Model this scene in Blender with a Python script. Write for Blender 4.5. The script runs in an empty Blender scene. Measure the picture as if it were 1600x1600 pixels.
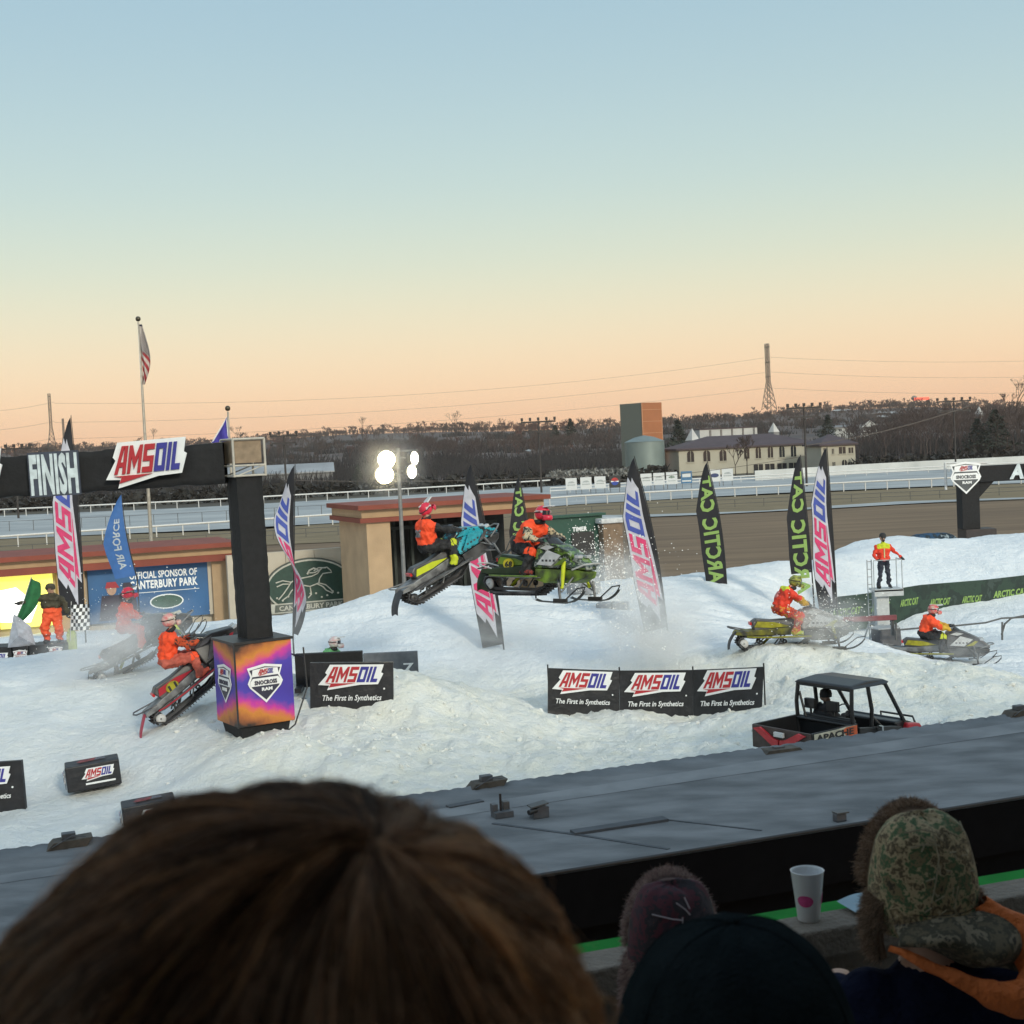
import bpy, bmesh, math, random
import numpy as np
from mathutils import Vector, Matrix, noise
from math import radians as R, sin, cos, pi, atan2, sqrt
sc = bpy.context.scene
COL = sc.collection
# ------------------------------------------------------------------ camera
FPX = 2200.0; CZ = 7.0
cam = bpy.data.objects.new('camera', bpy.data.cameras.new('camera')); COL.objects.link(cam)
CM = Matrix.Translation((0, 0, CZ)) @ Matrix.Rotation(R(90 - 2.68), 4, 'X') @ Matrix.Rotation(R(-2.7), 4, 'Z')
cam.matrix_world = CM
cam.data.sensor_width = 36; cam.data.lens = 36 * FPX / 1600
cam.data.clip_start = 0.05; cam.data.clip_end = 6000
cam.data.dof.use_dof = True; cam.data.dof.focus_distance = 36; cam.data.dof.aperture_fstop = 13
sc.camera = cam
sc.cycles.volume_bounces = 4
# ------------------------------------------------------------------ world, sun, exposure
w = bpy.data.worlds.new('World'); sc.world = w; w.use_nodes = True
nt = w.node_tree; nt.nodes.clear()
N = nt.nodes.new; L = nt.links.new
out = N('ShaderNodeOutputWorld'); bg = N('ShaderNodeBackground'); bg.inputs[1].default_value = 1.0
tc = N('ShaderNodeTexCoord'); sx = N('ShaderNodeSeparateXYZ'); L(tc.outputs['Generated'], sx.inputs[0])
ramp = N('ShaderNodeValToRGB'); L(sx.outputs['Z'], ramp.inputs[0])
cr = ramp.color_ramp; cr.interpolation = 'B_SPLINE'
stops = [(0.0, (.80, .40, .21)), (.02, (.86, .51, .30)), (.05, (.87, .61, .38)), (.09, (.76, .67, .46)), (.13, (.62, .66, .51)), (.18, (.49, .61, .57)),
         (.24, (.41, .55, .58)), (.31, (.33, .49, .57)), (.50, (.34, .48, .58)), (1.0, (.40, .52, .66))]
cr.elements[0].position = 0; cr.elements[0].color = (*stops[0][1], 1)
cr.elements[1].position = 1; cr.elements[1].color = (*stops[-1][1], 1)
for p, c in stops[1:-1]:
    e = cr.elements.new(p); e.color = (*c, 1)
sky = N('ShaderNodeTexSky'); sky.sky_type = 'NISHITA'; sky.sun_disc = False
SUN_EL, SUN_AZ = 24.0, 152.0          # azimuth clockwise from +Y
sky.sun_elevation = R(SUN_EL); sky.sun_rotation = R(SUN_AZ)
# western half of the sky, behind the viewer, is the bright half
dotn = N('ShaderNodeVectorMath'); dotn.operation = 'DOT_PRODUCT'; L(tc.outputs['Generated'], dotn.inputs[0])
dotn.inputs[1].default_value = (sin(R(SUN_AZ)), cos(R(SUN_AZ)), 0.15)
mr = N('ShaderNodeMapRange'); L(dotn.outputs['Value'], mr.inputs[0])
mr.inputs[1].default_value = -0.2; mr.inputs[2].default_value = 1.0; mr.inputs[3].default_value = 1.0; mr.inputs[4].default_value = 1.9
vm = N('ShaderNodeVectorMath'); vm.operation = 'SCALE'; L(mr.outputs[0], vm.inputs['Scale'])
wm_ = N('ShaderNodeMapRange'); L(dotn.outputs['Value'], wm_.inputs[0]); wm_.inputs[1].default_value = -.1; wm_.inputs[2].default_value = .9
tint = N('ShaderNodeMix'); tint.data_type = 'RGBA'; tint.blend_type = 'MULTIPLY'; L(wm_.outputs[0], tint.inputs[0]); L(ramp.outputs[0], tint.inputs[6]); tint.inputs[7].default_value = (1.12, 1.0, .84, 1); L(tint.outputs[2], vm.inputs[0])
sm = N('ShaderNodeVectorMath'); sm.operation = 'SCALE'; L(sky.outputs[0], sm.inputs[0]); sm.inputs['Scale'].default_value = 0.012
ad = N('ShaderNodeVectorMath'); ad.operation = 'ADD'; L(vm.outputs[0], ad.inputs[0]); L(sm.outputs[0], ad.inputs[1])
L(ad.outputs[0], bg.inputs[0]); L(bg.outputs[0], out.inputs[0])
sl = bpy.data.lights.new('sun', 'SUN'); so = bpy.data.objects.new('sun', sl); COL.objects.link(so)
sl.energy = 2.0; sl.angle = R(8); sl.color = (1.0, .93, .76)
dv = Vector((sin(R(SUN_AZ)) * cos(R(SUN_EL)), cos(R(SUN_AZ)) * cos(R(SUN_EL)), sin(R(SUN_EL))))
so.rotation_euler = dv.to_track_quat('Z', 'Y').to_euler()
sc.view_settings.view_transform = 'Standard'; sc.view_settings.look = 'None'
sc.view_settings.exposure = 0.1; sc.view_settings.gamma = 1.0; sc.view_settings.use_curve_mapping = False
# ------------------------------------------------------------------ placing: a pixel of the 1600 px photo at a distance Y
def ray(px, py):
    return (CM.to_3x3() @ Vector(((px - 800) / FPX, -(py - 800) / FPX, -1)))
def at(px, py, Y):
    d = ray(px, py); t = Y / d.y
    return Vector((0, 0, CZ)) + d * t
def atz(px, py, z):
    d = ray(px, py); t = (z - CZ) / d.z
    return Vector((0, 0, CZ)) + d * t
class Plane:                                   # a vertical plane turned by th about z, local x runs along it
    def __init__(s, px, py, Y, th):
        s.p = at(px, py, Y); s.th = R(th); s.e = Vector((cos(s.th), sin(s.th), 0)); s.n = Vector((-sin(s.th), cos(s.th), 0))
        s.o = Vector((s.p.x, s.p.y, 0))
    def sz(s, px, py, back=0):
        d = ray(px, py); c = Vector((0, 0, CZ)); o = s.o + s.n * back
        t = (o - c).dot(s.n) / d.dot(s.n); q = c + d * t
        return (q - s.o).dot(s.e), q.z
# ------------------------------------------------------------------ materials
MATS = {}
def mat(name, col, rough=.6, metal=0, var=.12, scale=6.0, bump=0, bscale=None, col2=None, spec=None, emit=None, alpha=None, trans=0, coords='Object', thin=False, stretch=None):
    if name in MATS: return MATS[name]
    m = bpy.data.materials.new(name); m.use_nodes = True; MATS[name] = m
    t = m.node_tree; b = t.nodes['Principled BSDF']
    b.inputs['Roughness'].default_value = rough; b.inputs['Metallic'].default_value = metal
    if spec is not None: b.inputs['Specular IOR Level'].default_value = spec
    if trans: b.inputs['Transmission Weight'].default_value = trans
    if alpha is not None: b.inputs['Alpha'].default_value = alpha
    c1 = tuple(col); c2 = tuple(col2) if col2 else tuple(max(0, x * (1 - 2.2 * var)) for x in col)
    tcn = t.nodes.new('ShaderNodeTexCoord'); src = tcn.outputs[coords]
    if stretch:
        mp = t.nodes.new('ShaderNodeMapping'); mp.inputs['Scale'].default_value = stretch; t.links.new(src, mp.inputs[0]); src = mp.outputs[0]
    nz = t.nodes.new('ShaderNodeTexNoise'); nz.inputs['Scale'].default_value = scale; nz.inputs['Detail'].default_value = 6
    t.links.new(src, nz.inputs['Vector'])
    rp = t.nodes.new('ShaderNodeValToRGB'); rp.color_ramp.elements[0].position = .35; rp.color_ramp.elements[1].position = .65
    rp.color_ramp.elements[0].color = (*c2, 1); rp.color_ramp.elements[1].color = (*c1, 1)
    t.links.new(nz.outputs['Fac'], rp.inputs[0]); t.links.new(rp.outputs[0], b.inputs['Base Color'])
    if bump:
        n2 = t.nodes.new('ShaderNodeTexNoise'); n2.inputs['Scale'].default_value = bscale or scale * 4; n2.inputs['Detail'].default_value = 5
        t.links.new(src, n2.inputs['Vector'])
        bp = t.nodes.new('ShaderNodeBump'); bp.inputs['Strength'].default_value = min(1, bump); bp.inputs['Distance'].default_value = .02 * max(1, bump)
        t.links.new(n2.outputs['Fac'], bp.inputs['Height']); t.links.new(bp.outputs[0], b.inputs['Normal'])
    if emit:
        b.inputs['Emission Color'].default_value = (*emit[0], 1); b.inputs['Emission Strength'].default_value = emit[1]
    return m
def camo(name, cols, scale, rough=.9):
    if name in MATS: return MATS[name]
    m = bpy.data.materials.new(name); m.use_nodes = True; MATS[name] = m
    t = m.node_tree; b = t.nodes['Principled BSDF']; b.inputs['Roughness'].default_value = rough
    tcn = t.nodes.new('ShaderNodeTexCoord'); nz = t.nodes.new('ShaderNodeTexNoise'); nz.inputs['Scale'].default_value = scale
    nz.inputs['Detail'].default_value = 8; nz.inputs['Roughness'].default_value = .7; nz.inputs['Distortion'].default_value = .25
    t.links.new(tcn.outputs['Object'], nz.inputs['Vector'])
    rp = t.nodes.new('ShaderNodeValToRGB'); rp.color_ramp.interpolation = 'CONSTANT'; n = len(cols)
    for i, c in enumerate(cols):
        pos = .30 + .40 * i / n if i else 0
        e = rp.color_ramp.elements[0] if i == 0 else (rp.color_ramp.elements[1] if i == 1 else rp.color_ramp.elements.new(pos))
        e.position = pos; e.color = (*c, 1)
    t.links.new(nz.outputs['Fac'], rp.inputs[0]); t.links.new(rp.outputs[0], b.inputs['Base Color'])
    bp = t.nodes.new('ShaderNodeBump'); bp.inputs['Strength'].default_value = .6; bp.inputs['Distance'].default_value = .004
    t.links.new(nz.outputs['Fac'], bp.inputs['Height']); t.links.new(bp.outputs[0], b.inputs['Normal'])
    return m
# ------------------------------------------------------------------ object helpers
def tag(o, label=None, cat=None, group=None, kind=None):
    if label: o['label'] = label
    if cat: o['category'] = cat
    if group: o['group'] = group
    if kind: o['kind'] = kind
    return o
def empty(name, loc=(0, 0, 0), rz=0, label=None, cat=None, group=None, M=None):
    o = bpy.data.objects.new(name, None); COL.objects.link(o)
    o.empty_display_size = .2
    if M is not None: o.matrix_world = M
    else: o.location = loc; o.rotation_euler = (0, 0, rz)
    return tag(o, label, cat, group)
I4 = Matrix.Identity(4)
def TR(x=0, y=0, z=0): return Matrix.Translation((x, y, z))
def ROT(a, ax): return Matrix.Rotation(R(a), 4, ax)
def frame(p0, p1):                             # z axis from p0 to p1
    d = Vector(p1) - Vector(p0); q = d.to_track_quat('Z', 'Y')
    return Matrix.Translation(p0) @ q.to_matrix().to_4x4(), d.length
class MB:
    def __init__(s): s.v = []; s.f = []; s.m = []; s.mats = []; s.sm = []
    def mi(s, m):
        if m not in s.mats: s.mats.append(m)
        return s.mats.index(m)
    def add(s, vs, fs, m, M=None, smooth=False):
        b = len(s.v); k = s.mi(m)
        s.v += [tuple(M @ Vector(v)) for v in vs] if M is not None else [tuple(v) for v in vs]
        for f in fs: s.f.append([b + i for i in f]); s.m.append(k); s.sm.append(smooth)
        return s
    def box(s, c, d, m, M=None, taper=1.0):
        x, y, z = d[0] / 2, d[1] / 2, d[2] / 2; t = taper
        vs = [(c[0] - x, c[1] - y, c[2] - z), (c[0] + x, c[1] - y, c[2] - z), (c[0] + x, c[1] + y, c[2] - z), (c[0] - x, c[1] + y, c[2] - z),
              (c[0] - x * t, c[1] - y * t, c[2] + z), (c[0] + x * t, c[1] - y * t, c[2] + z), (c[0] + x * t, c[1] + y * t, c[2] + z), (c[0] - x * t, c[1] + y * t, c[2] + z)]
        return s.add(vs, [(0, 3, 2, 1), (4, 5, 6, 7), (0, 1, 5, 4), (1, 2, 6, 5), (2, 3, 7, 6), (3, 0, 4, 7)], m, M)
    def tube(s, pts, r, m, n=8, M=None, cap=True):
        pts = [Vector(p) for p in pts]; rr = r if isinstance(r, (list, tuple)) else [r] * len(pts)
        vs = []; fs = []; prev = None
        for i, p in enumerate(pts):
            d = (pts[min(i + 1, len(pts) - 1)] - pts[max(i - 1, 0)]).normalized()
            if prev is None:
                a = d.orthogonal().normalized()
            else:
                a = (prev - d * prev.dot(d)); a = a.normalized() if a.length > 1e-6 else d.orthogonal().normalized()
            prev = a; b = d.cross(a)
            for k in range(n):
                t = 2 * pi * k / n; vs.append(p + (a * cos(t) + b * sin(t)) * rr[i])
        for i in range(len(pts) - 1):
            for k in range(n):
                fs.append((i * n + k, i * n + (k + 1) % n, (i + 1) * n + (k + 1) % n, (i + 1) * n + k))
        s.add(vs, fs, m, M, smooth=n > 5)
        if cap:
            s.add(vs[:n], [tuple(range(n))[::-1]], m, M); s.add(vs[-n:], [tuple(range(n))], m, M)
        return s
    def lathe(s, prof, m, n=20, M=None, sx=1, sy=1, smooth=True):
        vs = []; fs = []
        for r, z in prof:
            for k in range(n): t = 2 * pi * k / n; vs.append((r * cos(t) * sx, r * sin(t) * sy, z))
        for i in range(len(prof) - 1):
            for k in range(n): fs.append((i * n + k, i * n + (k + 1) % n, (i + 1) * n + (k + 1) % n, (i + 1) * n + k))
        return s.add(vs, fs, m, M, smooth)
    def ball(s, c, r, m, n=12, M=None):
        r = r if isinstance(r, (tuple, list)) else (r, r, r); k = n // 2 + 1; prof = [(sin(pi * i / k), -cos(pi * i / k)) for i in range(k + 1)]
        prof[0] = (1e-4, -1); prof[-1] = (1e-4, 1)
        MM = TR(*c) @ Matrix.Diagonal((*r, 1)); MM = M @ MM if M is not None else MM
        return s.lathe(prof, m, n, MM)
    def prism(s, poly, z0, z1, m, M=None, wf=None):
        n = len(poly)                            # poly in local xy, thickness along z
        if wf is None: vs = [(x, y, z0) for x, y in poly] + [(x, y, z1) for x, y in poly]
        else: vs = [(x, y, -wf(x, y)) for x, y in poly] + [(x, y, wf(x, y)) for x, y in poly]
        fs = [tuple(range(n))[::-1], tuple(range(n, 2 * n))] + [(i, (i + 1) % n, n + (i + 1) % n, n + i) for i in range(n)]
        return s.add(vs, fs, m, M)
    def grid(s, fn, nu, nv, m, smooth=True, M=None):
        vs = [fn(i / nu, j / nv) for j in range(nv + 1) for i in range(nu + 1)]
        fs = [(j * (nu + 1) + i, j * (nu + 1) + i + 1, (j + 1) * (nu + 1) + i + 1, (j + 1) * (nu + 1) + i) for j in range(nv) for i in range(nu)]
        return s.add(vs, fs, m, M, smooth)
    def build(s, name, parent=None, M=None, bevel=0, recalc=True):
        me = bpy.data.meshes.new(name); me.from_pydata(s.v, [], s.f)
        for m in s.mats: me.materials.append(m)
        me.polygons.foreach_set('material_index', s.m); me.polygons.foreach_set('use_smooth', s.sm)
        if recalc:
            b = bmesh.new(); b.from_mesh(me); bmesh.ops.recalc_face_normals(b, faces=b.faces); b.to_mesh(me); b.free()
        o = bpy.data.objects.new(name, me); COL.objects.link(o)
        if parent: o.parent = parent
        if M is not None: o.matrix_world = M if parent is None else o.matrix_world; 
        if M is not None and parent is not None: o.matrix_local = M
        if bevel:
            bv = o.modifiers.new('bevel', 'BEVEL'); bv.width = bevel; bv.segments = 2; bv.limit_method = 'ANGLE'; bv.angle_limit = R(40)
        return o
def XZ(): return ROT(90, 'X')                    # poly (x,y) -> world x,z ; thickness z -> -y
def part(name, parent, mk, *a, bevel=0, label=None, **k):
    mb = MB(); mk(mb, *a, **k); o = mb.build(name, parent, bevel=bevel)
    if label: o['label'] = label
    return o
def copy_tree(o, parent=None):
    c = o.copy(); COL.objects.link(c); c.parent = parent
    for ch in list(o.children): copy_tree(ch, c)
    return c
# ------------------------------------------------------------------ lettering
_T = {}
def text_geo(s, bold=0.02):
    k = (s, bold)
    if k in _T: return _T[k]
    cu = bpy.data.curves.new('t', 'FONT'); cu.body = s; cu.offset = bold; cu.resolution_u = 2; cu.extrude = .5; cu.space_character = 1.08 if bold > .03 else 1.0
    o = bpy.data.objects.new('t', cu); COL.objects.link(o)
    dg = bpy.context.evaluated_depsgraph_get(); dg.update()
    me = bpy.data.meshes.new_from_object(o.evaluated_get(dg))
    v = [tuple(x.co) for x in me.vertices]; f = [tuple(p.vertices) for p in me.polygons]
    bpy.data.objects.remove(o); bpy.data.curves.remove(cu); bpy.data.meshes.remove(me)
    x0 = min(a[0] for a in v); x1 = max(a[0] for a in v); y0 = min(a[1] for a in v); y1 = max(a[1] for a in v)
    v = [((a[0] - x0) / (x1 - x0), (a[1] - y0) / (y1 - y0), a[2]) for a in v]
    _T[k] = (v, f); return _T[k]
def text(mb, s, x0, y0, wd, ht, m, M, z=.01, th=.012, shear=0, bold=.02):
    v, f = text_geo(s, bold)
    vs = [(x0 + a[0] * wd + a[1] * ht * shear, y0 + a[1] * ht, z + a[2] * th) for a in v]
    mb.add(vs, f, m, M)
LET = {'A': (.85, [[(0, 0), (.25, 0), (.6, 1), (.35, 1)], [(.6, 0), (.85, 0), (.85, 1), (.6, 1)], [(.3375, .25), (.6, .25), (.6, .42), (.397, .42)]]),
       'M': (1., [[(0, 0), (.22, 0), (.22, 1), (0, 1)], [(.78, 0), (1, 0), (1, 1), (.78, 1)], [(.22, 1), (.22, .6), (.5, .15), (.5, .55)], [(.5, .55), (.5, .15), (.78, .6), (.78, 1)]]),
       'S': (.8, [[(0, 0), (.8, 0), (.8, .58), (.25, .58), (.25, .8), (.8, .8), (.8, 1), (0, 1), (0, .4), (.55, .4), (.55, .2), (0, .2)]]),
       'O': (.8, [[(0, 0), (.8, 0), (.8, .2), (0, .2)], [(0, .8), (.8, .8), (.8, 1), (0, 1)], [(0, .2), (.25, .2), (.25, .8), (0, .8)], [(.55, .2), (.8, .2), (.8, .8), (.55, .8)]]),
       'I': (.25, [[(0, 0), (.25, 0), (.25, 1), (0, 1)]]),
       'L': (.65, [[(0, 0), (.65, 0), (.65, .22), (.25, .22), (.25, 1), (0, 1)]])}
def diced(vs, fs, sx, sy):                        # cut a flat shape along a fine grid so it can follow a bent cloth
    b = bmesh.new(); V = [b.verts.new(v) for v in vs]
    for f in fs:
        try: b.faces.new([V[i] for i in f])
        except ValueError: pass
    b.normal_update(); bmesh.ops.triangulate(b, faces=b.faces[:])
    for ax, st in ((0, sx), (1, sy)):
        lo = min(v[ax] for v in vs); hi = max(v[ax] for v in vs); k = math.ceil(lo / st)
        while k * st < hi:
            co = [0, 0, 0]; no = [0, 0, 0]; co[ax] = k * st; no[ax] = 1
            bmesh.ops.bisect_plane(b, geom=b.verts[:] + b.edges[:] + b.faces[:], plane_co=co, plane_no=no); k += 1
    b.verts.index_update(); r = ([tuple(v.co) for v in b.verts], [tuple(v.index for v in f.verts) for f in b.faces]); b.free(); return r
def m_red(): return mat('logo_red', (.42, .02, .03), .5, var=.05)
def m_blue(): return mat('logo_blue', (.035, .035, .26), .5, var=.05)
def m_white(): return mat('logo_white', (.78, .79, .80), .5, var=.03)
def oil_logo(mb, x0, y0, wd, M, z=.006, th=.006, outline=True, fn=None, both=False, red=None, blue=None):
    """red and blue slanted word logo with white surround; wd = full width; height about .3 wd"""
    s = wd / 4.2
    def P(poly, m, za, zb):
        q = [(x0 + (x + .45) * s, y0 + (y + .5) * s) for x, y in poly]
        if fn is None: mb.prism(q, za, zb, m, M)
        else:
            n = len(q); vs, fs = diced([(x, y, za) for x, y in q] + [(x, y, zb) for x, y in q], [tuple(range(n))[::-1], tuple(range(n, 2 * n))] + [(i, (i + 1) % n, n + (i + 1) % n, n + i) for i in range(n)], .025, .04)
            mb.add([fn(*v) for v in vs], fs, m, M)
    a, b = (z, z + th) if not both else (-z, z)
    c, d = (z + th, z + 2 * th) if not both else (-z - th, z + th)
    if outline:
        P([(.3, 1.14), (3.75, 1.14), (3.58, .62), (3.72, .55), (3.38, -.14), (2.2, -.17), (.12, -.5), (.26, -.2), (-.45, -.16), (.12, .5), (.0, .62)], m_white() if fn is None else mat('flag_pale', (.50, .50, .57), .8, var=.1, scale=3), a, b)
    x = 0; sh = .3; cx = .655
    for ch in 'AMSOIL':
        wl, polys = LET[ch]
        for p in polys: P([((x + u) * cx + sh * v, v) for u, v in p], (red or m_red()) if ch in 'AMS' else (blue or m_blue()), c, d)
        x += wl + .13
    P([(.0, -.06), (1.9, -.06), (.22, -.33), (.36, -.12)], red or m_red(), c, d)
# ================================================================== SETTING
snow_m = None
def make_snow_mat():
    m = bpy.data.materials.new('snow'); m.use_nodes = True; t = m.node_tree; b = t.nodes['Principled BSDF']
    b.inputs['Roughness'].default_value = .75; b.inputs['Subsurface Weight'].default_value = 0.0; b.inputs['Specular IOR Level'].default_value = .25
    tcn = t.nodes.new('ShaderNodeTexCoord')
    n1 = t.nodes.new('ShaderNodeTexNoise'); n1.inputs['Scale'].default_value = .35; n1.inputs['Detail'].default_value = 9; n1.inputs['Roughness'].default_value = .65
    t.links.new(tcn.outputs['Object'], n1.inputs['Vector'])
    r1 = t.nodes.new('ShaderNodeValToRGB'); r1.color_ramp.elements[0].position = .3; r1.color_ramp.elements[1].position = .62
    r1.color_ramp.elements[0].color = (.68, .72, .76, 1); r1.color_ramp.elements[1].color = (.84, .87, .90, 1)
    t.links.new(n1.outputs['Fac'], r1.inputs[0])
    at_ = t.nodes.new('ShaderNodeAttribute'); at_.attribute_name = 'floodlit_dirt'
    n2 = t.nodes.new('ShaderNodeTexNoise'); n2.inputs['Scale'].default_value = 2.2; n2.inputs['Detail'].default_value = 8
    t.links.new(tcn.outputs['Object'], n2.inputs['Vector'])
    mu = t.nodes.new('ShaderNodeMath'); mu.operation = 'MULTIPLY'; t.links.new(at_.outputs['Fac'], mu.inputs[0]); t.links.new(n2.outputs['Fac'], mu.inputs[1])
    mx = t.nodes.new('ShaderNodeMix'); mx.data_type = 'RGBA'; t.links.new(mu.outputs[0], mx.inputs[0]); t.links.new(r1.outputs[0], mx.inputs[6]); mx.inputs[7].default_value = (.86, .83, .69, 1)  # near snow turns cream: floodlight warmth put into the colour, with some dirt
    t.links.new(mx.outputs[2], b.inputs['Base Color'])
    n3 = t.nodes.new('ShaderNodeTexNoise'); n3.inputs['Scale'].default_value = 5; n3.inputs['Detail'].default_value = 8; n3.inputs['Roughness'].default_value = .7
    t.links.new(tcn.outputs['Object'], n3.inputs['Vector'])
    bp = t.nodes.new('ShaderNodeBump'); bp.inputs['Strength'].default_value = 1; bp.inputs['Distance'].default_value = .12
    t.links.new(n3.outputs['Fac'], bp.inputs['Height']); t.links.new(bp.outputs[0], b.inputs['Normal'])
    return m
snow_m = make_snow_mat()
# control points of the snow course: pixel of the photo and distance
CP = []
def cp(px, py, D): q = at(px, py, D); CP.append((q.x, q.y, q.z))
for X in range(-24, 34, 5):
    CP.append((X, 14, .5)); CP.append((X, 19, .5)); CP.append((X * 1.6, 67, -.5)); CP.append((X * 1.8, 75, -.7))
for px, py, D in [(-150, 1330, 24), (0, 1320, 24.5), (200, 1300, 24.5), (420, 1290, 24), (600, 1270, 24), (800, 1250, 24.5), (1000, 1215, 25), (1200, 1205, 25.4), (1320, 1190, 26.2), (1450, 1170, 26), (1600, 1150, 26), (1750, 1140, 26),
    (-100, 1260, 27), (20, 1268, 27), (140, 1246, 27), (250, 1215, 27.5), (330, 1155, 28.2), (420, 1158, 27), (500, 1140, 28.5), (620, 1132, 29.0), (560, 1180, 26.5), (700, 1150, 28.5), (750, 1200, 26.5), (900, 1160, 30), (1050, 1165, 29),
    (0, 1130, 31.5), (100, 1110, 32.5), (210, 1110, 32.5), (300, 1090, 32.5), (-150, 1150, 31), (-120, 1050, 37), (0, 1040, 38), (90, 1025, 38), (200, 1045, 36.5), (300, 1040, 35.5), (360, 1010, 38), (120, 1015, 43), (0, 1010, 46), (240, 985, 47), (340, 972, 50), (-100, 1005, 50),
    (470, 1060, 31.2), (560, 1050, 31.2), (640, 1043, 31.2), (690, 1062, 31.6), (760, 1080, 32), (856, 1107, 33.1), (960, 1113, 33), (1080, 1112, 33), (1190, 1085, 33),
    (480, 1085, 35.7), (550, 1082, 35.9), (640, 1052, 36), (720, 1080, 35.5), (800, 1078, 35.5), (900, 1040, 36.5), (1000, 1030, 36.5), (1100, 1025, 36.3),
    (1230, 1003, 34.6), (1170, 1015, 34.8), (1300, 1008, 34.8), (1350, 1018, 34.5), (1400, 1030, 34), (1500, 1042, 33.5), (1600, 1058, 33), (1720, 1070, 33), (1250, 1100, 30), (1400, 1100, 30.2), (1550, 1105, 29.5), (1680, 1110, 29.5),
    (440, 972, 45), (520, 950, 44.5), (590, 924, 44), (650, 918, 43.5), (700, 922, 43.2), (760, 928, 43), (830, 934, 43), (900, 925, 44), (960, 908, 45.5), (1000, 904, 46), (1100, 903, 46.5), (1150, 905, 47), (1200, 900, 48), (1260, 886, 50), (1300, 868, 54), (1350, 846, 57), (1400, 838, 58), (1500, 842, 58.5), (1600, 835, 58.5), (1720, 832, 59),
    (480, 1000, 40), (600, 980, 40), (700, 985, 39.5), (800, 985, 39.5), (900, 985, 40), (1000, 970, 40.5), (1100, 970, 41), (1180, 975, 42), 
    (1300, 985, 41), (1300, 970, 49), (1380, 1008, 45.5), (1450, 951, 50.3), (1530, 943, 50.8), (1600, 937, 51), (1740, 928, 51), (1470, 1032, 41.5), (1580, 1025, 42), (1720, 1030, 42), (1400, 1045, 38), (1560, 1058, 37),
    (1450, 905, 53), (1600, 890, 53.5), (1350, 925, 52)]:
    cp(px, py, D)
for X, Y, Z in [(-18, 55, .4), (-10, 54, .6), (-3, 52, .6), (4, 54, .4), (10, 55, .6), (16, 63, 1.2), (22, 64, 1.3), (28, 65, 1.2), (-8, 50, 1.3), (-4, 48, 1.9), (3, 49.5, 1.5), (-16, 30, .9), (-18, 24, .5)]: CP.append((X, Y, Z))
C = np.array(CP); cxy = C[:, :2]; cz = C[:, 2]
def _phi(r): return np.sqrt(r * r + .6)
A = _phi(np.linalg.norm(cxy[:, None] - cxy[None], axis=2)); n_ = len(cz)
A[np.arange(n_), np.arange(n_)] -= .10
Aug = np.zeros((n_ + 3, n_ + 3)); Aug[:n_, :n_] = A; Aug[:n_, n_] = 1; Aug[:n_, n_ + 1:] = cxy; Aug[n_, :n_] = 1; Aug[n_ + 1:, :n_] = cxy.T
SOL = np.linalg.solve(Aug, np.concatenate([cz, np.zeros(3)]))
def terr_np(X, Y):
    P = np.stack([X, Y], 1); o = np.empty(len(P))
    for i in range(0, len(P), 8000):
        q = P[i:i + 8000]; r = np.linalg.norm(q[:, None] - cxy[None], axis=2)
        o[i:i + 8000] = _phi(r) @ SOL[:n_] + SOL[n_] + q @ SOL[n_ + 1:]
    return o
def tz(x, y): return float(terr_np(np.array([x]), np.array([y]))[0])
def sheet(name, X, Y, Z, m, smooth=True, attr=None):
    ny, nx = X.shape; me = bpy.data.meshes.new(name)
    v = np.stack([X, Y, Z], 2).reshape(-1, 3); me.vertices.add(len(v)); me.vertices.foreach_set('co', v.ravel())
    i, j = np.meshgrid(np.arange(nx - 1), np.arange(ny - 1)); a = (j * nx + i).ravel()
    f = np.stack([a, a + 1, a + 1 + nx, a + nx], 1)
    me.loops.add(f.size); me.loops.foreach_set('vertex_index', f.ravel()); me.polygons.add(len(f))
    me.polygons.foreach_set('loop_start', np.arange(0, f.size, 4)); me.polygons.foreach_set('loop_total', np.full(len(f), 4))
    me.update(calc_edges=True); me.polygons.foreach_set('use_smooth', np.full(len(f), smooth)); me.materials.append(m)
    if attr is not None:
        at_ = me.attributes.new('floodlit_dirt', 'FLOAT', 'POINT'); at_.data.foreach_set('value', attr.ravel().astype(np.float32))
    o = bpy.data.objects.new(name, me); COL.objects.link(o); return o
# snow course (stretched grid, finer where nearer)
ys = 14 + 52 * (np.linspace(0, 1, 430) ** 1.25); us = np.linspace(-1, 1, 560)
Yg, Ug = np.meshgrid(ys, us, indexing='ij'); Xg = Ug * (9 + Yg * .46) + 1.0
Zg = terr_np(Xg.ravel(), Yg.ravel()).reshape(Xg.shape)
nz_ = np.empty(Xg.size); rough = np.empty(Xg.size)
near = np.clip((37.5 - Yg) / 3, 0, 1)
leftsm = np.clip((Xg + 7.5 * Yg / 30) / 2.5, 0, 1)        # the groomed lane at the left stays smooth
for k, (x, y) in enumerate(zip(Xg.ravel(), Yg.ravel())):
    a = noise.noise((x * .9, y * .9, 0)); b = noise.noise((x * 2.6, y * 2.6, 5)); c = noise.noise((x * 6.5, y * 6.5, 9))
    rough[k] = a * .16 + abs(b) * .14 + (abs(c) * .07)
    nz_[k] = noise.noise((x * .35, y * .35, 2)) * .08 + a * .05 + b * .04 + c * .022
rough = rough.reshape(Xg.shape); nz_ = nz_.reshape(Xg.shape)
amp = near * (.25 + .75 * leftsm)
Zg = Zg + nz_ + (rough - .08) * amp
rt__ = random.Random(3); RUT = [(rt__.uniform(33.5, 47), rt__.uniform(.6, 2.2), rt__.uniform(.05, .16), rt__.uniform(0, 6), rt__.uniform(.03, .06)) for _ in range(26)]
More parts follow.
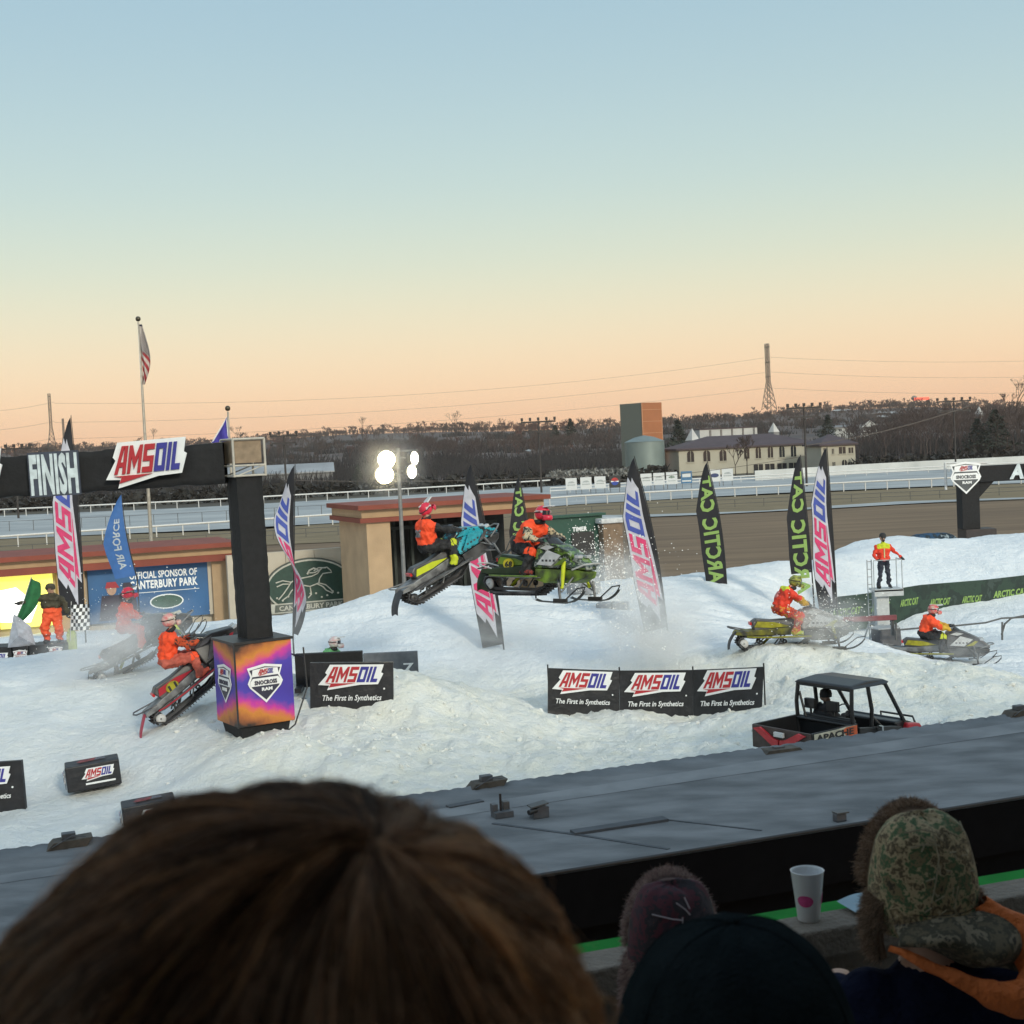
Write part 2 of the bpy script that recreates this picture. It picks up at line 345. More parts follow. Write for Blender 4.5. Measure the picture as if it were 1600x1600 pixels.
for y0, am_, fr_, ph_, dp_ in RUT:                        # ruts of skis and tracks along the lanes
    dY = Yg - (y0 + am_ * np.sin(Xg * fr_ + ph_)); fade = np.clip((Yg - 34.5) / 2, 0, 1)
    Zg = Zg - fade * dp_ * (np.exp(-(dY / .16) ** 2) - .55 * np.exp(-((dY - .34) / .14) ** 2) - .35 * np.exp(-((dY + .34) / .14) ** 2))
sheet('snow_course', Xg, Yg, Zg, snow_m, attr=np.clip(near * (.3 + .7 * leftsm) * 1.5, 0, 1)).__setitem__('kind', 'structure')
def hit(px, py, D0, tol=5):                     # where the line of sight through a pixel meets the snow, near a guess
    for k in range(int(tol * 20)):
        for s in (1, -1):
            D = D0 + s * k * .05; q = at(px, py, D)
            if abs(q.z - tz(q.x, q.y)) < .03: return D
    return D0
def tzr(x, y):
    a = noise.noise((x * .9, y * .9, 0)); b = noise.noise((x * 2.6, y * 2.6, 5)); c = noise.noise((x * 6.5, y * 6.5, 9))
    nr = min(1, max(0, (37.5 - y) / 3)); lf = min(1, max(0, (x + 7.5 * y / 30) / 2.5))
    return tz(x, y) + noise.noise((x * .35, y * .35, 2)) * .08 + a * .05 + b * .04 + c * .022 + (a * .16 + abs(b) * .14 + abs(c) * .07 - .08) * nr * (.25 + .75 * lf)
# snow chunks thrown up along the berms
rr = random.Random(4); mb = MB()
sn2 = mat('snow_clod', (.74, .74, .70), .9, var=.08, scale=3, bump=1, bscale=14)
for k in range(380):
    px = rr.uniform(380, 1640); D = rr.uniform(25, 34.5)
    if k % 3 == 0: px = rr.gauss(560, 110); D = rr.uniform(26.5, 31)
    q = at(px, 1100, D); s = rr.uniform(.02, .075) * (1.7 if rr.random() < .07 else 1)
    q.z = tzr(q.x, q.y) - s * .05
    M = TR(*q) @ Matrix.Rotation(rr.uniform(0, 6), 4, (rr.random(), rr.random(), 1)) @ Matrix.Diagonal((s * rr.uniform(.8, 1.6), s, s * rr.uniform(.6, 1), 1))
    mb.add([(-1, -1, -.7), (1, -.8, -1), (1, 1, -.8), (-.8, 1, -1), (-.8, -.7, .8), (.7, -1, 1), (1, .8, .7), (-1, .7, 1)], [(0, 3, 2, 1), (4, 5, 6, 7), (0, 1, 5, 4), (1, 2, 6, 5), (2, 3, 7, 6), (3, 0, 4, 7)], sn2, M)
o = mb.build('snow_chunks'); tag(o, 'loose clods of cream white snow scattered over the near berms', 'snow', kind='stuff')
sub = o.modifiers.new('s', 'SUBSURF'); sub.levels = 1; sub.render_levels = 1
# ground beyond
def flat(name, poly, z, m):
    mb = MB(); mb.add([(x, y, z) for x, y in poly], [tuple(range(len(poly)))], m); o = mb.build(name, recalc=False); o['kind'] = 'structure'; return o
def gm(name, c, c2, scale, stretch=None, bump=.6): return mat(name, c, .95, col2=c2, scale=scale, stretch=stretch, bump=bump, bscale=1.5)
ground_m = gm('winter_ground', (.07, .06, .04), (.045, .038, .032), .05)
flat('ground', [(-2400, -60), (2400, -60), (2400, 3250), (-2400, 3250)], -.72, ground_m)
def band(name, pts, z, m):                       # pts: list of (px, y_near, y_far) rows on the level z
    mb = MB(); vs = []
    for px, y0, y1 in pts: vs += [atz(px, y0, z), atz(px, y1, z)]
    for a in vs: pass
    n = len(pts); mb.add(vs, [(2 * i, 2 * i + 2, 2 * i + 3, 2 * i + 1) for i in range(n - 1)], m)
    o = mb.build(name); o['kind'] = 'structure'; return o
dirt_m = gm('track_dirt', (.19, .125, .072), (.12, .076, .044), .25, (.25, 2.2, 1))
grass_m = gm('dry_grass', (.21, .155, .085), (.145, .11, .062), .6, (.5, 2, 1))
snowf_m = mat('far_snow', (.38, .395, .40), .8, scale=.12, col2=(.26, .275, .29), bump=.8, bscale=.4)
G0 = -.5
band('dirt_track', [(-500, 1030, 868), (0, 1010, 862), (400, 985, 850), (700, 960, 838), (900, 945, 812), (1100, 935, 803), (1400, 925, 788), (1700, 915, 777), (2300, 905, 752)], G0, dirt_m)
band('infield_grass', [(-500, 868, 852), (0, 868, 842), (400, 852, 828), (700, 840, 800), (900, 812, 788), (1100, 803, 778), (1400, 788, 764), (1700, 777, 751), (2300, 752, 730)], G0 + .05, grass_m)
band('snow_strip', [(850, 809, 806), (1000, 808, 804), (1100, 804, 801), (1200, 799, 797.5), (1300, 794, 790), (1400, 788, 783.5), (1480, 784, 781), (1600, 779.5, 777), (1800, 770, 768)], G0 + .1, snowf_m)
band('snow_field', [(-500, 852, 822), (0, 842, 806), (300, 829, 793), (600, 813, 776), (900, 788, 757), (1200, 771, 744), (1450, 760, 733), (1700, 751, 722), (2300, 730, 700)], G0 + .12, snowf_m)
# hills, one terrain sheet
def ridge_h(px):
    xs = [-400, 0, 200, 345, 430, 550, 700, 900, 1050, 1200, 1300, 1380, 1450, 1550, 1650, 2000]
    yy = [712, 704, 700, 695, 690, 680, 673, 668, 660, 651, 645, 640, 636, 640, 642, 620]
    return np.interp(px, xs, yy)
px_ = np.linspace(-400, 2000, 260); Yr = 1500.
xr = np.array([at(p, 680, Yr).x for p in px_]); hr = np.array([at(p, ridge_h(p), Yr).z for p in px_])
def hill_np(X, Y):
    q = X * (Yr / np.maximum(Y, 1)); h = np.interp(q, xr, hr)
    t = np.clip((Y - 330) / 1170, 0, 1); return -.9 + (h + .9) * (t ** 1.15) + 2.2 * np.sin(X / 90 + Y / 140) * t
yh_ = np.concatenate([np.linspace(330, 1500, 60), np.linspace(1560, 3200, 10)]); xh_ = np.linspace(-1, 1, 160)
Yh, Uh = np.meshgrid(yh_, xh_, indexing='ij'); Xh = Uh * (200 + Yh * .6); Zh = hill_np(Xh, Yh)
Zh = np.where(Yh > 1500, Zh - (Yh - 1500) * .006, Zh)
hm = mat('wooded_hill', (.085, .062, .058), .95, col2=(.04, .034, .038), scale=.02, coords='Object')
sheet('hills', Xh, Yh, Zh, hm)['kind'] = 'structure'
# ------------------------------------------------------------------ bare trees
twig_m = mat('bare_twigs', (.105, .074, .066), .95, col2=(.06, .046, .048), scale=.02)
twig_red = mat('red_twigs', (.15, .06, .045), .95, col2=(.09, .045, .04), scale=.03)
bark_m = mat('bark', (.06, .045, .04), .95, scale=1)
def bare(rnd, h, spread=.45, depth=4, wid=.012):
    """list of tapered slivers (p0,p1,w0,w1) with the first ones the trunk"""
    segs = []
    def go(p, d, l, w, k):
        q = p + d * l; segs.append((p, q, w, w * .62, k))
        if k == 0: return
        for _ in range(rnd.choice((2, 3, 3))):
            a = rnd.uniform(0, 2 * pi); v = Vector((cos(a), sin(a), 0)) * rnd.uniform(.35, 1) * spread * 1.6 + d + Vector((0, 0, .25))
            go(q, v.normalized(), l * rnd.uniform(.6, .82), w * .6, k - 1)
    go(Vector((0, 0, 0)), Vector((rnd.uniform(-.05, .05), rnd.uniform(-.05, .05), 1)).normalized(), h * .28, h * wid, depth)
    return segs
def sliver_mesh(items, name, mats):
    """items: list of (p0,p1,w0,w1,mi) -> one mesh of crossed slivers"""
    n = len(items); P0 = np.array([i[0][:] for i in items]); P1 = np.array([i[1][:] for i in items])
    w0 = np.array([i[2] for i in items])[:, None]; w1 = np.array([i[3] for i in items])[:, None]
    d = P1 - P0; d /= np.maximum(np.linalg.norm(d, axis=1, keepdims=True), 1e-9)
    a = np.cross(d, np.array([.3, 1, .1])); a /= np.maximum(np.linalg.norm(a, axis=1, keepdims=True), 1e-9); b = np.cross(d, a)
    c3 = [(a), (-.5 * a + .87 * b), (-.5 * a - .87 * b)]
    V = np.concatenate([P0 + c * w0 for c in c3] + [P1 + c * w1 for c in c3]); ix = np.arange(n)
    F = np.concatenate([np.stack([ix + k * n, ix + ((k + 1) % 3) * n, ix + ((k + 1) % 3 + 3) * n, ix + (k + 3) * n], 1) for k in range(3)])
    me = bpy.data.meshes.new(name); me.vertices.add(len(V)); me.vertices.foreach_set('co', V.ravel())
    me.loops.add(F.size); me.loops.foreach_set('vertex_index', F.ravel()); me.polygons.add(len(F))
    me.polygons.foreach_set('loop_start', np.arange(0, F.size, 4)); me.polygons.foreach_set('loop_total', np.full(len(F), 4)); me.update(calc_edges=True)
    for m in mats: me.materials.append(m)
    mi = np.tile(np.array([i[4] for i in items]), 3); me.polygons.foreach_set('material_index', mi.astype(np.int32))
    return me
rw = random.Random(11); items = []
protos = [bare(rw, 1, rw.uniform(.5, .8), 4, .013) for _ in range(10)]
def hz(x, y): return float(hill_np(np.array([x]), np.array([y]))[0]) if y > 330 else -.6
def plant(x, y, h, mi, wmin, sink=0):
    c = Vector((x, y, hz(x, y) - h * sink)); pr = protos[rw.randrange(10)]; a = rw.uniform(0, 6); ca, sa = cos(a), sin(a)
    for p, q, w0, w1, k in pr:
        A_ = Vector((p.x * ca - p.y * sa, p.x * sa + p.y * ca, p.z)) * h + c; B_ = Vector((q.x * ca - q.y * sa, q.x * sa + q.y * ca, q.z)) * h + c
        items.append((A_, B_, max(w0 * h, wmin), max(w1 * h, wmin * .6), mi))
for k in range(3600):
    Y = 420 + 1080 * rw.random() ** .55; px = rw.uniform(-260, 1860)
    if k < 1750: Y = rw.uniform(1300, 1510)
    x = at(px, 680, Y).x; clump = noise.noise((x * .012, Y * .008, 3))
    if clump < -.25 and k >= 1750: continue
    plant(x, Y, (rw.uniform(8, 15) if k < 1750 else rw.uniform(7, 13)) * (1 + .35 * clump), 1 if (780 < px < 900 and rw.random() < .6) or rw.random() < .05 else 0, Y * .00011, .36 if k < 1750 else 0)
for k in range(520):                              # the nearer wood at the right and centre
    if k < 330: px = rw.uniform(1330, 1780); Y = rw.uniform(330, 520)
    else: px = rw.uniform(560, 960); Y = rw.uniform(420, 640)
    x = at(px, 680, Y).x; plant(x, Y, rw.uniform(9, 14) * (1.15 if px > 1400 else .85), 0, Y * .00013)
me = sliver_mesh(items, 'bare_woodland', [twig_m, twig_red]); o = bpy.data.objects.new('bare_woodland', me); COL.objects.link(o)
tag(o, 'leafless purplish brown woodland covering the far hills', 'woodland', kind='stuff')
# low scrub clumps so the wood closes towards the ground
sc_items = []; rs = random.Random(5)
shrub_m = mat('scrub', (.05, .042, .042), .95, col2=(.028, .026, .03), scale=.2)
def fol(mb, c, rx, rz, n, s, m, rnd):
    for _ in range(n):
        a = rnd.uniform(0, 2 * pi); u = rnd.uniform(-.3, 1); rr_ = sqrt(max(0, 1 - u * u)) * rnd.uniform(.5, 1.05)
        p = Vector((c[0] + rx * rr_ * cos(a), c[1] + rx * rr_ * sin(a), c[2] + rz * u)); t = [Vector((rnd.gauss(0, 1), rnd.gauss(0, 1), rnd.gauss(0, 1))) * s for _ in range(3)]
        mb.add([p + t[0], p + t[1], p + t[2]], [(0, 1, 2)], m)
for k in range(1300):
    px = rs.uniform(-200, 1800); Y = rs.uniform(345, 1100) if k % 2 else rs.uniform(345, 480); x = at(px, 680, Y).x
    z = hz(x, Y); hh = rs.uniform(2, 5); wd = rs.uniform(3, 9)
    for _ in range(46):
        p = Vector((x + rs.gauss(0, wd * .5), Y + rs.gauss(0, 2), z)); sc_items.append((p, p + Vector((rs.gauss(0, .3), rs.gauss(0, .3), 1)) * hh * rs.uniform(.4, 1), Y * .0005, Y * .0001, 0))
o = bpy.data.objects.new('scrub', sliver_mesh(sc_items, 'scrub', [shrub_m])); COL.objects.link(o); tag(o, 'dark winter scrub along the foot of the hills', 'scrub', kind='stuff')
def bare_tree(px, D, h, label, seed, group=None, depth=5, z=None, m=None, wmin=.05):
    rnd = random.Random(seed); p = at(px, 700, D); z = hz(p.x, D) if z is None else z
    root = empty('bare_tree', (p.x, D, z), 0, label, 'tree', group)
    sg = bare(rnd, h, .5, depth, .016)
    tr = [(a, b, max(w0, wmin), max(w1, wmin), 0) for a, b, w0, w1, k in sg if k >= depth - 1]; cr_ = [(a, b, max(w0, wmin), max(w1, wmin * .7), 0) for a, b, w0, w1, k in sg if k < depth - 1]
    for nm, it, mm in (('trunk', tr, bark_m), ('crown', cr_, m or twig_m)):
        me = sliver_mesh(it, nm, [mm]); o = bpy.data.objects.new(nm, me); COL.objects.link(o); o.parent = root
    return root
bare_tree(568, 900, 17, 'round bare tree standing above the ridge right of the twisted flag', 1, z=16)
bare_tree(640, 1000, 12, 'smaller bare tree on the ridge above the floodlights', 2)
bare_tree(712, 1000, 18, 'broad bare tree on the ridge between floodlights and light mast', 3, z=18)
bare_tree(790, 1050, 16, 'bare tree on the ridge left of the middle light mast', 4)
bare_tree(1590, 520, 19, 'tall bare tree at the right edge above the wood', 5, z=7)
bare_tree(1572, 560, 14, 'slender bare tree left of the tall one at the right edge', 15, z=8)
bare_tree(1166, 262, 9, 'leafless tree standing before the cream building with arched windows', 6, z=-.5, wmin=.06)
bare_tree(1148, 258, 7, 'small leafless tree left of the one before the cream building', 7, z=-.5, wmin=.06)
bare_tree(240, 1000, 15, 'bare tree on the skyline right of the flagpole', 8, z=19)
bare_tree(372, 950, 15, 'bare tree on the skyline beside the blue flag', 9, z=17)
ever_m = mat('evergreen_needles', (.035, .045, .035), .9, col2=(.018, .024, .02), scale=.6)
def evergreen(px, D, h, wd, label, seed, group=None):
    rnd = random.Random(seed); p = at(px, 700, D); z = hz(p.x, D)
    root = empty('evergreen_tree', (p.x, D, z), 0, label, 'tree', group)
    part('trunk', root, lambda mb: mb.tube([(0, 0, 0), (0, 0, h * .9)], [h * .025, h * .006], bark_m, 6))
    mb = MB()
    for _ in range(900):
        t = rnd.random() ** .8; a = rnd.uniform(0, 2 * pi); r_ = wd * (1 - t) * rnd.uniform(.45, 1.1) * (1 + .25 * sin(t * 40)); zz = h * (.08 + .92 * t)
        p0 = Vector((r_ * cos(a), r_ * sin(a), zz)); s = h * .035
        mb.add([p0 + Vector((rnd.gauss(0, s), rnd.gauss(0, s), rnd.gauss(0, s * .6))) for _ in range(3)], [(0, 1, 2)], ever_m)
    mb.build('crown', root, recalc=False)
for i, (px, D, h, wd, lb) in enumerate([(150, 400, 9, 3.2, 'dark evergreen under the arch between the finish sign and the blue feather flag'), (182, 395, 10, 3.6, 'dark evergreen behind the top of the blue feather flag'), (242, 410, 9, 3.4, 'dark evergreen right of the tall flagpole'),
        (557, 330, 5, 2, 'small evergreen left of the floodlight mast'), (1060, 420, 12, 5, 'dark evergreen beside the tall two tone tower'), (868, 700, 11, 5, 'dark evergreen on the slope right of the middle mast'), (893, 700, 14, 5, 'taller dark evergreen second right of the middle mast'),
        (1556, 345, 11, 6.5, 'broad dark evergreen above the right arch beam'), (1528, 350, 9, 5, 'lower dark evergreen left of the broad one at right'), (1295, 470, 11, 5, 'dark evergreen behind the small two storey building')]):
    evergreen(px, D, h, wd, lb, 40 + i)
# ------------------------------------------------------------------ distant buildings
cream = mat('cream_render', (.42, .395, .33), .85, scale=.3, var=.06); roofm = mat('plum_roof', (.075, .055, .065), .8, scale=.4, var=.1)
dark_gl = mat('dark_glass', (.02, .022, .028), .15, var=0); greyw = mat('grey_siding', (.20, .20, .21), .8, scale=.2); whitew = mat('white_siding', (.50, .50, .50), .8, scale=.3, var=.08)
def winpoly(x0, x1, z0, z1, arch):
    if not arch: return [(x0, z0), (x1, z0), (x1, z1), (x0, z1)]
    c = (x0 + x1) / 2; r = (x1 - x0) / 2; return [(x0, z0), (x1, z0)] + [(c + r * cos(pi * k / 8), z1 - r + r * sin(pi * k / 8)) for k in range(9)]
def building(name, label, F, x0p, x1p, ytop, ybase, depth, wm, rm, wins, roof='hip', over=.5, rise=3, cat='building', group=None):
    root = empty(name, F.o, F.th, label, cat, group)
    s0, _ = F.sz(x0p, ytop); s1, _ = F.sz(x1p, ytop); zt = F.sz((x0p + x1p) / 2, ytop)[1]; zb = F.sz((x0p + x1p) / 2, ybase)[1] - 1.5
    part('wall', root, lambda mb: mb.box(((s0 + s1) / 2, depth / 2, (zt + zb) / 2), (s1 - s0, depth, zt - zb), wm))
    cx = (s0 + s1) / 2
    def rf(mb):
        a, b = s0 - over, s1 + over; c, d = -over, depth + over; i = min((b - a), (d - c)) / 2 * .95
        if roof == 'hip': r0, r1 = (a + i, b - i)
        else: r0, r1 = (a, b)
        ym = (c + d) / 2; vs = [(a, c, zt + .01), (b, c, zt + .01), (b, d, zt + .01), (a, d, zt + .01), (a, c, zt + .35), (b, c, zt + .35), (b, d, zt + .35), (a, d, zt + .35), (r0, ym, zt + rise), (r1, ym, zt + rise)]
        mb.add(vs, [(0, 3, 2, 1), (0, 1, 5, 4), (1, 2, 6, 5), (2, 3, 7, 6), (3, 0, 4, 7), (4, 5, 9, 8), (6, 7, 8, 9), (5, 6, 9), (7, 4, 8)], rm)
    if roof != 'flat': part('roof', root, rf)
    else: part('roof', root, lambda mb: mb.box((cx, depth / 2, zt + .15), (s1 - s0 + .2, depth + .2, .3), rm))
    for px0, px1, y0, y1, arch in wins:
        sa, za = F.sz(px0, y1); sb, zb_ = F.sz(px1, y0)
        def wf(mb):
            mb.prism(winpoly(sa, sb, za, zb_, arch), .02, .06, dark_gl, XZ())
        fr = part('window', root, wf)
        def ff(mb):
            t = .09
            mb.box(((sa + sb) / 2, -.07, (za + zb_) / 2), (t, .05, zb_ - za), wm)
            mb.box(((sa + sb) / 2, -.075, za - .1), (sb - sa + .3, .14, .16), wm)
        mbf = MB(); ff(mbf); mbf.build('frame', fr)
    return root
F = Plane(1160, 742, 285, 4)
ws = [(1074 + 25.3 * i, 1084 + 25.3 * i, 704 - .9 * i, 722 - .9 * i, True) for i in range(3)]
ws += [(px, px + 7.5, 699 - (px - 1160) * .045, 717 - (px - 1160) * .045, True) for px in (1163, 1181, 1200, 1218, 1236)]
ws += [(px, px + 14, 725 - (px - 1178) * .045, 741 - (px - 1178) * .045, False) for px in (1178, 1196, 1215, 1233)] + [(1259, 1271, 705, 712, False)]
building('clubhouse', 'long cream two storey building with arched windows and hipped plum roof', F, 1060, 1276, 699, 742, 16, cream, roofm, ws, rise=2.6)
F2 = Plane(1305, 735, 270, 4)
building('gatehouse', 'small cream two storey building right of the long one, square windows', F2, 1283, 1336, 696, 735, 11, cream, roofm,
         [(1287, 1291, 700, 708, False), (1300, 1303, 701, 709, False), (1311, 1321, 698, 709, False), (1326, 1333, 699, 708, False), (1301, 1305, 722, 732, False), (1316, 1323, 718, 735, True), (1327, 1331, 722, 731, False)], rise=2.2)
F3 = Plane(1140, 680, 330, 4)
building('rooftop_gallery', 'row of pale panels rising behind the plum roof', F3, 1093, 1183, 670, 700, 8, whitew, roofm, [(1092 + 17 * k + 17, 1094 + 17 * k + 17, 672 - k, 690 - k, False) for k in range(5)], roof='flat')
F4 = Plane(1345, 680, 520, 4)
building('house', 'long white house on the wooded slope behind the clubhouse', F4, 1304, 1345, 668, 682, 10, whitew, greyw, [(1311, 1315, 670, 674, False), (1330, 1335, 669, 673, False)], roof='gable', rise=1)
F5 = Plane(1360, 680, 500, 4)
def gable_house():
    r = building('house', 'white gabled house on the wooded slope with dark balcony', F5, 1345, 1373, 669, 690, 9, whitew, greyw, [(1350, 1354, 670, 673, False), (1363, 1367, 669, 672, False), (1346, 1372, 674, 677, False), (1353, 1357, 682, 686, False), (1361, 1365, 682, 686, False)], roof='flat')
    s0, zt = F5.sz(1345, 669); s1, _ = F5.sz(1373, 669)
    part('gable', r, lambda mb: mb.prism([(s0, zt + .3), (s1, zt + .3), ((s0 + s1) / 2, zt + 2.6)], -.1, .3, whitew, XZ()))
gable_house()
F6 = Plane(420, 765, 360, 8)
building('barn', 'low grey barn with sloping pale roof behind the left rail', F6, 340, 520, 742, 768, 18, greyw, mat('pale_roof', (.30, .31, .33), .6, scale=.2), [(395, 405, 752, 760, False), (440, 450, 750, 758, False)], roof='gable', rise=2.5)
F7 = Plane(1365, 645, 1100, 0)
building('warehouse', 'long low dark building near the top of the ridge', F7, 1352, 1392, 646, 652, 14, mat('dark_siding', (.05, .04, .045), .8), greyw, [], roof='flat')
# snow patches on the hill
for (a, b, c, d, D) in [(1345, 1425, 708, 716, 380), (855, 875, 709, 713, 500), (820, 835, 702, 705, 560), (1370, 1400, 642, 646, 1200), (1300, 1330, 639, 642, 1250), (1370, 1392, 648, 652, 900)]:
    q0 = at((a + b) / 2, (c + d) / 2, D); wx = (b - a) / FPX * D / 2; hh = (d - c) / FPX * D / 2; mb = MB(); rp_ = random.Random(a); n = 26
    ring = [(q0.x + wx * cos(2 * pi * k / n) * rp_.uniform(.7, 1.15), D + hh * 6 * sin(2 * pi * k / n), q0.z + hh * sin(2 * pi * k / n) * rp_.uniform(.7, 1.2)) for k in range(n)]
    mb.add(ring, [tuple(range(n))], snowf_m); mb.build('snow_patch', recalc=False)['kind'] = 'structure'
# tall tower, low sun painted on its right face, and the round tank
def tower():
    F = Plane(1003, 700, 300, 0); p = F.o; root = empty('clad_tower', (p.x, p.y, 0), R(42), 'tall square tower, grey green left side and orange brown right side', 'tower')
    zt = at(1006, 630, 300).z; a = 6.1; g = mat('olive_cladding', (.13, .145, .13), .6, var=.05); orr = mat('sunlit_cladding', (.42, .17, .085), .38, metal=.35, var=.06, scale=.3); tr = mat('orange_trim', (.55, .28, .16), .4)  # right face: the low sun's orange is put into its own tan
    part('side_panel', root, lambda mb: mb.box((-a / 2 + .1, 0, zt / 2), (.2, a, zt), g), label='grey green side')
    part('side_panel', root, lambda mb: mb.box((0, -a / 2 - .1, zt / 2), (a, .2, zt), orr), label='side tinted sunlit orange brown')
    part('core', root, lambda mb: mb.box((.1, .05, zt / 2 - .1), (a - .3, a - .2, zt - .2), g))
    def seams(mb):
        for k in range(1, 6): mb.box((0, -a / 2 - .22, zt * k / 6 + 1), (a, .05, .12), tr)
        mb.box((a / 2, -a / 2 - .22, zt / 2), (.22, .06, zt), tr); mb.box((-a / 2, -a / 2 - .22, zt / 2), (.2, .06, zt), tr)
    part('trim', root, seams)
tower()
def tank():
    p = at(1009, 745, 285); root = empty('storage_tank', (p.x, p.y, 0), 0, 'round grey green steel tank in front of the tall tower', 'tank'); r = 31 / FPX * 285
    zt = at(1009, 690, 285).z; m = mat('tank_steel', (.20, .25, .25), .5, metal=.3, var=.06, scale=.4)
    part('shell', root, lambda mb: mb.lathe([(r, -1), (r, zt)], m, 40)); part('roof', root, lambda mb: mb.lathe([(r + .1, zt), (r * .5, zt + .9), (.05, zt + 1.3)], m, 40))
tank()
def lattice(px, pyb, pyt, D, wb, label, kind=0):
    b = at(px, pyb, D); t = at(px, pyt, D); h = t.z - b.z; root = empty('transmission_tower', (b.x, D, b.z), R(20), label, 'pylon', 'steel pylons on the horizon'); m = mat('pylon_steel', (.10, .085, .075), .6, metal=.3); r = .00022 * D
    def w_(z): return wb * (1 - min(1, z / (h * .42)) * .72) if z < h * .42 else wb * .28
    def legs(mb):
        for sx in (-1, 1):
            for sy in (-1, 1): mb.tube([(sx * w_(z) / 2, sy * w_(z) / 2, z) for z in (0, h * .42, h)], r, m, 5)
    part('leg_frame', root, legs)
    def br(mb):
        zs = [0, .11, .21, .3, .37, .42] + [.42 + .058 * k for k in range(1, 11)]
        for i in range(len(zs) - 1):
            z0, z1 = zs[i] * h, zs[i + 1] * h; a, c = w_(z0) / 2, w_(z1) / 2
            for s in (-1, 1):
                mb.tube([(-a, s * a, z0), (c, s * c, z1)], r * .8, m, 4); mb.tube([(a, s * a, z0), (-c, s * c, z1)], r * .8, m, 4)
                mb.tube([(s * a, -a, z0), (s * c, c, z1)], r * .8, m, 4); mb.tube([(-c, s * c, z1), (c, s * c, z1)], r * .8, m, 4)
    part('bracing', root, br)
    def arms(mb):
        for f in (.5, .72, .95):
            z = f * h
            for s in (-1, 1): mb.tube([(0, 0, z), (0, s * wb * .45, z)], r * 1.5, m, 5)
    part('crossarm', root, arms)
    return root
lattice(1202, 640, 537, 1150, 9, 'steel lattice pylon rising behind the plum roofed clubhouse')
lattice(82, 705, 615, 1000, 6, 'steel lattice pylon at left above the finish arch')
lattice(101, 702, 654, 1800, 7, 'fainter smaller pylon just right of the left one')
wire_m = mat('wire', (.10, .085, .08), .6)
def wire(p0, p1, sag, r, label, name='power_line', group='power lines across the sky', n=24):
    p0 = Vector(p0); p1 = Vector(p1); mb = MB(); mb.tube([p0.lerp(p1, t / n) - Vector((0, 0, sag * 4 * (t / n) * (1 - t / n))) for t in range(n + 1)], r, wire_m, 4, cap=False)
    o = mb.build(name); tag(o, label, 'cable', group)
for i, (yl, yt, yr, nm) in enumerate([(606 + 24, 558, 566, 'highest'), (640 + 20, 581, 592, 'middle'), (672 + 14, 606, 616, 'lowest')]):
    wire(at(85, yl, 1000), at(1202, yt, 1150), 11 - i * 2, .10, nm + ' of the power lines between the left and the right pylon')
    wire(at(1202, yt, 1150), at(1750, yr - 8, 1150), 4, .10, nm + ' of the power lines leaving the right pylon to the right')
    wire(at(-60, yl + 14, 1000), at(85, yl - 2, 1000), 2, .10, nm + ' of the power lines left of the left pylon')
def mast(px, pyb, pyt, D, label, lamps=5, r=.12, group='dark floodlight masts beyond the track'):
    b = at(px, pyb, D); t = at(px + (pyt - pyb) * .0, pyt, D); zb = b.z; h = t.z - zb; x = at(px, pyt, D).x; root = empty('light_mast', (x, D, zb), 0, label, 'light mast', group); m = mat('dark_steel', (.035, .03, .03), .6)
    W = 30 / FPX * D * (lamps / 5)
    part('pole', root, lambda mb: mb.tube([(0, 0, 0), (0, 0, h)], [r * 1.3, r], m, 8))
    part('crossbar', root, lambda mb: (mb.box((0, 0, h - .1), (W * 1.8, .2, .22), m), mb.box((0, 0, h - W * .52), (W * 1.6, .2, .18), m)))
    for k in range(lamps):
        xx = (-.85 + 1.7 * k / (lamps - 1)) * W
        part('lamp', root, lambda mb: (mb.box((xx, -.1, h + .3), (.34, .4, .45), m), mb.tube([(xx, 0, h - .1), (xx, 0, h + .2)], .07, m, 5)), bevel=.06)
    for k in range(3):
        xx = (-.8 + 1.6 * k / 2) * W
        part('lamp', root, lambda mb: mb.box((xx, -.1, h - W * .52 - .2), (.34, .4, .28), m), bevel=.05)
mast(1256, 760, 636, 190, 'dark light mast in front of the clubhouse right end')
mast(841, 770, 658, 200, 'dark light mast in the middle above the right tan building')
mast(1490, 735, 626, 230, 'dark light mast above the right arch')
mast(443, 790, 680, 190, 'dark light mast right of the black arch column', 4)
mast(22, 810, 700, 190, 'dark light mast at the left edge above the arch')
for i, (px, y0, y1) in enumerate([(424, 765, 722), (497, 750, 715), (512, 762, 722), (357, 770, 735), (310, 775, 742)]):
    mast(px, y0, y1, 420, ['small pale lamp post behind the rail right of the column', 'taller pale lamp post behind the rail', 'small pale lamp post right of the taller one', 'lamp post hidden at the arch column', 'lamp post seen under the arch near the flagpole'][i], 2, .09, 'far parking lot lamp posts')
# water tower, red sign, little white steeples
def wt():
    b = at(1429, 634, 2400); root = empty('water_tower', (b.x, 2400, b.z - 4), 0, 'tiny pale water tower on the skyline at right', 'water tower'); m = mat('wt_paint', (.22, .2, .17), .6)
    part('column', root, lambda mb: mb.lathe([(2.6, 0), (1.5, 4), (1.4, 14)], m, 12)); part('bowl', root, lambda mb: mb.ball((0, 0, 17), (5.2, 5.2, 4.2), m, 16))
wt()
def rsign():
    b = at(1440, 623, 1700); root = empty('lit_sign', (b.x, 1700, b.z - 6), 0, 'long red glowing sign on the ridge beside the water tower', 'sign')
    part('post', root, lambda mb: (mb.box((-6, 0, 2), (.8, .8, 8), bark_m), mb.box((6, 0, 2), (.8, .8, 8), bark_m)))
    part('sign_face', root, lambda mb: mb.box((0, 0, 6), (18, 1, 3.4), mat('red_glow', (.6, .05, .03), .5, emit=((1, .12, .06), 1.1))))
rsign()
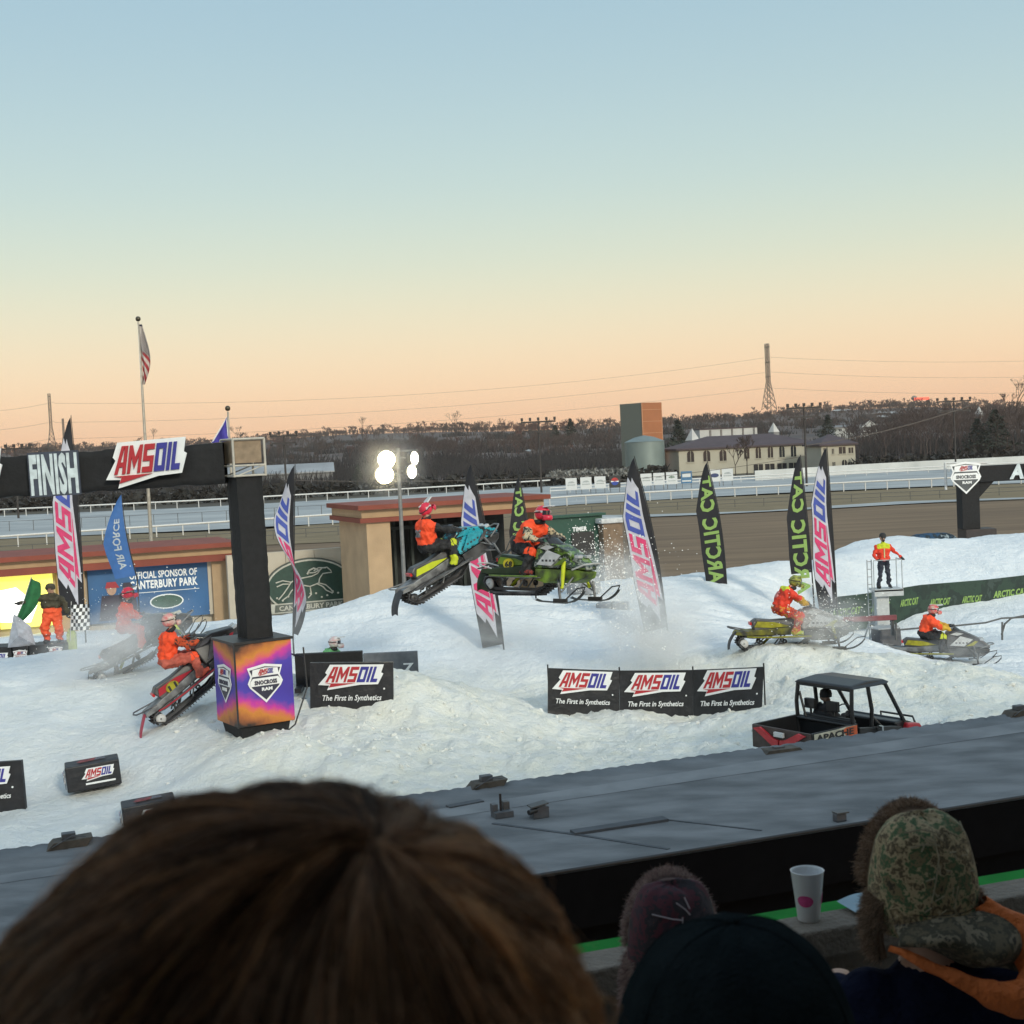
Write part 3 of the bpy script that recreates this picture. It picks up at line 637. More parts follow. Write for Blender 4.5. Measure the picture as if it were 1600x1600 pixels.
for i, (px, yb, yt, D, lb) in enumerate([(1082, 688, 669, 320, 'white pointed tent top left of the rooftop panels'), (1209, 675, 660, 320, 'white pointed tent top right of the rooftop panels'), (1530, 647, 635, 460, 'pale pointed gable among the bare trees at right')]):
    b = at(px, yb, D); t = at(px, yt, D); h = t.z - b.z; root = empty('tent_top', (b.x, D, b.z), .6, lb, 'tent', 'white pointed tops'); s = h * .42
    part('canopy', root, lambda mb: mb.add([(-s, -s, 0), (s, -s, 0), (s, s, 0), (-s, s, 0), (0, 0, h)], [(0, 3, 2, 1), (0, 1, 4), (1, 2, 4), (2, 3, 4), (3, 0, 4)], whitew)); part('wall', root, lambda mb: mb.box((0, 0, -h * .8), (s * 1.9, s * 1.9, h * 1.6), greyw))
# ------------------------------------------------------------------ rails of the race track
rail_m = mat('white_rail', (.62, .62, .62), .5, var=.06); thin_m = mat('thin_post', (.10, .10, .10), .6)
def rail(name, label, pts, hgt, spacing, postr, railr, z0, m, bars=(1.0,), cat='fence'):
    P = [atz(px, py, z0) for px, py in pts]; root = empty(name, (P[0].x, P[0].y, z0), 0, label, cat); o0 = P[0]; loc = [p - o0 for p in P]
    for bfrac in bars: part('top_rail' if bfrac == 1.0 else 'rail', root, lambda mb: mb.tube([q + Vector((0, 0, hgt * bfrac)) for q in loc], railr, m, 6))
    proto = None; acc = 0; k = 0; cnt = 0
    for a, b in zip(loc[:-1], loc[1:]):
        l = (b - a).length; s = spacing - acc if acc else 0
        while s < l and cnt < 98:
            p = a.lerp(b, s / l)
            if proto is None:
                mb = MB(); mb.tube([(0, 0, -.3), (0, 0, hgt)], postr, m, 6); proto = mb.build('post', root); ob = proto
            else: ob = proto.copy(); COL.objects.link(ob); ob.parent = root
            ob.location = p; s += spacing; cnt += 1
        acc = l - (s - spacing)
    return root
rail('track_rail', 'near white race track rail with round posts running the whole width', [(-60, 860), (0, 857), (300, 836), (600, 815), (900, 790), (1100, 779), (1400, 765), (1700, 752)], 1.15, 2.65, .07, .11, G0, rail_m)
rail('wire_fence', 'thin wire fence on the dry grass in front of the white rail', [(-60, 872), (300, 852), (600, 832), (900, 805), (1100, 795), (1400, 782), (1700, 769)], .85, 3.0, .035, .03, G0, thin_m, (1.0, .5))
rail('far_rail', 'far white rail behind the snowy strip at left and middle', [(-60, 812), (300, 795), (600, 778), (860, 762)], 1.3, 3.4, .07, .12, G0, rail_m)
rail('far_rail', 'far white rail behind the snowy strip at right', [(860, 773), (1100, 757), (1300, 747), (1480, 738), (1700, 727)], 1.0, 3.4, .06, .1, G0, rail_m, (1.0, .55))
rail('inner_fence', 'thin leaning wire fence standing in the snow strip at left', [(-60, 835), (300, 818), (600, 800), (700, 792)], 1.3, 2.9, .04, .025, G0, thin_m)
# long white barrier behind the far rail
bm_ = mat('barrier_white', (.55, .57, .58), .7, scale=.3, var=.08)
P = [atz(x, y, G0) for x, y in [(1180, 752), (1350, 741), (1500, 733), (1720, 722)]]; mb = MB()
for a, b in zip(P[:-1], P[1:]): mb.add([a, b, b + Vector((0, 0, 1.7)), a + Vector((0, 0, 1.7)), a + Vector((0, .3, 0)), b + Vector((0, .3, 0)), b + Vector((0, .3, 1.7)), a + Vector((0, .3, 1.7))], [(0, 1, 2, 3), (3, 2, 6, 7), (5, 4, 7, 6)], bm_)
tag(mb.build('barrier_wall'), 'long low white barrier behind the far rail at right', 'barrier')
# hedge / dark line and frosty shrubs
mb = MB(); rh = random.Random(8); hd = mat('hedge', (.03, .028, .026), .95, col2=(.018, .018, .018), scale=.4)
for k in range(420):
    px = rh.uniform(-50, 1660); px = px if not 1050 < px < 1340 else rh.uniform(300, 1050); D = 262 + (px - 800) * .01; yb = 733 - (px - 800) * .047 + 28; c = at(px, yb, D); c.z = -.6
    fol(mb, (c.x, D, .2), rh.uniform(1, 2.5), rh.uniform(.8, 1.7), 16, .5, hd, rh)
tag(mb.build('hedge', recalc=False), 'low dark hedge running behind the far rail', 'hedge', kind='stuff')
fr_m = mat('frosted_shrub', (.30, .30, .29), .9, col2=(.09, .09, .09), scale=1.5)
mb = MB()
for k in range(150):
    px = rh.uniform(860, 985); D = 245; c = at(px, 700, D); fol(mb, (c.x, D, at(px, 738 - (px - 860) * .045, D).z - .6), .9, .55, 12, .28, fr_m, rh)
tag(mb.build('frosted_hedge', recalc=False), 'pale frosted hedge line left of the round tank', 'hedge', kind='stuff')
# sponsor boards on the far rail
wb = mat('board_white', (.60, .62, .64), .6, var=.04); bk = mat('board_black', (.03, .03, .035), .5); fb = mat('faded_print', (.40, .44, .46), .6)
brd = [(893, 'plain'), (916, 'plain'), (938, 'plain'), (961, 'disc'), (1010, 'plain'), (1030, 'plain'), (1050, 'green'), (1073, 'blue'), (1117, 'oval'), (1137, 'plain')]
lbs = {0: 'leftmost white sponsor board on the far rail', 1: 'white sponsor board second from the left on the far rail', 2: 'white sponsor board just left of the black emblem board', 3: 'black board with red white and blue round emblem', 4: 'white sponsor board just right of the big leaning feather flag', 5: 'white sponsor board left of the green printed one',
       6: 'white sponsor board printed with a green fan', 7: 'blue and white sponsor board on the far rail', 8: 'white board with a dark blue oval right of the green lettered feather flag', 9: 'rightmost white sponsor board on the far rail'}
for i, (px, kd) in enumerate(brd):
    D = 203; c = at(px, 766 - (px - 893) * .06, D); root = empty('sponsor_board', (c.x, D, c.z), 0, lbs[i], 'sign', 'sponsor boards along the far rail'); W, H = 1.62, 1.75
    base = bk if kd == 'disc' else (mat('board_blue', (.06, .17, .32), .5) if kd == 'blue' else wb)
    part('panel', root, lambda mb: mb.box((0, 0, H / 2), (W, .08, H), base), bevel=.02)
    def pr(mb):
        if kd == 'disc':
            for (m, a0, a1) in ((mat('disc_red', (.5, .03, .03), .5), 10, 170), (mat('disc_blue', (.02, .06, .35), .5), 190, 350), (m_white(), -10, 10), (m_white(), 170, 190)):
                mb.prism([(0, .9)] + [(.55 * cos(R(a0 + (a1 - a0) * t / 8)), .9 + .55 * sin(R(a0 + (a1 - a0) * t / 8))) for t in range(9)], .045, .06, m, XZ())
        elif kd == 'oval': mb.prism([(.6 * cos(t * pi / 10), .9 + .3 * sin(t * pi / 10)) for t in range(20)], .045, .06, mat('oval_blue', (.03, .05, .15), .5), XZ())
        elif kd == 'green':
            for a in (30, 60, 90, 120, 150): mb.prism([(0, .85), (.5 * cos(R(a - 9)), .85 + .4 * sin(R(a - 9))), (.5 * cos(R(a + 9)), .85 + .4 * sin(R(a + 9)))], .045, .06, mat('fan_green', (.03, .12, .05), .5), XZ())
            mb.box((0, -.05, .5), (1.1, .02, .12), fb)
        elif kd == 'blue': mb.box((0, -.05, 1.15), (1.2, .02, .5), wb); mb.box((0, -.05, .35), (1.3, .02, .2), wb)
        else: mb.prism([(.5 * cos(t * pi / 8), 1.0 + .28 * sin(t * pi / 8)) for t in range(9)], .045, .06, fb, XZ()); mb.box((0, -.05, .75), (1.1, .02, .14), fb)
    part('print', root, pr); part('leg', root, lambda mb: mb.box((-W * .4, .1, -.3), (.08, .08, .8), thin_m)); part('leg', root, lambda mb: mb.box((W * .4, .1, -.3), (.08, .08, .8), thin_m))
# ================================================================== INFIELD BUILDINGS
tan = mat('tan_stucco', (.44, .30, .18), .9, var=.08, scale=1.2, bump=.4, bscale=20); tan2 = mat('pale_stucco', (.48, .42, .34), .9, var=.06, scale=1, bump=.3, bscale=20)
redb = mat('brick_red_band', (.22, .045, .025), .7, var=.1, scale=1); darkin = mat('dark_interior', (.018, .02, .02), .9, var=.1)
black = mat('black_cloth', (.012, .012, .014), .85, var=.15, scale=8, bump=.5, bscale=12); blackp = mat('black_paint', (.02, .02, .022), .45, var=.1)
def rect(F, x0, x1, yt, yb):                    # pixel box on a plane -> s0,s1,zb,zt (measured on its centre lines)
    ym = (yt + yb) / 2; xm = (x0 + x1) / 2
    return F.sz(x0, ym)[0], F.sz(x1, ym)[0], F.sz(xm, yb)[1], F.sz(xm, yt)[1]
TH = 21.5
F = Plane(180, 950, 60, TH)
def left_building():
    root = empty('infield_building', F.o, F.th, 'tan building at left with two brick red bands and big billboards', 'building')
    s0, s1, zb, zt = rect(F, -160, 357, 859, 990); zb = -1
    z = lambda x, y: F.sz(x, y)[1]
    z1 = z(180, 858.5); z2 = z(180, 866); z3 = z(180, 876.5); z4 = z(180, 887)
    sr = F.sz(360, 900)[0]; sl = F.sz(-200, 900)[0]
    part('wall', root, lambda mb: mb.box(((sl + sr) / 2, 2.25, (z4 - 1) / 2), (sr - sl, 4, z4 + 1), tan2))
    part('fascia', root, lambda mb: mb.box(((sl + sr) / 2, 1.9, (z1 + z4) / 2), (sr - sl + .2, 4.6, z1 - z4 - .02), tan))
    part('trim_band', root, lambda mb: mb.box(((sl + sr) / 2, 1.8, (z1 + z2) / 2 + .02), (sr - sl + .6, 5.1, z1 - z2), redb)); part('trim_band', root, lambda mb: mb.box(((sl + sr) / 2, 1.85, (z3 + z4) / 2), (sr - sl + .4, 4.9, z3 - z4), redb))
    for a, b in ((332, 362), (90, 133), (-40, -4)):
        x0 = F.sz(a, 930)[0]; x1 = F.sz(b, 930)[0]; part('pillar', root, lambda mb: mb.box(((x0 + x1) / 2, 0, (z4 - 1.02) / 2), (x1 - x0, .5, z4 + 1), tan))
    # blue sponsor billboard
    s0, s1, zb, zt = rect(F, 138, 326, 880, 968)
    bb = part('billboard', root, lambda mb: mb.box(((s0 + s1) / 2, .12, (zb + zt) / 2), (s1 - s0, .24, zt - zb), mat('billboard_blue', (.025, .11, .27), .5, var=.15, scale=.5)), label='blue billboard with white lettering')
    part('frame', bb, lambda mb: (mb.box(((s0 + s1) / 2, .1, zt + .06), (s1 - s0 + .3, .3, .12), tan2), mb.box((s1 + .08, .1, (zt + zb) / 2), (.16, .3, zt - zb), tan2)))
    def tx(mb):
        M = XZ(); wd = s1 - s0; x = s0 + wd * .34; hh = (zt - zb)
        text(mb, 'OFFICIAL SPONSOR OF', x, zt - hh * .27, wd * .57, hh * .13, m_white(), M, .01, .02)
        text(mb, 'CANTERBURY PARK', x, zt - hh * .45, wd * .57, hh * .15, m_white(), M, .01, .02, bold=.035)
        mb.prism([(x + .1, zt - hh * .51), (s1 - .4, zt - hh * .51), (s1 - .4, zt - hh * .52), (x + .1, zt - hh * .52)], .005, .02, m_white(), M)
        cx, cz_ = s0 + wd * .64, zt - hh * .7
        mb.prism([(cx + .72 * cos(t * pi / 12), cz_ + .32 * sin(t * pi / 12)) for t in range(24)], .005, .02, m_white(), M)
        mb.prism([(cx + .66 * cos(t * pi / 12), cz_ + .27 * sin(t * pi / 12)) for t in range(24)], .02, .03, mat('oval_green', (.04, .10, .07), .6), M)
    part('lettering', bb, tx)
    def figs(mb):                                # printed people on the billboard: dark hair, red caps, dark coats
        M = XZ(); sk = mat('print_skin', (.45, .28, .2), .6); rd = mat('print_red', (.35, .03, .04), .6); dk = mat('print_dark', (.04, .03, .05), .6)
        for cx, r_, c in ((s0 + .95, .26, rd), (s0 + 1.6, .2, dk)):
            cz_ = zt - 1.0; e = lambda a, b, x, z, k=14: [(x + a * cos(2 * pi * t / k), z + b * sin(2 * pi * t / k)) for t in range(k)]
            mb.prism([(cx - r_ * 2.2, zb + .1), (cx + r_ * 2.2, zb + .1), (cx + r_ * 1.6, cz_ - r_), (cx - r_ * 1.6, cz_ - r_)], .004, .012, dk, M)
            mb.prism(e(r_ * .8, r_, cx, cz_), .014, .02, sk, M); mb.prism([(cx - r_, cz_ + r_ * .2), (cx + r_ * 1.3, cz_ + r_ * .2), (cx + r_ * .7, cz_ + r_ * 1.2), (cx - r_ * .7, cz_ + r_ * 1.2)], .022, .03, c, M)
    part('printed_figures', bb, figs)
    s0, s1, zb, zt = rect(F, -2, 84, 893, 980)
    def led(mb):
        M = XZ(); ye = mat('screen_yellow', (.8, .8, .2), .5, emit=((1, .86, .12), .85), scale=.7, var=.2); wh = mat('screen_white', (.9, .9, .85), .5, emit=((1, 1, .93), 1.6))
        mb.box(((s0 + s1) / 2, .1, (zb + zt) / 2), (s1 - s0, .3, zt - zb), ye)
        mb.prism([(s0, zb + .3), (s0 + 1.2, zb + .2), (s0 + 1.5, zb + .9), (s0 + .9, zb + 1.5), (s0 + .7, zb + 1.7), (s0, zb + 1.6)], .06, .07, wh, M)
    sc_ = part('screen', root, led, label='glowing yellow and white advertising screen')
left_building()
# pale wall with the oval track sign
F = Plane(500, 930, 62, TH)
def mid_wall():
    root = empty('sign_wall', F.o, F.th, 'pale concrete wall carrying the oval green horse emblem', 'wall')
    s0, s1, zb, zt = rect(F, 357, 582, 860, 990)
    part('panel', root, lambda mb: [mb.box((s0 + (s1 - s0) * (k + .5) / 5, .15, (zt - 1) / 2), ((s1 - s0) / 5 - .02, .3, zt + 1), tan2) for k in range(5)])
    cs, cz_ = F.sz(483, 915); a, b = 67 / FPX * 62 / cos(R(TH)) * .98, 44 / FPX * 62
    e = lambda k, n=40: [(cs + a * k * cos(2 * pi * t / n), cz_ + b * (1 - (1 - k) * 1.6) * sin(2 * pi * t / n)) for t in range(n)]
    gd = mat('emblem_green', (.02, .055, .04), .5); wl = mat('emblem_cream', (.55, .53, .46), .5)
    o = empty('oval_sign', F.o - F.n * .02, F.th, 'oval green sign with running horse outline and white lettered ribbon', 'sign')
    part('backing', o, lambda mb: mb.prism(e(1.0), .0, .10, mat('emblem_rim', (.07, .08, .07), .5), XZ()))
    part('rim', o, lambda mb: mb.prism(e(.965), .105, .12, wl, XZ())); part('face', o, lambda mb: mb.prism(e(.93), .125, .14, gd, XZ()))
    def horse(mb):
        M = XZ(); z0 = .17
        def ln(pts, r=.028):
            mb.tube([Vector((cs + x * a, -z0, cz_ + y * b)) for x, y in pts], r, wl, 5)
        ln([(.48, .50), (.40, .62), (.28, .60), (.18, .42), (.05, .34), (-.15, .30), (-.3, .28), (-.42, .18)]); ln([(.48, .50), (.5, .42), (.42, .42), (.3, .40), (.22, .24), (.2, .08)])
        ln([(.2, .08), (.35, 0), (.45, -.15), (.52, -.3)]); ln([(.15, .06), (.28, -.05), (.36, -.2), (.5, -.32)]); ln([(.2, .08), (.0, -.02), (-.2, .06), (-.3, .0), (-.42, -.12), (-.5, -.3), (-.62, -.42)])
        ln([(-.42, .18), (-.5, .0), (-.6, -.2), (-.72, -.4)]); ln([(-.42, .18), (-.6, .26), (-.76, .2)]); ln([(-.44, .12), (-.6, .14), (-.74, .06)]); ln([(.0, -.05), (.02, -.3), (-.06, -.42)])
        ln([(.38, .6), (.2, .62), (.1, .52)]); ln([(.28, .58), (.12, .46), (0, .46)]); ln([(-.05, .42), (.0, .55), (.1, .62), (.2, .55)], .04)
        for k in range(12): mb.ball((cs + a * (-.75 + .125 * k), -z0, cz_ + b * (-.34 - .10 * sin(k * 1.7))), (.05, .02, .045), wl, 8)
    part('horse_emblem', o, horse)
    def rib(mb):
        M = XZ(); zr = cz_ - b * .72; mb.prism([(cs - a * 1.02, zr - .2), (cs + a * 1.02, zr - .2), (cs + a * .95, zr + .22), (cs - a * .95, zr + .22)], .15, .2, wl, M)
        mb.prism([(cs - a * .82, zr - .15), (cs + a * .82, zr - .15), (cs + a * .8, zr + .17), (cs - a * .8, zr + .17)], .205, .215, mat('ribbon_grey', (.12, .13, .11), .6), M)
        text(mb, 'CANTERBURY PARK', cs - a * .72, zr - .1, a * 1.44, .22, wl, M, .23, .02, bold=.03)
    part('ribbon', o, rib)
mid_wall()
# right tan building, dark inside
F = Plane(700, 850, 58, TH)
def right_building():
    root = empty('open_building', F.o, F.th, 'tan flat building in the middle with red bands and dark open front', 'building')
    z = lambda x, y: F.sz(x, y)[1]; sl = F.sz(569, 850)[0]; sr = F.sz(851, 850)[0]; zt = z(710, 781); za = z(710, 788); zb_ = z(710, 801); zc = z(710, 808)
    c = (sl + sr) / 2; wd = sr - sl
    part('trim_band', root, lambda mb: mb.box((c, 2.3, (zt + za) / 2), (wd + .5, 5.2, zt - za), redb)); part('fascia', root, lambda mb: mb.box((c, 2.4, (za + zb_) / 2), (wd + .1, 4.8, za - zb_ - .01), tan)); part('trim_band', root, lambda mb: mb.box((c, 2.35, (zb_ + zc) / 2), (wd + .3, 5, zb_ - zc), redb))
    x1 = F.sz(612, 870)[0]; x0 = F.sz(575, 870)[0]
    part('pillar', root, lambda mb: mb.box(((x0 + x1) / 2, 2.15, zc / 2 - .5), (x1 - x0, 4.3, zc + .98), tan)); x2 = F.sz(836, 830)[0]; part('pillar', root, lambda mb: mb.box(((x2 + sr - .1) / 2, 1, zc / 2 - .5), (sr - .1 - x2, 2, zc + .98), tan))
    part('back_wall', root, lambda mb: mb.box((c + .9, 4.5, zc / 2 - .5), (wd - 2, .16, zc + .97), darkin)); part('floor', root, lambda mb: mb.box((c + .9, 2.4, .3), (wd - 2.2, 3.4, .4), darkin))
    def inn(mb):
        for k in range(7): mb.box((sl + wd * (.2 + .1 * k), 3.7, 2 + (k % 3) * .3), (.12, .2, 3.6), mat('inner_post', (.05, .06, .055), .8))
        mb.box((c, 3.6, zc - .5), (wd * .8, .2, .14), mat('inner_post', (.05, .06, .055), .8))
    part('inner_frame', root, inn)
right_building()
F = Plane(905, 850, 57, TH)
def timer():
    root = empty('timer_board', F.o, F.th, 'dark green timer board with white word above a black display', 'sign'); s0, s1, zb, zt = rect(F, 851, 943, 808, 905); zb = -.5
    gm_ = mat('board_green', (.012, .06, .04), .6, var=.05); part('panel', root, lambda mb: mb.box(((s0 + s1) / 2, .15, (zb + zt) / 2), (s1 - s0, .3, zt - zb), gm_)); a, b, c, d = rect(F, 893, 928, 831, 868)
    part('display', root, lambda mb: mb.box(((a + b) / 2, -.03, (c + d) / 2), (b - a, .06, d - c), blackp)); t0, t1, t2, t3 = rect(F, 894, 917, 823, 830)
    part('lettering', root, lambda mb: text(mb, 'TIMER', t0, t2, t1 - t0, t3 - t2, m_white(), XZ(), .02, .02, bold=.04)); part('cap', root, lambda mb: mb.box(((s0 + s1) / 2, .1, zt + .06), (s1 - s0 + .2, .5, .1), gm_))
timer()
F = Plane(955, 860, 57, TH)
def pillar():
    s0, s1, zb, zt = rect(F, 944, 974, 817, 900); root = empty('stone_pillar', F.o, F.th, 'square tan block pillar with pale cap right of the green timer board', 'pillar')
    part('shaft', root, lambda mb: mb.box(((s0 + s1) / 2, .5, (zt - 1) / 2), (s1 - s0, 1, zt + 1), mat('tan_block', (.22, .15, .10), .9, scale=3, var=.15))); part('cap', root, lambda mb: mb.box(((s0 + s1) / 2, .5, zt + .1), (s1 - s0 + .25, 1.25, .2), mat('snowcap', (.6, .6, .6), .8)), bevel=.03)
pillar()
# ------------------------------------------------------------------ flag poles
def flagpole(px, pyt, pyb, D, label, lean=0):
    t = at(px, pyt, D); zb = 0.; h = t.z - zb; root = empty('flagpole', (t.x, D, zb), 0, label, 'flagpole', 'flagpoles behind the arch'); m = mat('pole_aluminium', (.42, .40, .36), .4, metal=.3)
    part('pole', root, lambda mb: mb.tube([(0, 0, 0), (0, 0, h * .4), (0, 0, h)], [.11, .09, .045], m, 10)); part('finial', root, lambda mb: mb.ball((0, 0, h + .16), .14, mat('finial', (.08, .07, .05), .35, metal=.6), 12)); return root, h
rt, h = flagpole(216, 503, 850, 75, 'tall pale flagpole with furled striped flag at left'); t0 = at(216, 506, 75); D = 75
def us_flag():
    top = at(217, 507, D).z; bot = at(221, 601, D).z; X0 = t0.x + .03; root = empty('striped_flag', (X0, D, bot), 0, 'limp red and white striped flag with dark blue starred corner on the tall pole', 'flag'); H = top - bot
    rdf = mat('flag_red', (.35, .03, .04), .8); wf = mat('flag_white', (.6, .55, .52), .8); bl = mat('flag_navy', (.025, .03, .07), .8)
    def fn(u, v):                                # narrow hanging folds
        wd = (.10 + .50 * sin(pi * min(1, (1 - v) * .9 + .08)) ** 1.2); x = u * wd * (1 - .25 * v); y = .10 * sin(u * 9 + v * 3) * (1 - .4 * v)
        return (x + .04 * sin(v * 7), y, v * H)
    def cloth(mb):
        nu, nv = 16, 60; vs = [fn(i / nu, j / nv) for j in range(nv + 1) for i in range(nu + 1)]
        for j in range(nv):
            for i in range(nu):
                u, v = (i + .5) / nu, (j + .5) / nv; st = int((v * 12 + u * 3.4)) % 2
                m = bl if v > .58 - .15 * u else (rdf if st else wf); a = j * (nu + 1) + i
                mb.add([vs[a], vs[a + 1], vs[a + nu + 2], vs[a + nu + 1]], [(0, 1, 2, 3)], m)
                if m is bl and (i + j) % 3 == 0 and v < .97: c = Vector(vs[a]); mb.add([c + Vector((0, -.03, 0)), c + Vector((.05, -.03, 0)), c + Vector((.05, -.03, .05)), c + Vector((0, -.03, .05))], [(0, 1, 2, 3)], wf)
    part('cloth', root, cloth); part('halyard', root, lambda mb: mb.tube([(-.06, -.04, -H), (-.06, -.04, H)], .01, m_white(), 4))
us_flag()
rt, h = flagpole(356, 643, 760, 72, 'shorter flagpole with the blue flag beside the arch column')
def blue_flag():
    D = 72; P0 = at(355, 652, D); P1 = at(357, 689, D); P2 = at(331, 692, D); root = empty('blue_flag', (P1.x, D, P1.z), 0, 'violet blue triangular flag with white edge flying left of its pole', 'flag')
    A, B, Cc = P0 - P1, Vector((0, 0, 0)), P2 - P1; mb = MB(); m = mat('flag_violet', (.06, .05, .36), .8); n = 10
    def fn(u, v): p = A.lerp(B, v).lerp(A.lerp(Cc, v), u); return p + Vector((0, .12 * sin(u * 6 + v * 4), 0))
    mb.grid(fn, n, n, m); mb.build('cloth', root); mb = MB(); mb.tube([A, A.lerp(Cc, .5), Cc], .035, m_white(), 5); mb.tube([A + Vector((-.04, 0, 0)), B], .03, m_white(), 5); mb.build('edge', root)
blue_flag()
# ================================================================== ARCHES
graph_m = None
def box_graphic():
    m = bpy.data.materials.new('arch_base_print'); m.use_nodes = True; t = m.node_tree; b = t.nodes['Principled BSDF']; b.inputs['Roughness'].default_value = .55
    A_ = t.nodes.new; lk = t.links.new; tcn = A_('ShaderNodeTexCoord'); s = A_('ShaderNodeSeparateXYZ'); lk(tcn.outputs['Object'], s.inputs[0])
    def mth(op, a, b_=None):
        n = A_('ShaderNodeMath'); n.operation = op
        for i, x in enumerate((a, b_)):
            if x is None: continue
            if isinstance(x, (int, float)): n.inputs[i].default_value = x
            else: lk(x, n.inputs[i])
        return n.outputs[0]
    sdist = mth('ADD', mth('ADD', s.outputs[0], s.outputs[1]), 1.2)          # distance from the near corner
    wv = A_('ShaderNodeTexNoise'); wv.inputs['Scale'].default_value = 5; wv.inputs['Detail'].default_value = 8; lk(tcn.outputs['Object'], wv.inputs['Vector'])
    f = mth('SUBTRACT', mth('ABSOLUTE', s.outputs[2]), mth('MULTIPLY', sdist, .34)); f = mth('ADD', f, mth('MULTIPLY', mth('SUBTRACT', wv.outputs['Fac'], .5), .30))
    r = A_('ShaderNodeValToRGB'); lk(mth('ADD', f, .20), r.inputs[0]); e = r.color_ramp.elements
    e[0].position = 0; e[0].color = (.05, .03, .30, 1); e[1].position = .93; e[1].color = (.015, .012, .012, 1)
    for p, c in ((.26, (.06, .04, .36)), (.36, (.22, .04, .34)), (.45, (.50, .03, .30)), (.54, (.62, .12, .10)), (.64, (.55, .20, .03)), (.78, (.35, .11, .03))): q = e.new(p); q.color = (*c, 1)
    lk(r.outputs[0], b.inputs['Base Color']); return m
graph_m = box_graphic()
def badge(mb, cx, cz_, wd, M, z=.01, dark=None):
    s = wd; W_ = m_white(); dk = dark or mat('badge_dark', (.03, .03, .06), .5)
    P = lambda pts, a, b, m: mb.prism([(cx + x * s, cz_ + y * s) for x, y in pts], a, b, m, M)
    P([(-.5, .42), (0, .5), (.5, .42), (.42, .18), (.5, .0), (.44, -.12), (0, -.55), (-.44, -.12), (-.5, .0), (-.42, .18)], z, z + .01, W_)
    P([(-.44, .36), (0, .43), (.44, .36), (.36, .18), (.44, .02), (.38, -.12), (0, -.47), (-.38, -.12), (-.44, .02), (-.36, .18)], z + .011, z + .018, dk)
    P([(-.38, .18), (.38, .18), (.36, .36), (0, .40), (-.36, .36)], z + .02, z + .026, W_)
    P([(-.42, -.08), (.42, -.08), (.44, .03), (.36, .13), (-.36, .13), (-.44, .03)], z + .02, z + .026, W_)
    oil_logo(mb, cx - .27 * s, cz_ + .17 * s, .55 * s, M, z + .027, .006, outline=False)
    text(mb, 'SNOCROSS', cx - .32 * s, cz_ - .05 * s, .64 * s, .12 * s, dk, M, z + .032, .01, bold=.05)
    text(mb, 'RAM', cx - .12 * s, cz_ - .22 * s, .3 * s, .09 * s, W_, M, z + .026, .012, bold=.05)
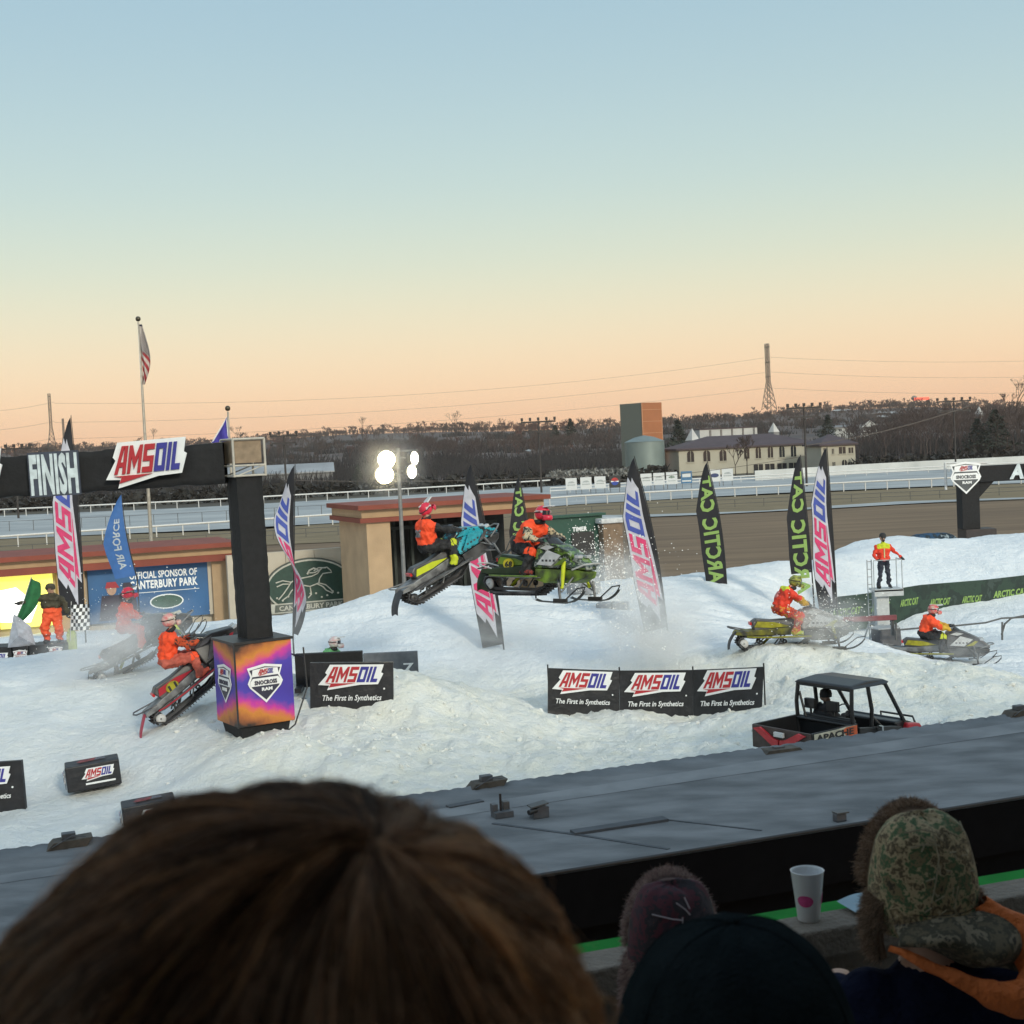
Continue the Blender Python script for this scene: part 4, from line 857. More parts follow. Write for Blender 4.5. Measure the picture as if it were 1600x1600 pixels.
# finish arch at left, D = 28
AZ = 26.0; DA = 28.0
pc = at(384, 870, DA); ctop = at(381, 745, DA); 
def finish_arch():
    root = empty('finish_arch', (pc.x, DA, 1.6), 0, 'tall black finish line arch at left with printed square base', 'arch')
    z0 = 1.6; zbt = at(380, 1002, DA).z - z0; ztop = at(381, 746, DA).z - z0; bx = at(392, 1060, DA).x - pc.x
    hb = .6; zb0 = at(385, 1130, DA).z - z0
    # base box, a corner towards the viewer
    Mb = TR(bx, .3, (zbt + zb0) / 2) @ ROT(32, 'Z'); H = zbt - zb0
    bs = bpy.data.objects.new
    mb = MB(); mb.box((0, 0, 0), (1.2, 1.2, H), graph_m); base = mb.build('base_box', root, M=Mb, bevel=.015); base['label'] = 'printed base in orange, magenta and violet chevrons'
    def dec(mb):
        badge(mb, -.0, .02, .74, TR(0, -.6, 0) @ XZ()); badge(mb, 0, .02, .74, TR(-.6, 0, 0) @ ROT(-90, 'Z') @ XZ())
    part('badge', base, dec)
    def seam(mb):
        mb.box((-.608, -.608, 0), (.03, .03, H), blackp); mb.box((0, 0, H / 2 + .02), (1.26, 1.26, .05), blackp); 
    part('seam', base, seam)
    ft = MB(); ft.box((0, 0, -H / 2 - .14), (.95, .95, .26), black, taper=1.1); ft.build('foot', root, M=Mb)
    Mc = TR(0, .3, 0) @ ROT(32, 'Z')
    def col(mb):
        n = 16; a = .27
        def fn(u, v):
            zz = zbt + (ztop - zbt) * v; k = u * 4; i = int(k) % 4; f_ = k - int(k); cs_ = [(-a, -a), (a, -a), (a, a), (-a, a)]; p = Vector(cs_[i]).lerp(Vector(cs_[(i + 1) % 4]), f_)
            wob = .012 * sin(v * 37 + i * 2) + .01 * sin(v * 71 + u * 20); return (p.x * (1 + wob) + (1 - v) * .05, p.y * (1 + wob), zz)
        mb.grid(fn, 16, 40, black); mb.box((0, 0, ztop + .01), (a * 2, a * 2, .03), blackp)
    mb = MB(); col(mb); mb.build('column', root, M=Mc)
    # white truss cube on top
    zc0 = at(376, 745, DA).z - z0; zc1 = at(376, 686, DA).z - z0
    def cube(mb):
        a = .33
        for sx in (-1, 1):
            for sy in (-1, 1): mb.tube([(sx * a, sy * a, zc0), (sx * a, sy * a, zc1)], .026, wp, 8)
        for z_ in (zc0 + .02, zc0 + .22, zc1):
            for s in (-1, 1): mb.tube([(-a, s * a, z_), (a, s * a, z_)], .022, wp, 8); mb.tube([(s * a, -a, z_), (s * a, a, z_)], .022, wp, 8)
        for s in (-1, 1): mb.tube([(-a, s * a, zc0), (a, s * a, zc0 + .22)], .014, wp, 6)
    wp = mat('truss_paint', (.52, .48, .42), .5); tp = mat('truss_cloth', (.30, .22, .15), .8, trans=0, var=.15)
    mb = MB(); cube(mb); tr = mb.build('truss_cube', root, M=Mc)
    mb = MB(); mb.box((0, .0, (zc0 + zc1) / 2 + .12), (.56, .56, zc1 - zc0 - .3), tp); mb.build('truss_cover', tr)
    # beam, running left and a little towards the stands
    th = R(4); bz0, bz1 = at(320, 757, DA).z - z0, at(320, 693, DA).z - z0; bz = (bz0 + bz1) / 2; hh = bz1 - bz0
    Mbm = TR(-.36, .3, bz) @ Matrix.Rotation(R(-1.0), 4, 'Y') @ Matrix.Rotation(th, 4, 'Z')
    def bm(mb):
        L_ = 6.2; n = 60
        def fn(u, v):
            a = v * 2 * pi; sq = 1 / max(abs(cos(a)), abs(sin(a))); x = -L_ * u; s_ = .36; wob = 1 + .05 * noise.noise((x * 1.3, cos(a) * 2, sin(a) * 2)) - .05 * (abs(sin(x * 1.9)) > .93)
            if x > -.35: s_ = .3
            return (x, cos(a) * sq * s_ * wob * .8, sin(a) * sq * hh / 2 * wob)
        mb.grid(fn, n, 32, black)
    mb = MB(); bm(mb); beam = mb.build('beam', root, M=Mbm)
    # lettered signs fixed to the beam
    def sx(px): return (at(px, 725, DA).x - pc.x + .36)
    k = 2200 / DA
    def fin(mb):
        x0, x1 = sx(52), sx(129); M = TR(0, -.42, 0) @ XZ(); mb.prism([(x0, -.43), (x1, -.43), (x1, .44), (x0, .44)], 0, .06, mat('sign_dark', (.05, .06, .09), .6), M)
        text(mb, 'FINISH', x0 + .03, -.41, x1 - x0 - .06, .82, mat('sign_pale', (.62, .70, .74), .5), M, .065, .02, bold=.045)
    part('finish_sign', beam, fin, label='pale condensed lettering on dark panel')
    def lg(mb):
        M = TR(sx(168), -.42, -.5) @ Matrix.Rotation(R(-2.5), 4, 'Y') @ XZ(); oil_logo(mb, 0, .02, 1.68, M, .02, .04); 
    lgo = MB(); 
    def lg2(mb, px, wd):
        M = TR(sx(px), -.43, -.40) @ Matrix.Rotation(R(-1.5), 4, 'Y') @ XZ() @ Matrix.Diagonal((1, 1.42, 1, 1)); oil_logo(mb, 0, .02, wd, M, .02, .04)
    part('logo_sign', beam, lg2, 169, 1.62); part('logo_sign', beam, lg2, -112, 1.62)
    # cables and small speaker beside the base
    def cb(mb):
        mb.tube([(bx + 1.05, .2, zbt - .2), (bx + 1.1, .1, zbt - 1.0), (bx + .85, -.1, zb0 - .05), (bx + .5, -.45, zb0 - .3), (bx + .1, -.6, zb0 - .33)], .018, blackp, 6); mb.tube([(bx + .75, .4, zbt - .35), (bx + 1.05, .2, zbt - .4)], .018, blackp, 6)
    part('cable', root, cb)
    return root
finish_arch()
def truss_far():
    D = 62; p = at(1513, 800, D); z0 = 2.2; root = empty('start_arch', (p.x, D, z0), 0, 'black arch post and beam at right with a shield shaped badge', 'arch')
    zt = at(1513, 728, D).z - z0; zb = at(1513, 850, D).z - z0 - .5; zc = at(1513, 826, D).z - z0
    part('column', root, lambda mb: mb.box((0, 0, (zt + zc) / 2), (.78, .78, zt - zc), black), bevel=.02)
    part('base_box', root, lambda mb: mb.box((.35, 0, (zb + zc) / 2), (1.35, 1.2, zc - zb), mat('maroon_box', (.035, .025, .025), .6)), bevel=.02)
    za, zb2 = at(1570, 751, D).z - z0, at(1570, 726, D).z - z0
    bmz = (za + zb2) / 2; part('beam', root, lambda mb: (mb.box((2.6, .02, bmz), (5.6, .7, zb2 - za), black)), bevel=.03)
    part('brace', root, lambda mb: mb.prism([(.38, bmz - .3), (1.1, bmz - .35), (.38, bmz - 1.1)], -.2, .2, black, XZ()))
    def bd(mb): badge(mb, -.2, at(1507, 745, D).z - z0, 1.35, TR(0, -.42, 0) @ XZ(), dark=mat('badge_grey', (.07, .08, .09), .5))
    part('badge', root, bd)
    def lt(mb): x = at(1572, 735, D).x - p.x; text(mb, 'AMSOIL', x, bmz - .3, 2.9, .68, mat('sign_pale', (.62, .70, .74), .5), TR(0, -.38, 0) @ XZ(), .01, .03, .15, .05)
    part('lettering', root, lt)
    part('corner_post', root, lambda mb: (mb.tube([(-.95, 0, zt + .2), (-.95, 0, zt - 1.0)], .06, rail_m, 8), mb.tube([(-.95, 0, zt + .18), (.9, 0, zt + .1)], .04, rail_m, 8)))
truss_far()
def tarp():
    D = 60.5; p = at(1455, 836, D); root = empty('wrapped_pad', (p.x, D, p.z - .25), 0, 'crumpled blue and black printed pad lying on the snow crest beside the right arch', 'pad')
    def fn(u, v): x = (u - .5) * 2.2; y = (v - .5) * .9; return (x, y, .34 * (1 - (2 * u - 1) ** 4) * (1 - (2 * v - 1) ** 4) + .05 * noise.noise((x * 3, y * 3, 1)) + .03 * x)
    mb = MB(); mb.grid(fn, 30, 14, camo('pad_print', [(.01, .015, .03), (.02, .06, .12), (.01, .02, .03), (.25, .3, .33)], 2.5)); mb.build('cover', root); part('core', root, lambda mb: mb.box((0, 0, .05), (1.9, .7, .2), blackp))
tarp()
# ================================================================== FEATHER FLAGS
def oriented(mb, s, fn, x0, x1, y0, y1, m, z, bold=.03, mirror=True):
    v, f = text_geo(s, bold); vs = []
    if ('d', s, bold) not in _T: _T[('d', s, bold)] = diced(v, f, .04, .5)
    v, f = _T[('d', s, bold)]
    for a in v:                                  # reads upward; mirrored as seen from behind
        al = y0 + a[0] * (y1 - y0); ac = x0 + (x1 - x0) * (1 - a[1] if mirror else a[1]); vs.append(fn(ac, al, a[2] * z))
    mb.add(vs, f, m)
def feather(name_label, b, t, D, wd, bend, design, twist=0, yaw=0, peak=.28, zb_cut=0.02, cloth_m=None):
    D = hit(b[0], b[1], D, 4.5) if D < 38 and b[0] > 600 else D; B = at(b[0], b[1], D); T = at(t[0], t[1], D); root = empty('feather_flag', (B.x, D, B.z), 0, name_label, 'flag', 'feather flags along the course'); U = T - B; H = U.length; wd *= .88 if design == 'oil' else 1
    up = U.normalized(); side = Vector((-1, 0, 0)); side = (side - up * side.dot(up)).normalized(); nrm = up.cross(side)
    def polep(al): return up * (al * H) - side * (bend * sin(pi * min(1, al) * .9))
    def hw(al):
        return wd * (min(1, ((1 - al) / peak)) ** .75) * (.86 + .14 * min(1, al * 3))
    def fn(ac, al, off=0):                       # ac 0 at the pole..1 free edge, al 0..1 along
        an = R(yaw) + R(twist) * sin(al * 5.2 + .5); d = side * cos(an) + nrm * sin(an); n2 = nrm * cos(an) - side * sin(an)
        return polep(al) + d * (.02 + ac * hw(al)) + n2 * (off + .06 * sin(al * 9 + ac * 2.5) * ac)
    cm = cloth_m or mat('flag_black', (.013, .013, .018), .8, var=.1, scale=4)
    mb = MB(); mb.grid(lambda u, v: fn(u, zb_cut + v * (1 - zb_cut), 0), 8, 50, cm); cl = mb.build('cloth', root)
    part('pole', root, lambda mb: mb.tube([polep(0) + Vector((0, 0, min(-.1, tz(B.x, D) - B.z - .2)))] + [polep(-.02 + 1.03 * k / 14) for k in range(15)], [.026] + [.024 - .012 * k / 14 for k in range(15)], blackp, 6))
    def pr(mb):
        th = .012
        if design == 'oil':
            # logo drawn in (x along, y across) then rotated so it reads upward, mirrored
            L_ = .66; sc_x = 1.0; fr = mat('flag_pink_red', (.60, .04, .15), .7, var=.1); fbm = mat('flag_blue', (.05, .08, .36), .7, var=.1)
            def f2(x, y, z): return fn(.02 + y / .392 * .96, .06 + x * .84, z)
            oil_logo(mb, 0, 0, 1.0, None, .014, .012, fn=f2, both=True, red=fr, blue=fbm)
        elif design == 'cat':
            g = mat('flag_lime', (.24, .38, .10), .7, var=.05); 
            oriented(mb, 'ARCTIC CAT', fn, .10, .82, .08, .90, g, .03, .035)
        elif design == 'air':
            oriented(mb, 'AIR FORCE', fn, .28, .62, .12, .72, mat('flag_grey', (.45, .50, .55), .7), .03, .02)
        elif design == 'usf': pass
    part('print', root, pr)
    return root
feather('large black feather flag with red and blue slanted letters left of the arch column', (132, 965), (110, 652), 45, .90, .07, 'oil', yaw=20, peak=.42)
feather('royal blue feather flag with pale grey lettering', (214, 902), (192, 772), 45, .75, -.10, 'air', yaw=5, peak=.55, cloth_m=mat('flag_royal', (.04, .13, .36), .7, var=.06))
feather('twisted narrow feather flag right of the black arch column', (458, 995), (461, 728), 38, .6, 0, 'oil', twist=80, yaw=65, peak=.3)
feather('feather flag with red and blue letters passing behind the two jumping sleds', (787, 1012), (735, 726), 34.6, .74, .12, 'oil', yaw=10, peak=.3)
feather('short dark feather flag with lime letters between the two airborne riders', (836, 905), (811, 746), 43, .62, .05, 'cat', yaw=15, peak=.5)
feather('wide leaning feather flag with blue and red letters right of the jumping green sled', (1043, 985), (989, 716), 37, .86, .15, 'oil', yaw=5, peak=.32)
feather('slim feather flag with lime letters standing alone before the brown dirt', (1136, 925), (1103, 723), 46.2, .72, .16, 'cat', yaw=0, peak=.35)
feather('slim feather flag with lime letters left beside the rightmost red lettered flag', (1272, 945), (1250, 713), 44, .66, .05, 'cat', yaw=5, peak=.4, zb_cut=.22)
feather('rightmost feather flag with red and blue letters behind the yellow sled', (1308, 955), (1292, 701), 40, .72, .02, 'oil', yaw=15, peak=.33)
# ================================================================== BANNERS AND PADS
def sag(mb, pts_top, pts_bot, m, th=.04, n=1):
    k = len(pts_top); vs = [Vector(p) for p in pts_top] + [Vector(p) for p in pts_bot]; vs += [v + Vector((0, th, 0)) for v in vs]
    fs = []
    for i in range(k - 1): fs += [(i, k + i, k + i + 1, i + 1), (2 * k + i, 2 * k + i + 1, 3 * k + i + 1, 3 * k + i), (i, i + 1, 2 * k + i + 1, 2 * k + i), (k + i, 3 * k + i, 3 * k + i + 1, k + i + 1)]
    fs += [(0, 2 * k, 3 * k, k), (k - 1, 2 * k - 1, 4 * k - 1, 3 * k - 1)]; mb.add(vs, fs, m)
def banner_face(mb, O, ex, ez, wd, ht, z=.012):   # logo and slogan on a face whose local x,z axes are ex, ez
    nn = ex.cross(ez).normalized(); M = Matrix(((ex.x, ez.x, nn.x, O.x), (ex.y, ez.y, nn.y, O.y), (ex.z, ez.z, nn.z, O.z), (0, 0, 0, 1)))
    oil_logo(mb, wd * .06, ht * .42, wd * .84, M, z, .008); text(mb, 'The First in Synthetics', wd * .10, ht * .17, wd * .76, ht * .15, m_white(), M, z + .008, .01, .2, .015)
    mb.prism([(wd * .905 + .02 * cos(t * pi / 4), ht * .44 + .02 * sin(t * pi / 4)) for t in range(8)], z, z + .01, m_white(), M)
banblk = mat('banner_black', (.016, .016, .020), .5, var=.2, scale=3, bump=3, bscale=2.2)
# three panel curved banner
def three():
    tops = [(856, 1044, 33.0), (968, 1048, 33.25), (1083, 1047, 33.1), (1194, 1042, 32.0)]; bots = [(855, 1112, 33.0), (968, 1118, 33.25), (1083, 1118, 33.1), (1190, 1100, 32.0)]
    T = [at(*t) for t in tops]; Bt = [at(*b) for b in bots]; o = T[0]; root = empty('course_banner', (o.x, o.y, Bt[0].z), 0, 'long curved black banner of three lettered panels standing on the snow', 'banner'); off = Vector((o.x, o.y, Bt[0].z))
    for i in range(3):
        a, b, c, d = T[i] - off, T[i + 1] - off, Bt[i] - off, Bt[i + 1] - off; c = c + Vector((0, 0, -.25)); d = d + Vector((0, 0, -.25))
        pn = part('panel', root, lambda mb: sag(mb, [a, a.lerp(b, .5) + Vector((0, .03, -.01)), b - (b - a) * .004], [c, c.lerp(d, .5) + Vector((0, .03, 0)), d - (d - c) * .004], banblk, .05))
        ex = (b - a); wd = ex.length; ex = ex.normalized(); cc = c + Vector((0, 0, .25)); ez = (a - cc); ht = ez.length; ez = ez.normalized()
        part('lettering', pn, lambda mb: banner_face(mb, cc + Vector((0, -.015, .0)), ex, ez, wd, ht))
    for k in (0, 1, 2, 3): p = (T[k] - off); part('stake', root, lambda mb: mb.tube([p + Vector((0, .05, .08)), p + Vector((0, .07, -1.1))], .018, blackp, 6))
three()
def single():
    a, b, c, d = at(484, 1036, 29.6), at(614, 1035, 29.8), at(484, 1113, 29.6), at(614, 1110, 29.8); off = Vector((a.x, a.y, c.z)); a, b, c, d = a - off, b - off, c - off, d - off
    root = empty('course_banner', off, 0, 'square black lettered banner standing right of the printed arch base', 'banner'); pn = part('panel', root, lambda mb: sag(mb, [a, b], [c + Vector((0, 0, -.3)), d + Vector((0, 0, -.3))], banblk, .12))
    ex = (b - a).normalized(); ez = (a - c).normalized(); part('lettering', pn, lambda mb: banner_face(mb, c + Vector((.08, -.015, .03)), ex, ez, (b - a).length * .94, (a - c).length))
    # black backing slab behind
    a, b, c = at(460, 1023, 30.6), at(567, 1021, 30.8), at(460, 1110, 30.6); r2 = empty('black_barrier', (a.x, a.y, c.z - .2), 0, 'plain black barrier behind the square lettered banner', 'barrier'); hh = a.z - c.z + .2; wd = b.x - a.x
    part('panel', r2, lambda mb: mb.box((wd / 2, .1, hh / 2), (wd, .2, hh), black), bevel=.01); part('stand', r2, lambda mb: mb.box((.12, -.3, hh * .5), (.14, .5, .1), blackp)); part('stand', r2, lambda mb: mb.box((.25, -.35, .3), (.1, .5, .5), blackp))
    a, b, c = at(567, 1022, 34), at(652, 1023, 34), at(567, 1060, 34); r3 = empty('grey_barrier', (a.x, a.y, c.z), 0, 'grey flat barrier partly buried behind the black one', 'barrier'); part('panel', r3, lambda mb: mb.box(((b.x - a.x) / 2, .1, (a.z - c.z) / 2), (b.x - a.x, .15, a.z - c.z), mat('barrier_grey', (.13, .14, .16), .7)), bevel=.01); part('lettering', r3, lambda mb: text(mb, '7', b.x - a.x - .35, .12, .25, .2, m_white(), XZ(), -.02, .03))
single()
def edge_banner():
    a, b, c = at(-70, 1192, 27), at(35, 1181, 27), at(35, 1258, 27); off = Vector((a.x, 27, c.z - .25)); root = empty('course_banner', off, 0, 'black lettered banner cut off by the left edge of the photo', 'banner'); wd = b.x - a.x; ht = a.z - c.z + .2
    M = TR(0, 0, 0); pn = part('panel', root, lambda mb: mb.box((wd / 2, .05, ht / 2), (wd, .1, ht), banblk)); part('lettering', pn, lambda mb: banner_face(mb, Vector((-.08, -.012, .2)), Vector((1, 0, 0)), Vector((0, 0, 1)), wd, ht - .2))
    pn.rotation_euler = (0, R(-1.5), 0)
edge_banner()
def pad(px0, px1, yt, yb, D, label, bury=0):
    a = at(px0, yb, D); b = at(px1, yb - 8, D); t = at(px0, yt, D); W = (b.x - a.x) / cos(R(18)); W *= .93; H = .50; root = empty('bolster_pad', (a.x, D, a.z - bury), R(20), label, 'padded block', 'lettered padded blocks on the snow')
    root.rotation_euler = (0, R(-4), R(18))
    bl = part('block', root, lambda mb: mb.box((W / 2, .3, H / 2), (W, .6, H), banblk), bevel=.025)
    part('lettering', bl, lambda mb: (oil_logo(mb, W * .28, H * .35, W * .62, XZ(), .012, .008), mb.box((W * .62, -.012, H * .24), (W * .55, .01, .035), m_white()),
        oil_logo(mb, W * .16, .16, W * .68, TR(0, 0, H), .012, .008, red=mat('dull_red', (.25, .06, .07), .6), blue=mat('dull_grey', (.15, .16, .2), .6), outline=False)))
    part('badge', bl, lambda mb: badge(mb, -.3, H * .42, .42, ROT(-90, 'Z') @ XZ(), .012))
pad(106, 190, 1200, 1240, 27.2, 'black lettered padded block lying alone on the groomed snow')
pad(196, 280, 1256, 1306, 24.9, 'black lettered padded block half hidden by the brown hair')
# long dark banner at right
def cat_banner():
    tops = [(1288, 935, 47.5), (1350, 928, 48.5), (1440, 914, 50), (1540, 906, 51), (1680, 890, 52.5)]; bots = [(1288, 973, 47.5), (1350, 965, 48.5), (1440, 955, 50), (1540, 943, 51), (1680, 927, 52.5)]
    T = [at(*t) for t in tops]; Bt = [at(*b) for b in bots]; off = Vector(Bt[0]); root = empty('long_banner', off, 0, 'long dark green banner with lime lettering behind the flagger platform', 'banner'); m = camo('banner_dark_green', [(.012, .03, .022), (.018, .042, .03), (.01, .024, .02), (.03, .05, .045)], .9, .7)
    g = mat('flag_lime', (.24, .38, .10), .7)
    for i in range(4):
        a, b, c, d = T[i] - off, T[i + 1] - off, Bt[i] - off, Bt[i + 1] - off
        pn = part('panel', root, lambda mb: sag(mb, [a, b], [c - Vector((0, 0, .4)), d - Vector((0, 0, .4))], m, .06)); ex = (b - a).normalized(); ez = Vector((0, 0, 1)); ez = (ez - ex * ez.dot(ex)).normalized(); nn = ex.cross(ez); O = c; n = max(1, round((b - a).length / 1.7))
        M = Matrix(((ex.x, ez.x, nn.x, O.x), (ex.y, ez.y, nn.y, O.y), (ex.z, ez.z, nn.z, O.z), (0, 0, 0, 1))); L_ = (b - a).length
        def ltr(mb):
            for k in range(n): text(mb, 'ARCTIC CAT', L_ * k / n + .35, .16, L_ / n - .55, .25, g, M, .01, .015, .2, .03)
        part('lettering', pn, ltr)
cat_banner()
# low snow blocks on the crest
for i, (px, py, D, s, lb) in enumerate([(912, 912, 43.5, (1.0, .5, .5), 'grey foam block on the jump crest right of the green sled'), (958, 950, 42, (.95, .5, .45), 'pale grey block lying on the landing slope')]):
    p = at(px, py + 8, D); r_ = empty('foam_block', p, R(-12), lb, 'block'); part('block', r_, lambda mb: mb.box((0, 0, .1), s, mat('foam_grey', (.30, .31, .33), .8)), bevel=.04); part('strap', r_, lambda mb: mb.box((0, 0, .1), (.06, s[1] + .01, s[2] + .012), thin_m))
# crossing cable and string lights
wire(at(440, 750, 48), at(940, 742, 50), .12, .012, 'thin pale cable crossing behind the floodlights', 'cable', None)
wire(at(940, 752, 50), at(1260, 712, 50), .1, .012, 'thin pale cable from the leaning flag to the right', 'cable', None)
wire(at(1260, 696, 80), at(1515, 634, 80), .25, .03, 'slack pale cable rising to the right mast', 'cable', None)
# floodlight mast (lit)
def flood():
    D = 47; b = at(632, 915, D); root = empty('floodlight_mast', (b.x, D, 1.6), 0, 'slim lit floodlight mast with two glaring and two thin lamps', 'light mast'); t = at(625, 735, D); h = at(625, 700, D).z - 1.6; dx = at(622, 720, D).x - b.x
    gp = mat('galv_pole', (.22, .22, .22), .5, metal=.4); part('pole', root, lambda mb: mb.tube([(0, 0, -1), (0, 0, h)], [.075, .06], gp, 10))
    part('crossbar', root, lambda mb: (mb.box((0, .25, h - .1), (1.3, .06, .06), gp), mb.box((0, .25, h - .9), (1.3, .06, .06), gp)))
    gl = mat('lamp_glare', (1, .95, .8), .5, emit=((1.0, .84, .50), 30)); gs = mat('lamp_side', (1, .95, .8), .5, emit=((1.0, .93, .75), 4)); hs = mat('lamp_housing', (.05, .05, .05), .5)
    for px, py, r, m, yw in ((604, 718, .30, gl, 0), (601, 742, .31, gl, 0), (647, 716, .24, gs, 58), (643, 737, .24, gs, 50)):
        q = at(px, py, D) - Vector((b.x, D, 1.6)); M = TR(*q) @ ROT(yw, 'Z') @ ROT(90, 'X')
        mb = MB(); mb.lathe([(r * .3, -.28), (r * .8, -.2), (r, 0), (r, .03)], hs, 20, M); lp = mb.build('lamp', root); mb = MB(); mb.prism([(r * .95 * cos(2 * pi * k / 24), r * .95 * sin(2 * pi * k / 24)) for k in range(24)], .0, .02, m, M); mb.build('lens', lp)
        part('bracket', root, lambda mb: mb.tube([q + Vector((0, .1, 0)), Vector((0, 0, q.z + .05))], .025, gp, 6))
flood()
# cross barriers / rope posts right
def rope_fence():
    D = 44; root = empty('rope_fence', at(1480, 985, D), 0, 'dark rope strung on bent stakes right of the flagger platform', 'fence'); o0 = at(1480, 985, D); g = mat('rope_dark', (.12, .12, .12), .8)
    part('rope', root, lambda mb: (mb.tube([at(x, y, D) - o0 for x, y in ((1395, 985), (1440, 981), (1490, 978), (1540, 973), (1565, 966), (1700, 960))], .03, g, 6), mb.tube([at(x, y, D) - o0 for x, y in ((1565, 992), (1570, 975), (1580, 966), (1612, 960))], .03, g, 6)))
    for px in (1400, 1566): part('stake', root, lambda mb: mb.tube([at(px, 972, D) - o0, at(px, 1000, D) - o0], .03, g, 6))
rope_fence()
def red_barrier():
    D = 43; a = at(1305, 990, D); root = empty('low_barrier', (a.x, D, tz(a.x, D)), 0, 'low dull red barrier on the snow left of the flagger platform', 'barrier'); part('rail', root, lambda mb: mb.box((.95, 0, .32), (1.9, .1, .16), mat('dull_maroon', (.22, .06, .07), .7)), bevel=.02)
    for x in (.1, 1.8): part('stand', root, lambda mb: mb.box((x, .12, .05), (.08, .14, .6), thin_m))
red_barrier()
def crate():
    D = 45; p = at(1385, 1008, D); z = tz(p.x, D); root = empty('bale_block', (p.x, D, z), R(15), 'dark square block on the snow below the flagger platform', 'block'); part('block', root, lambda mb: mb.box((0, 0, .25), (.75, .6, .62), mat('bale', (.10, .10, .11), .8)), bevel=.04); part('cover', root, lambda mb: mb.box((-.05, 0, .585), (.8, .64, .05), snowf_m), bevel=.02)
crate()
# ================================================================== PEOPLE
def remeshed(mb_segs, voxel, name, smooth=4, folds=0):
    """segments (p0,p1,r0,r1,material) -> one continuous skin-like surface, faces take the material of the nearest segment"""
    mb = MB(); g = mat('tmp_mat', (.5, .5, .5))
    for p0, p1, r0, r1, m in mb_segs:
        p0, p1 = Vector(p0), Vector(p1)
        if (p1 - p0).length > 1e-4: mb.tube([p0, p1], [r0, r1], g, 12)
        mb.ball(p0, r0, g, 12); mb.ball(p1, r1, g, 12)
    o = mb.build('tmp'); md = o.modifiers.new('r', 'REMESH'); md.mode = 'VOXEL'; md.voxel_size = voxel; md.use_smooth_shade = True
    s = o.modifiers.new('s', 'SMOOTH'); s.iterations = smooth; s.factor = .5
    dg = bpy.context.evaluated_depsgraph_get(); dg.update(); me = bpy.data.meshes.new_from_object(o.evaluated_get(dg)); bpy.data.objects.remove(o); me.name = name
    mats = []; 
    for sg in mb_segs:
        if sg[4] not in mats: mats.append(sg[4])
    me.materials.clear()
    for m in mats: me.materials.append(m)
    n = len(me.polygons); Cn = np.empty(n * 3); me.polygons.foreach_get('center', Cn); Cn = Cn.reshape(-1, 3); best = np.full(n, 1e9); mi = np.zeros(n, np.int32)
    for p0, p1, r0, r1, m in mb_segs:
        a = np.array(p0, float); b = np.array(p1, float); ab = b - a; l = max(1e-8, ab.dot(ab)); t = np.clip((Cn - a) @ ab / l, 0, 1); d = np.linalg.norm(Cn - (a + t[:, None] * ab), axis=1) - (r0 + (r1 - r0) * t); k = d < best; best[k] = d[k]; mi[k] = mats.index(m)
    me.polygons.foreach_set('material_index', mi); me.polygons.foreach_set('use_smooth', np.ones(n, bool))
    if folds:                                    # cloth folds
        nv = len(me.vertices); co = np.empty(nv * 3); nr = np.empty(nv * 3); me.vertices.foreach_get('co', co); me.vertex_normals.foreach_get('vector', nr); co = co.reshape(-1, 3)
        am = np.array([noise.noise(q) + .6 * abs(noise.noise(q * 2.3)) - .2 for q in (Vector(c) * 9 for c in co)]); co += nr.reshape(-1, 3) * (folds * am)[:, None]; me.vertices.foreach_set('co', co.ravel()); me.update()
    return me
def glove_segs(w, d, m, s=1.0, side=1):
    """hand at w pointing along d: palm, four curled fingers, thumb"""
    w = Vector(w); d = Vector(d).normalized(); up = Vector((0, 0, 1)); sd = d.cross(up).normalized(); dn = sd.cross(d) * -1
    o = [(w, w + d * .07 * s, .036 * s, .042 * s, m)]
    for i in range(4):
        b = w + d * .085 * s + sd * (.030 - .020 * i) * s; l = (.034, .038, .036, .028)[i] * s; k = b + d * l + dn * -.012 * s; e = k + d * l * .25 - Vector((0, 0, l)); o += [(b, k, .013 * s, .012 * s, m), (k, e, .012 * s, .011 * s, m)]
    t = w + d * .03 * s + sd * side * .03 * s; o.append((t, t + d * .04 * s + sd * side * .02 * s - Vector((0, 0, .01)), .015 * s, .012 * s, m)); return o
skin = mat('skin', (.42, .24, .17), .55, var=.05)
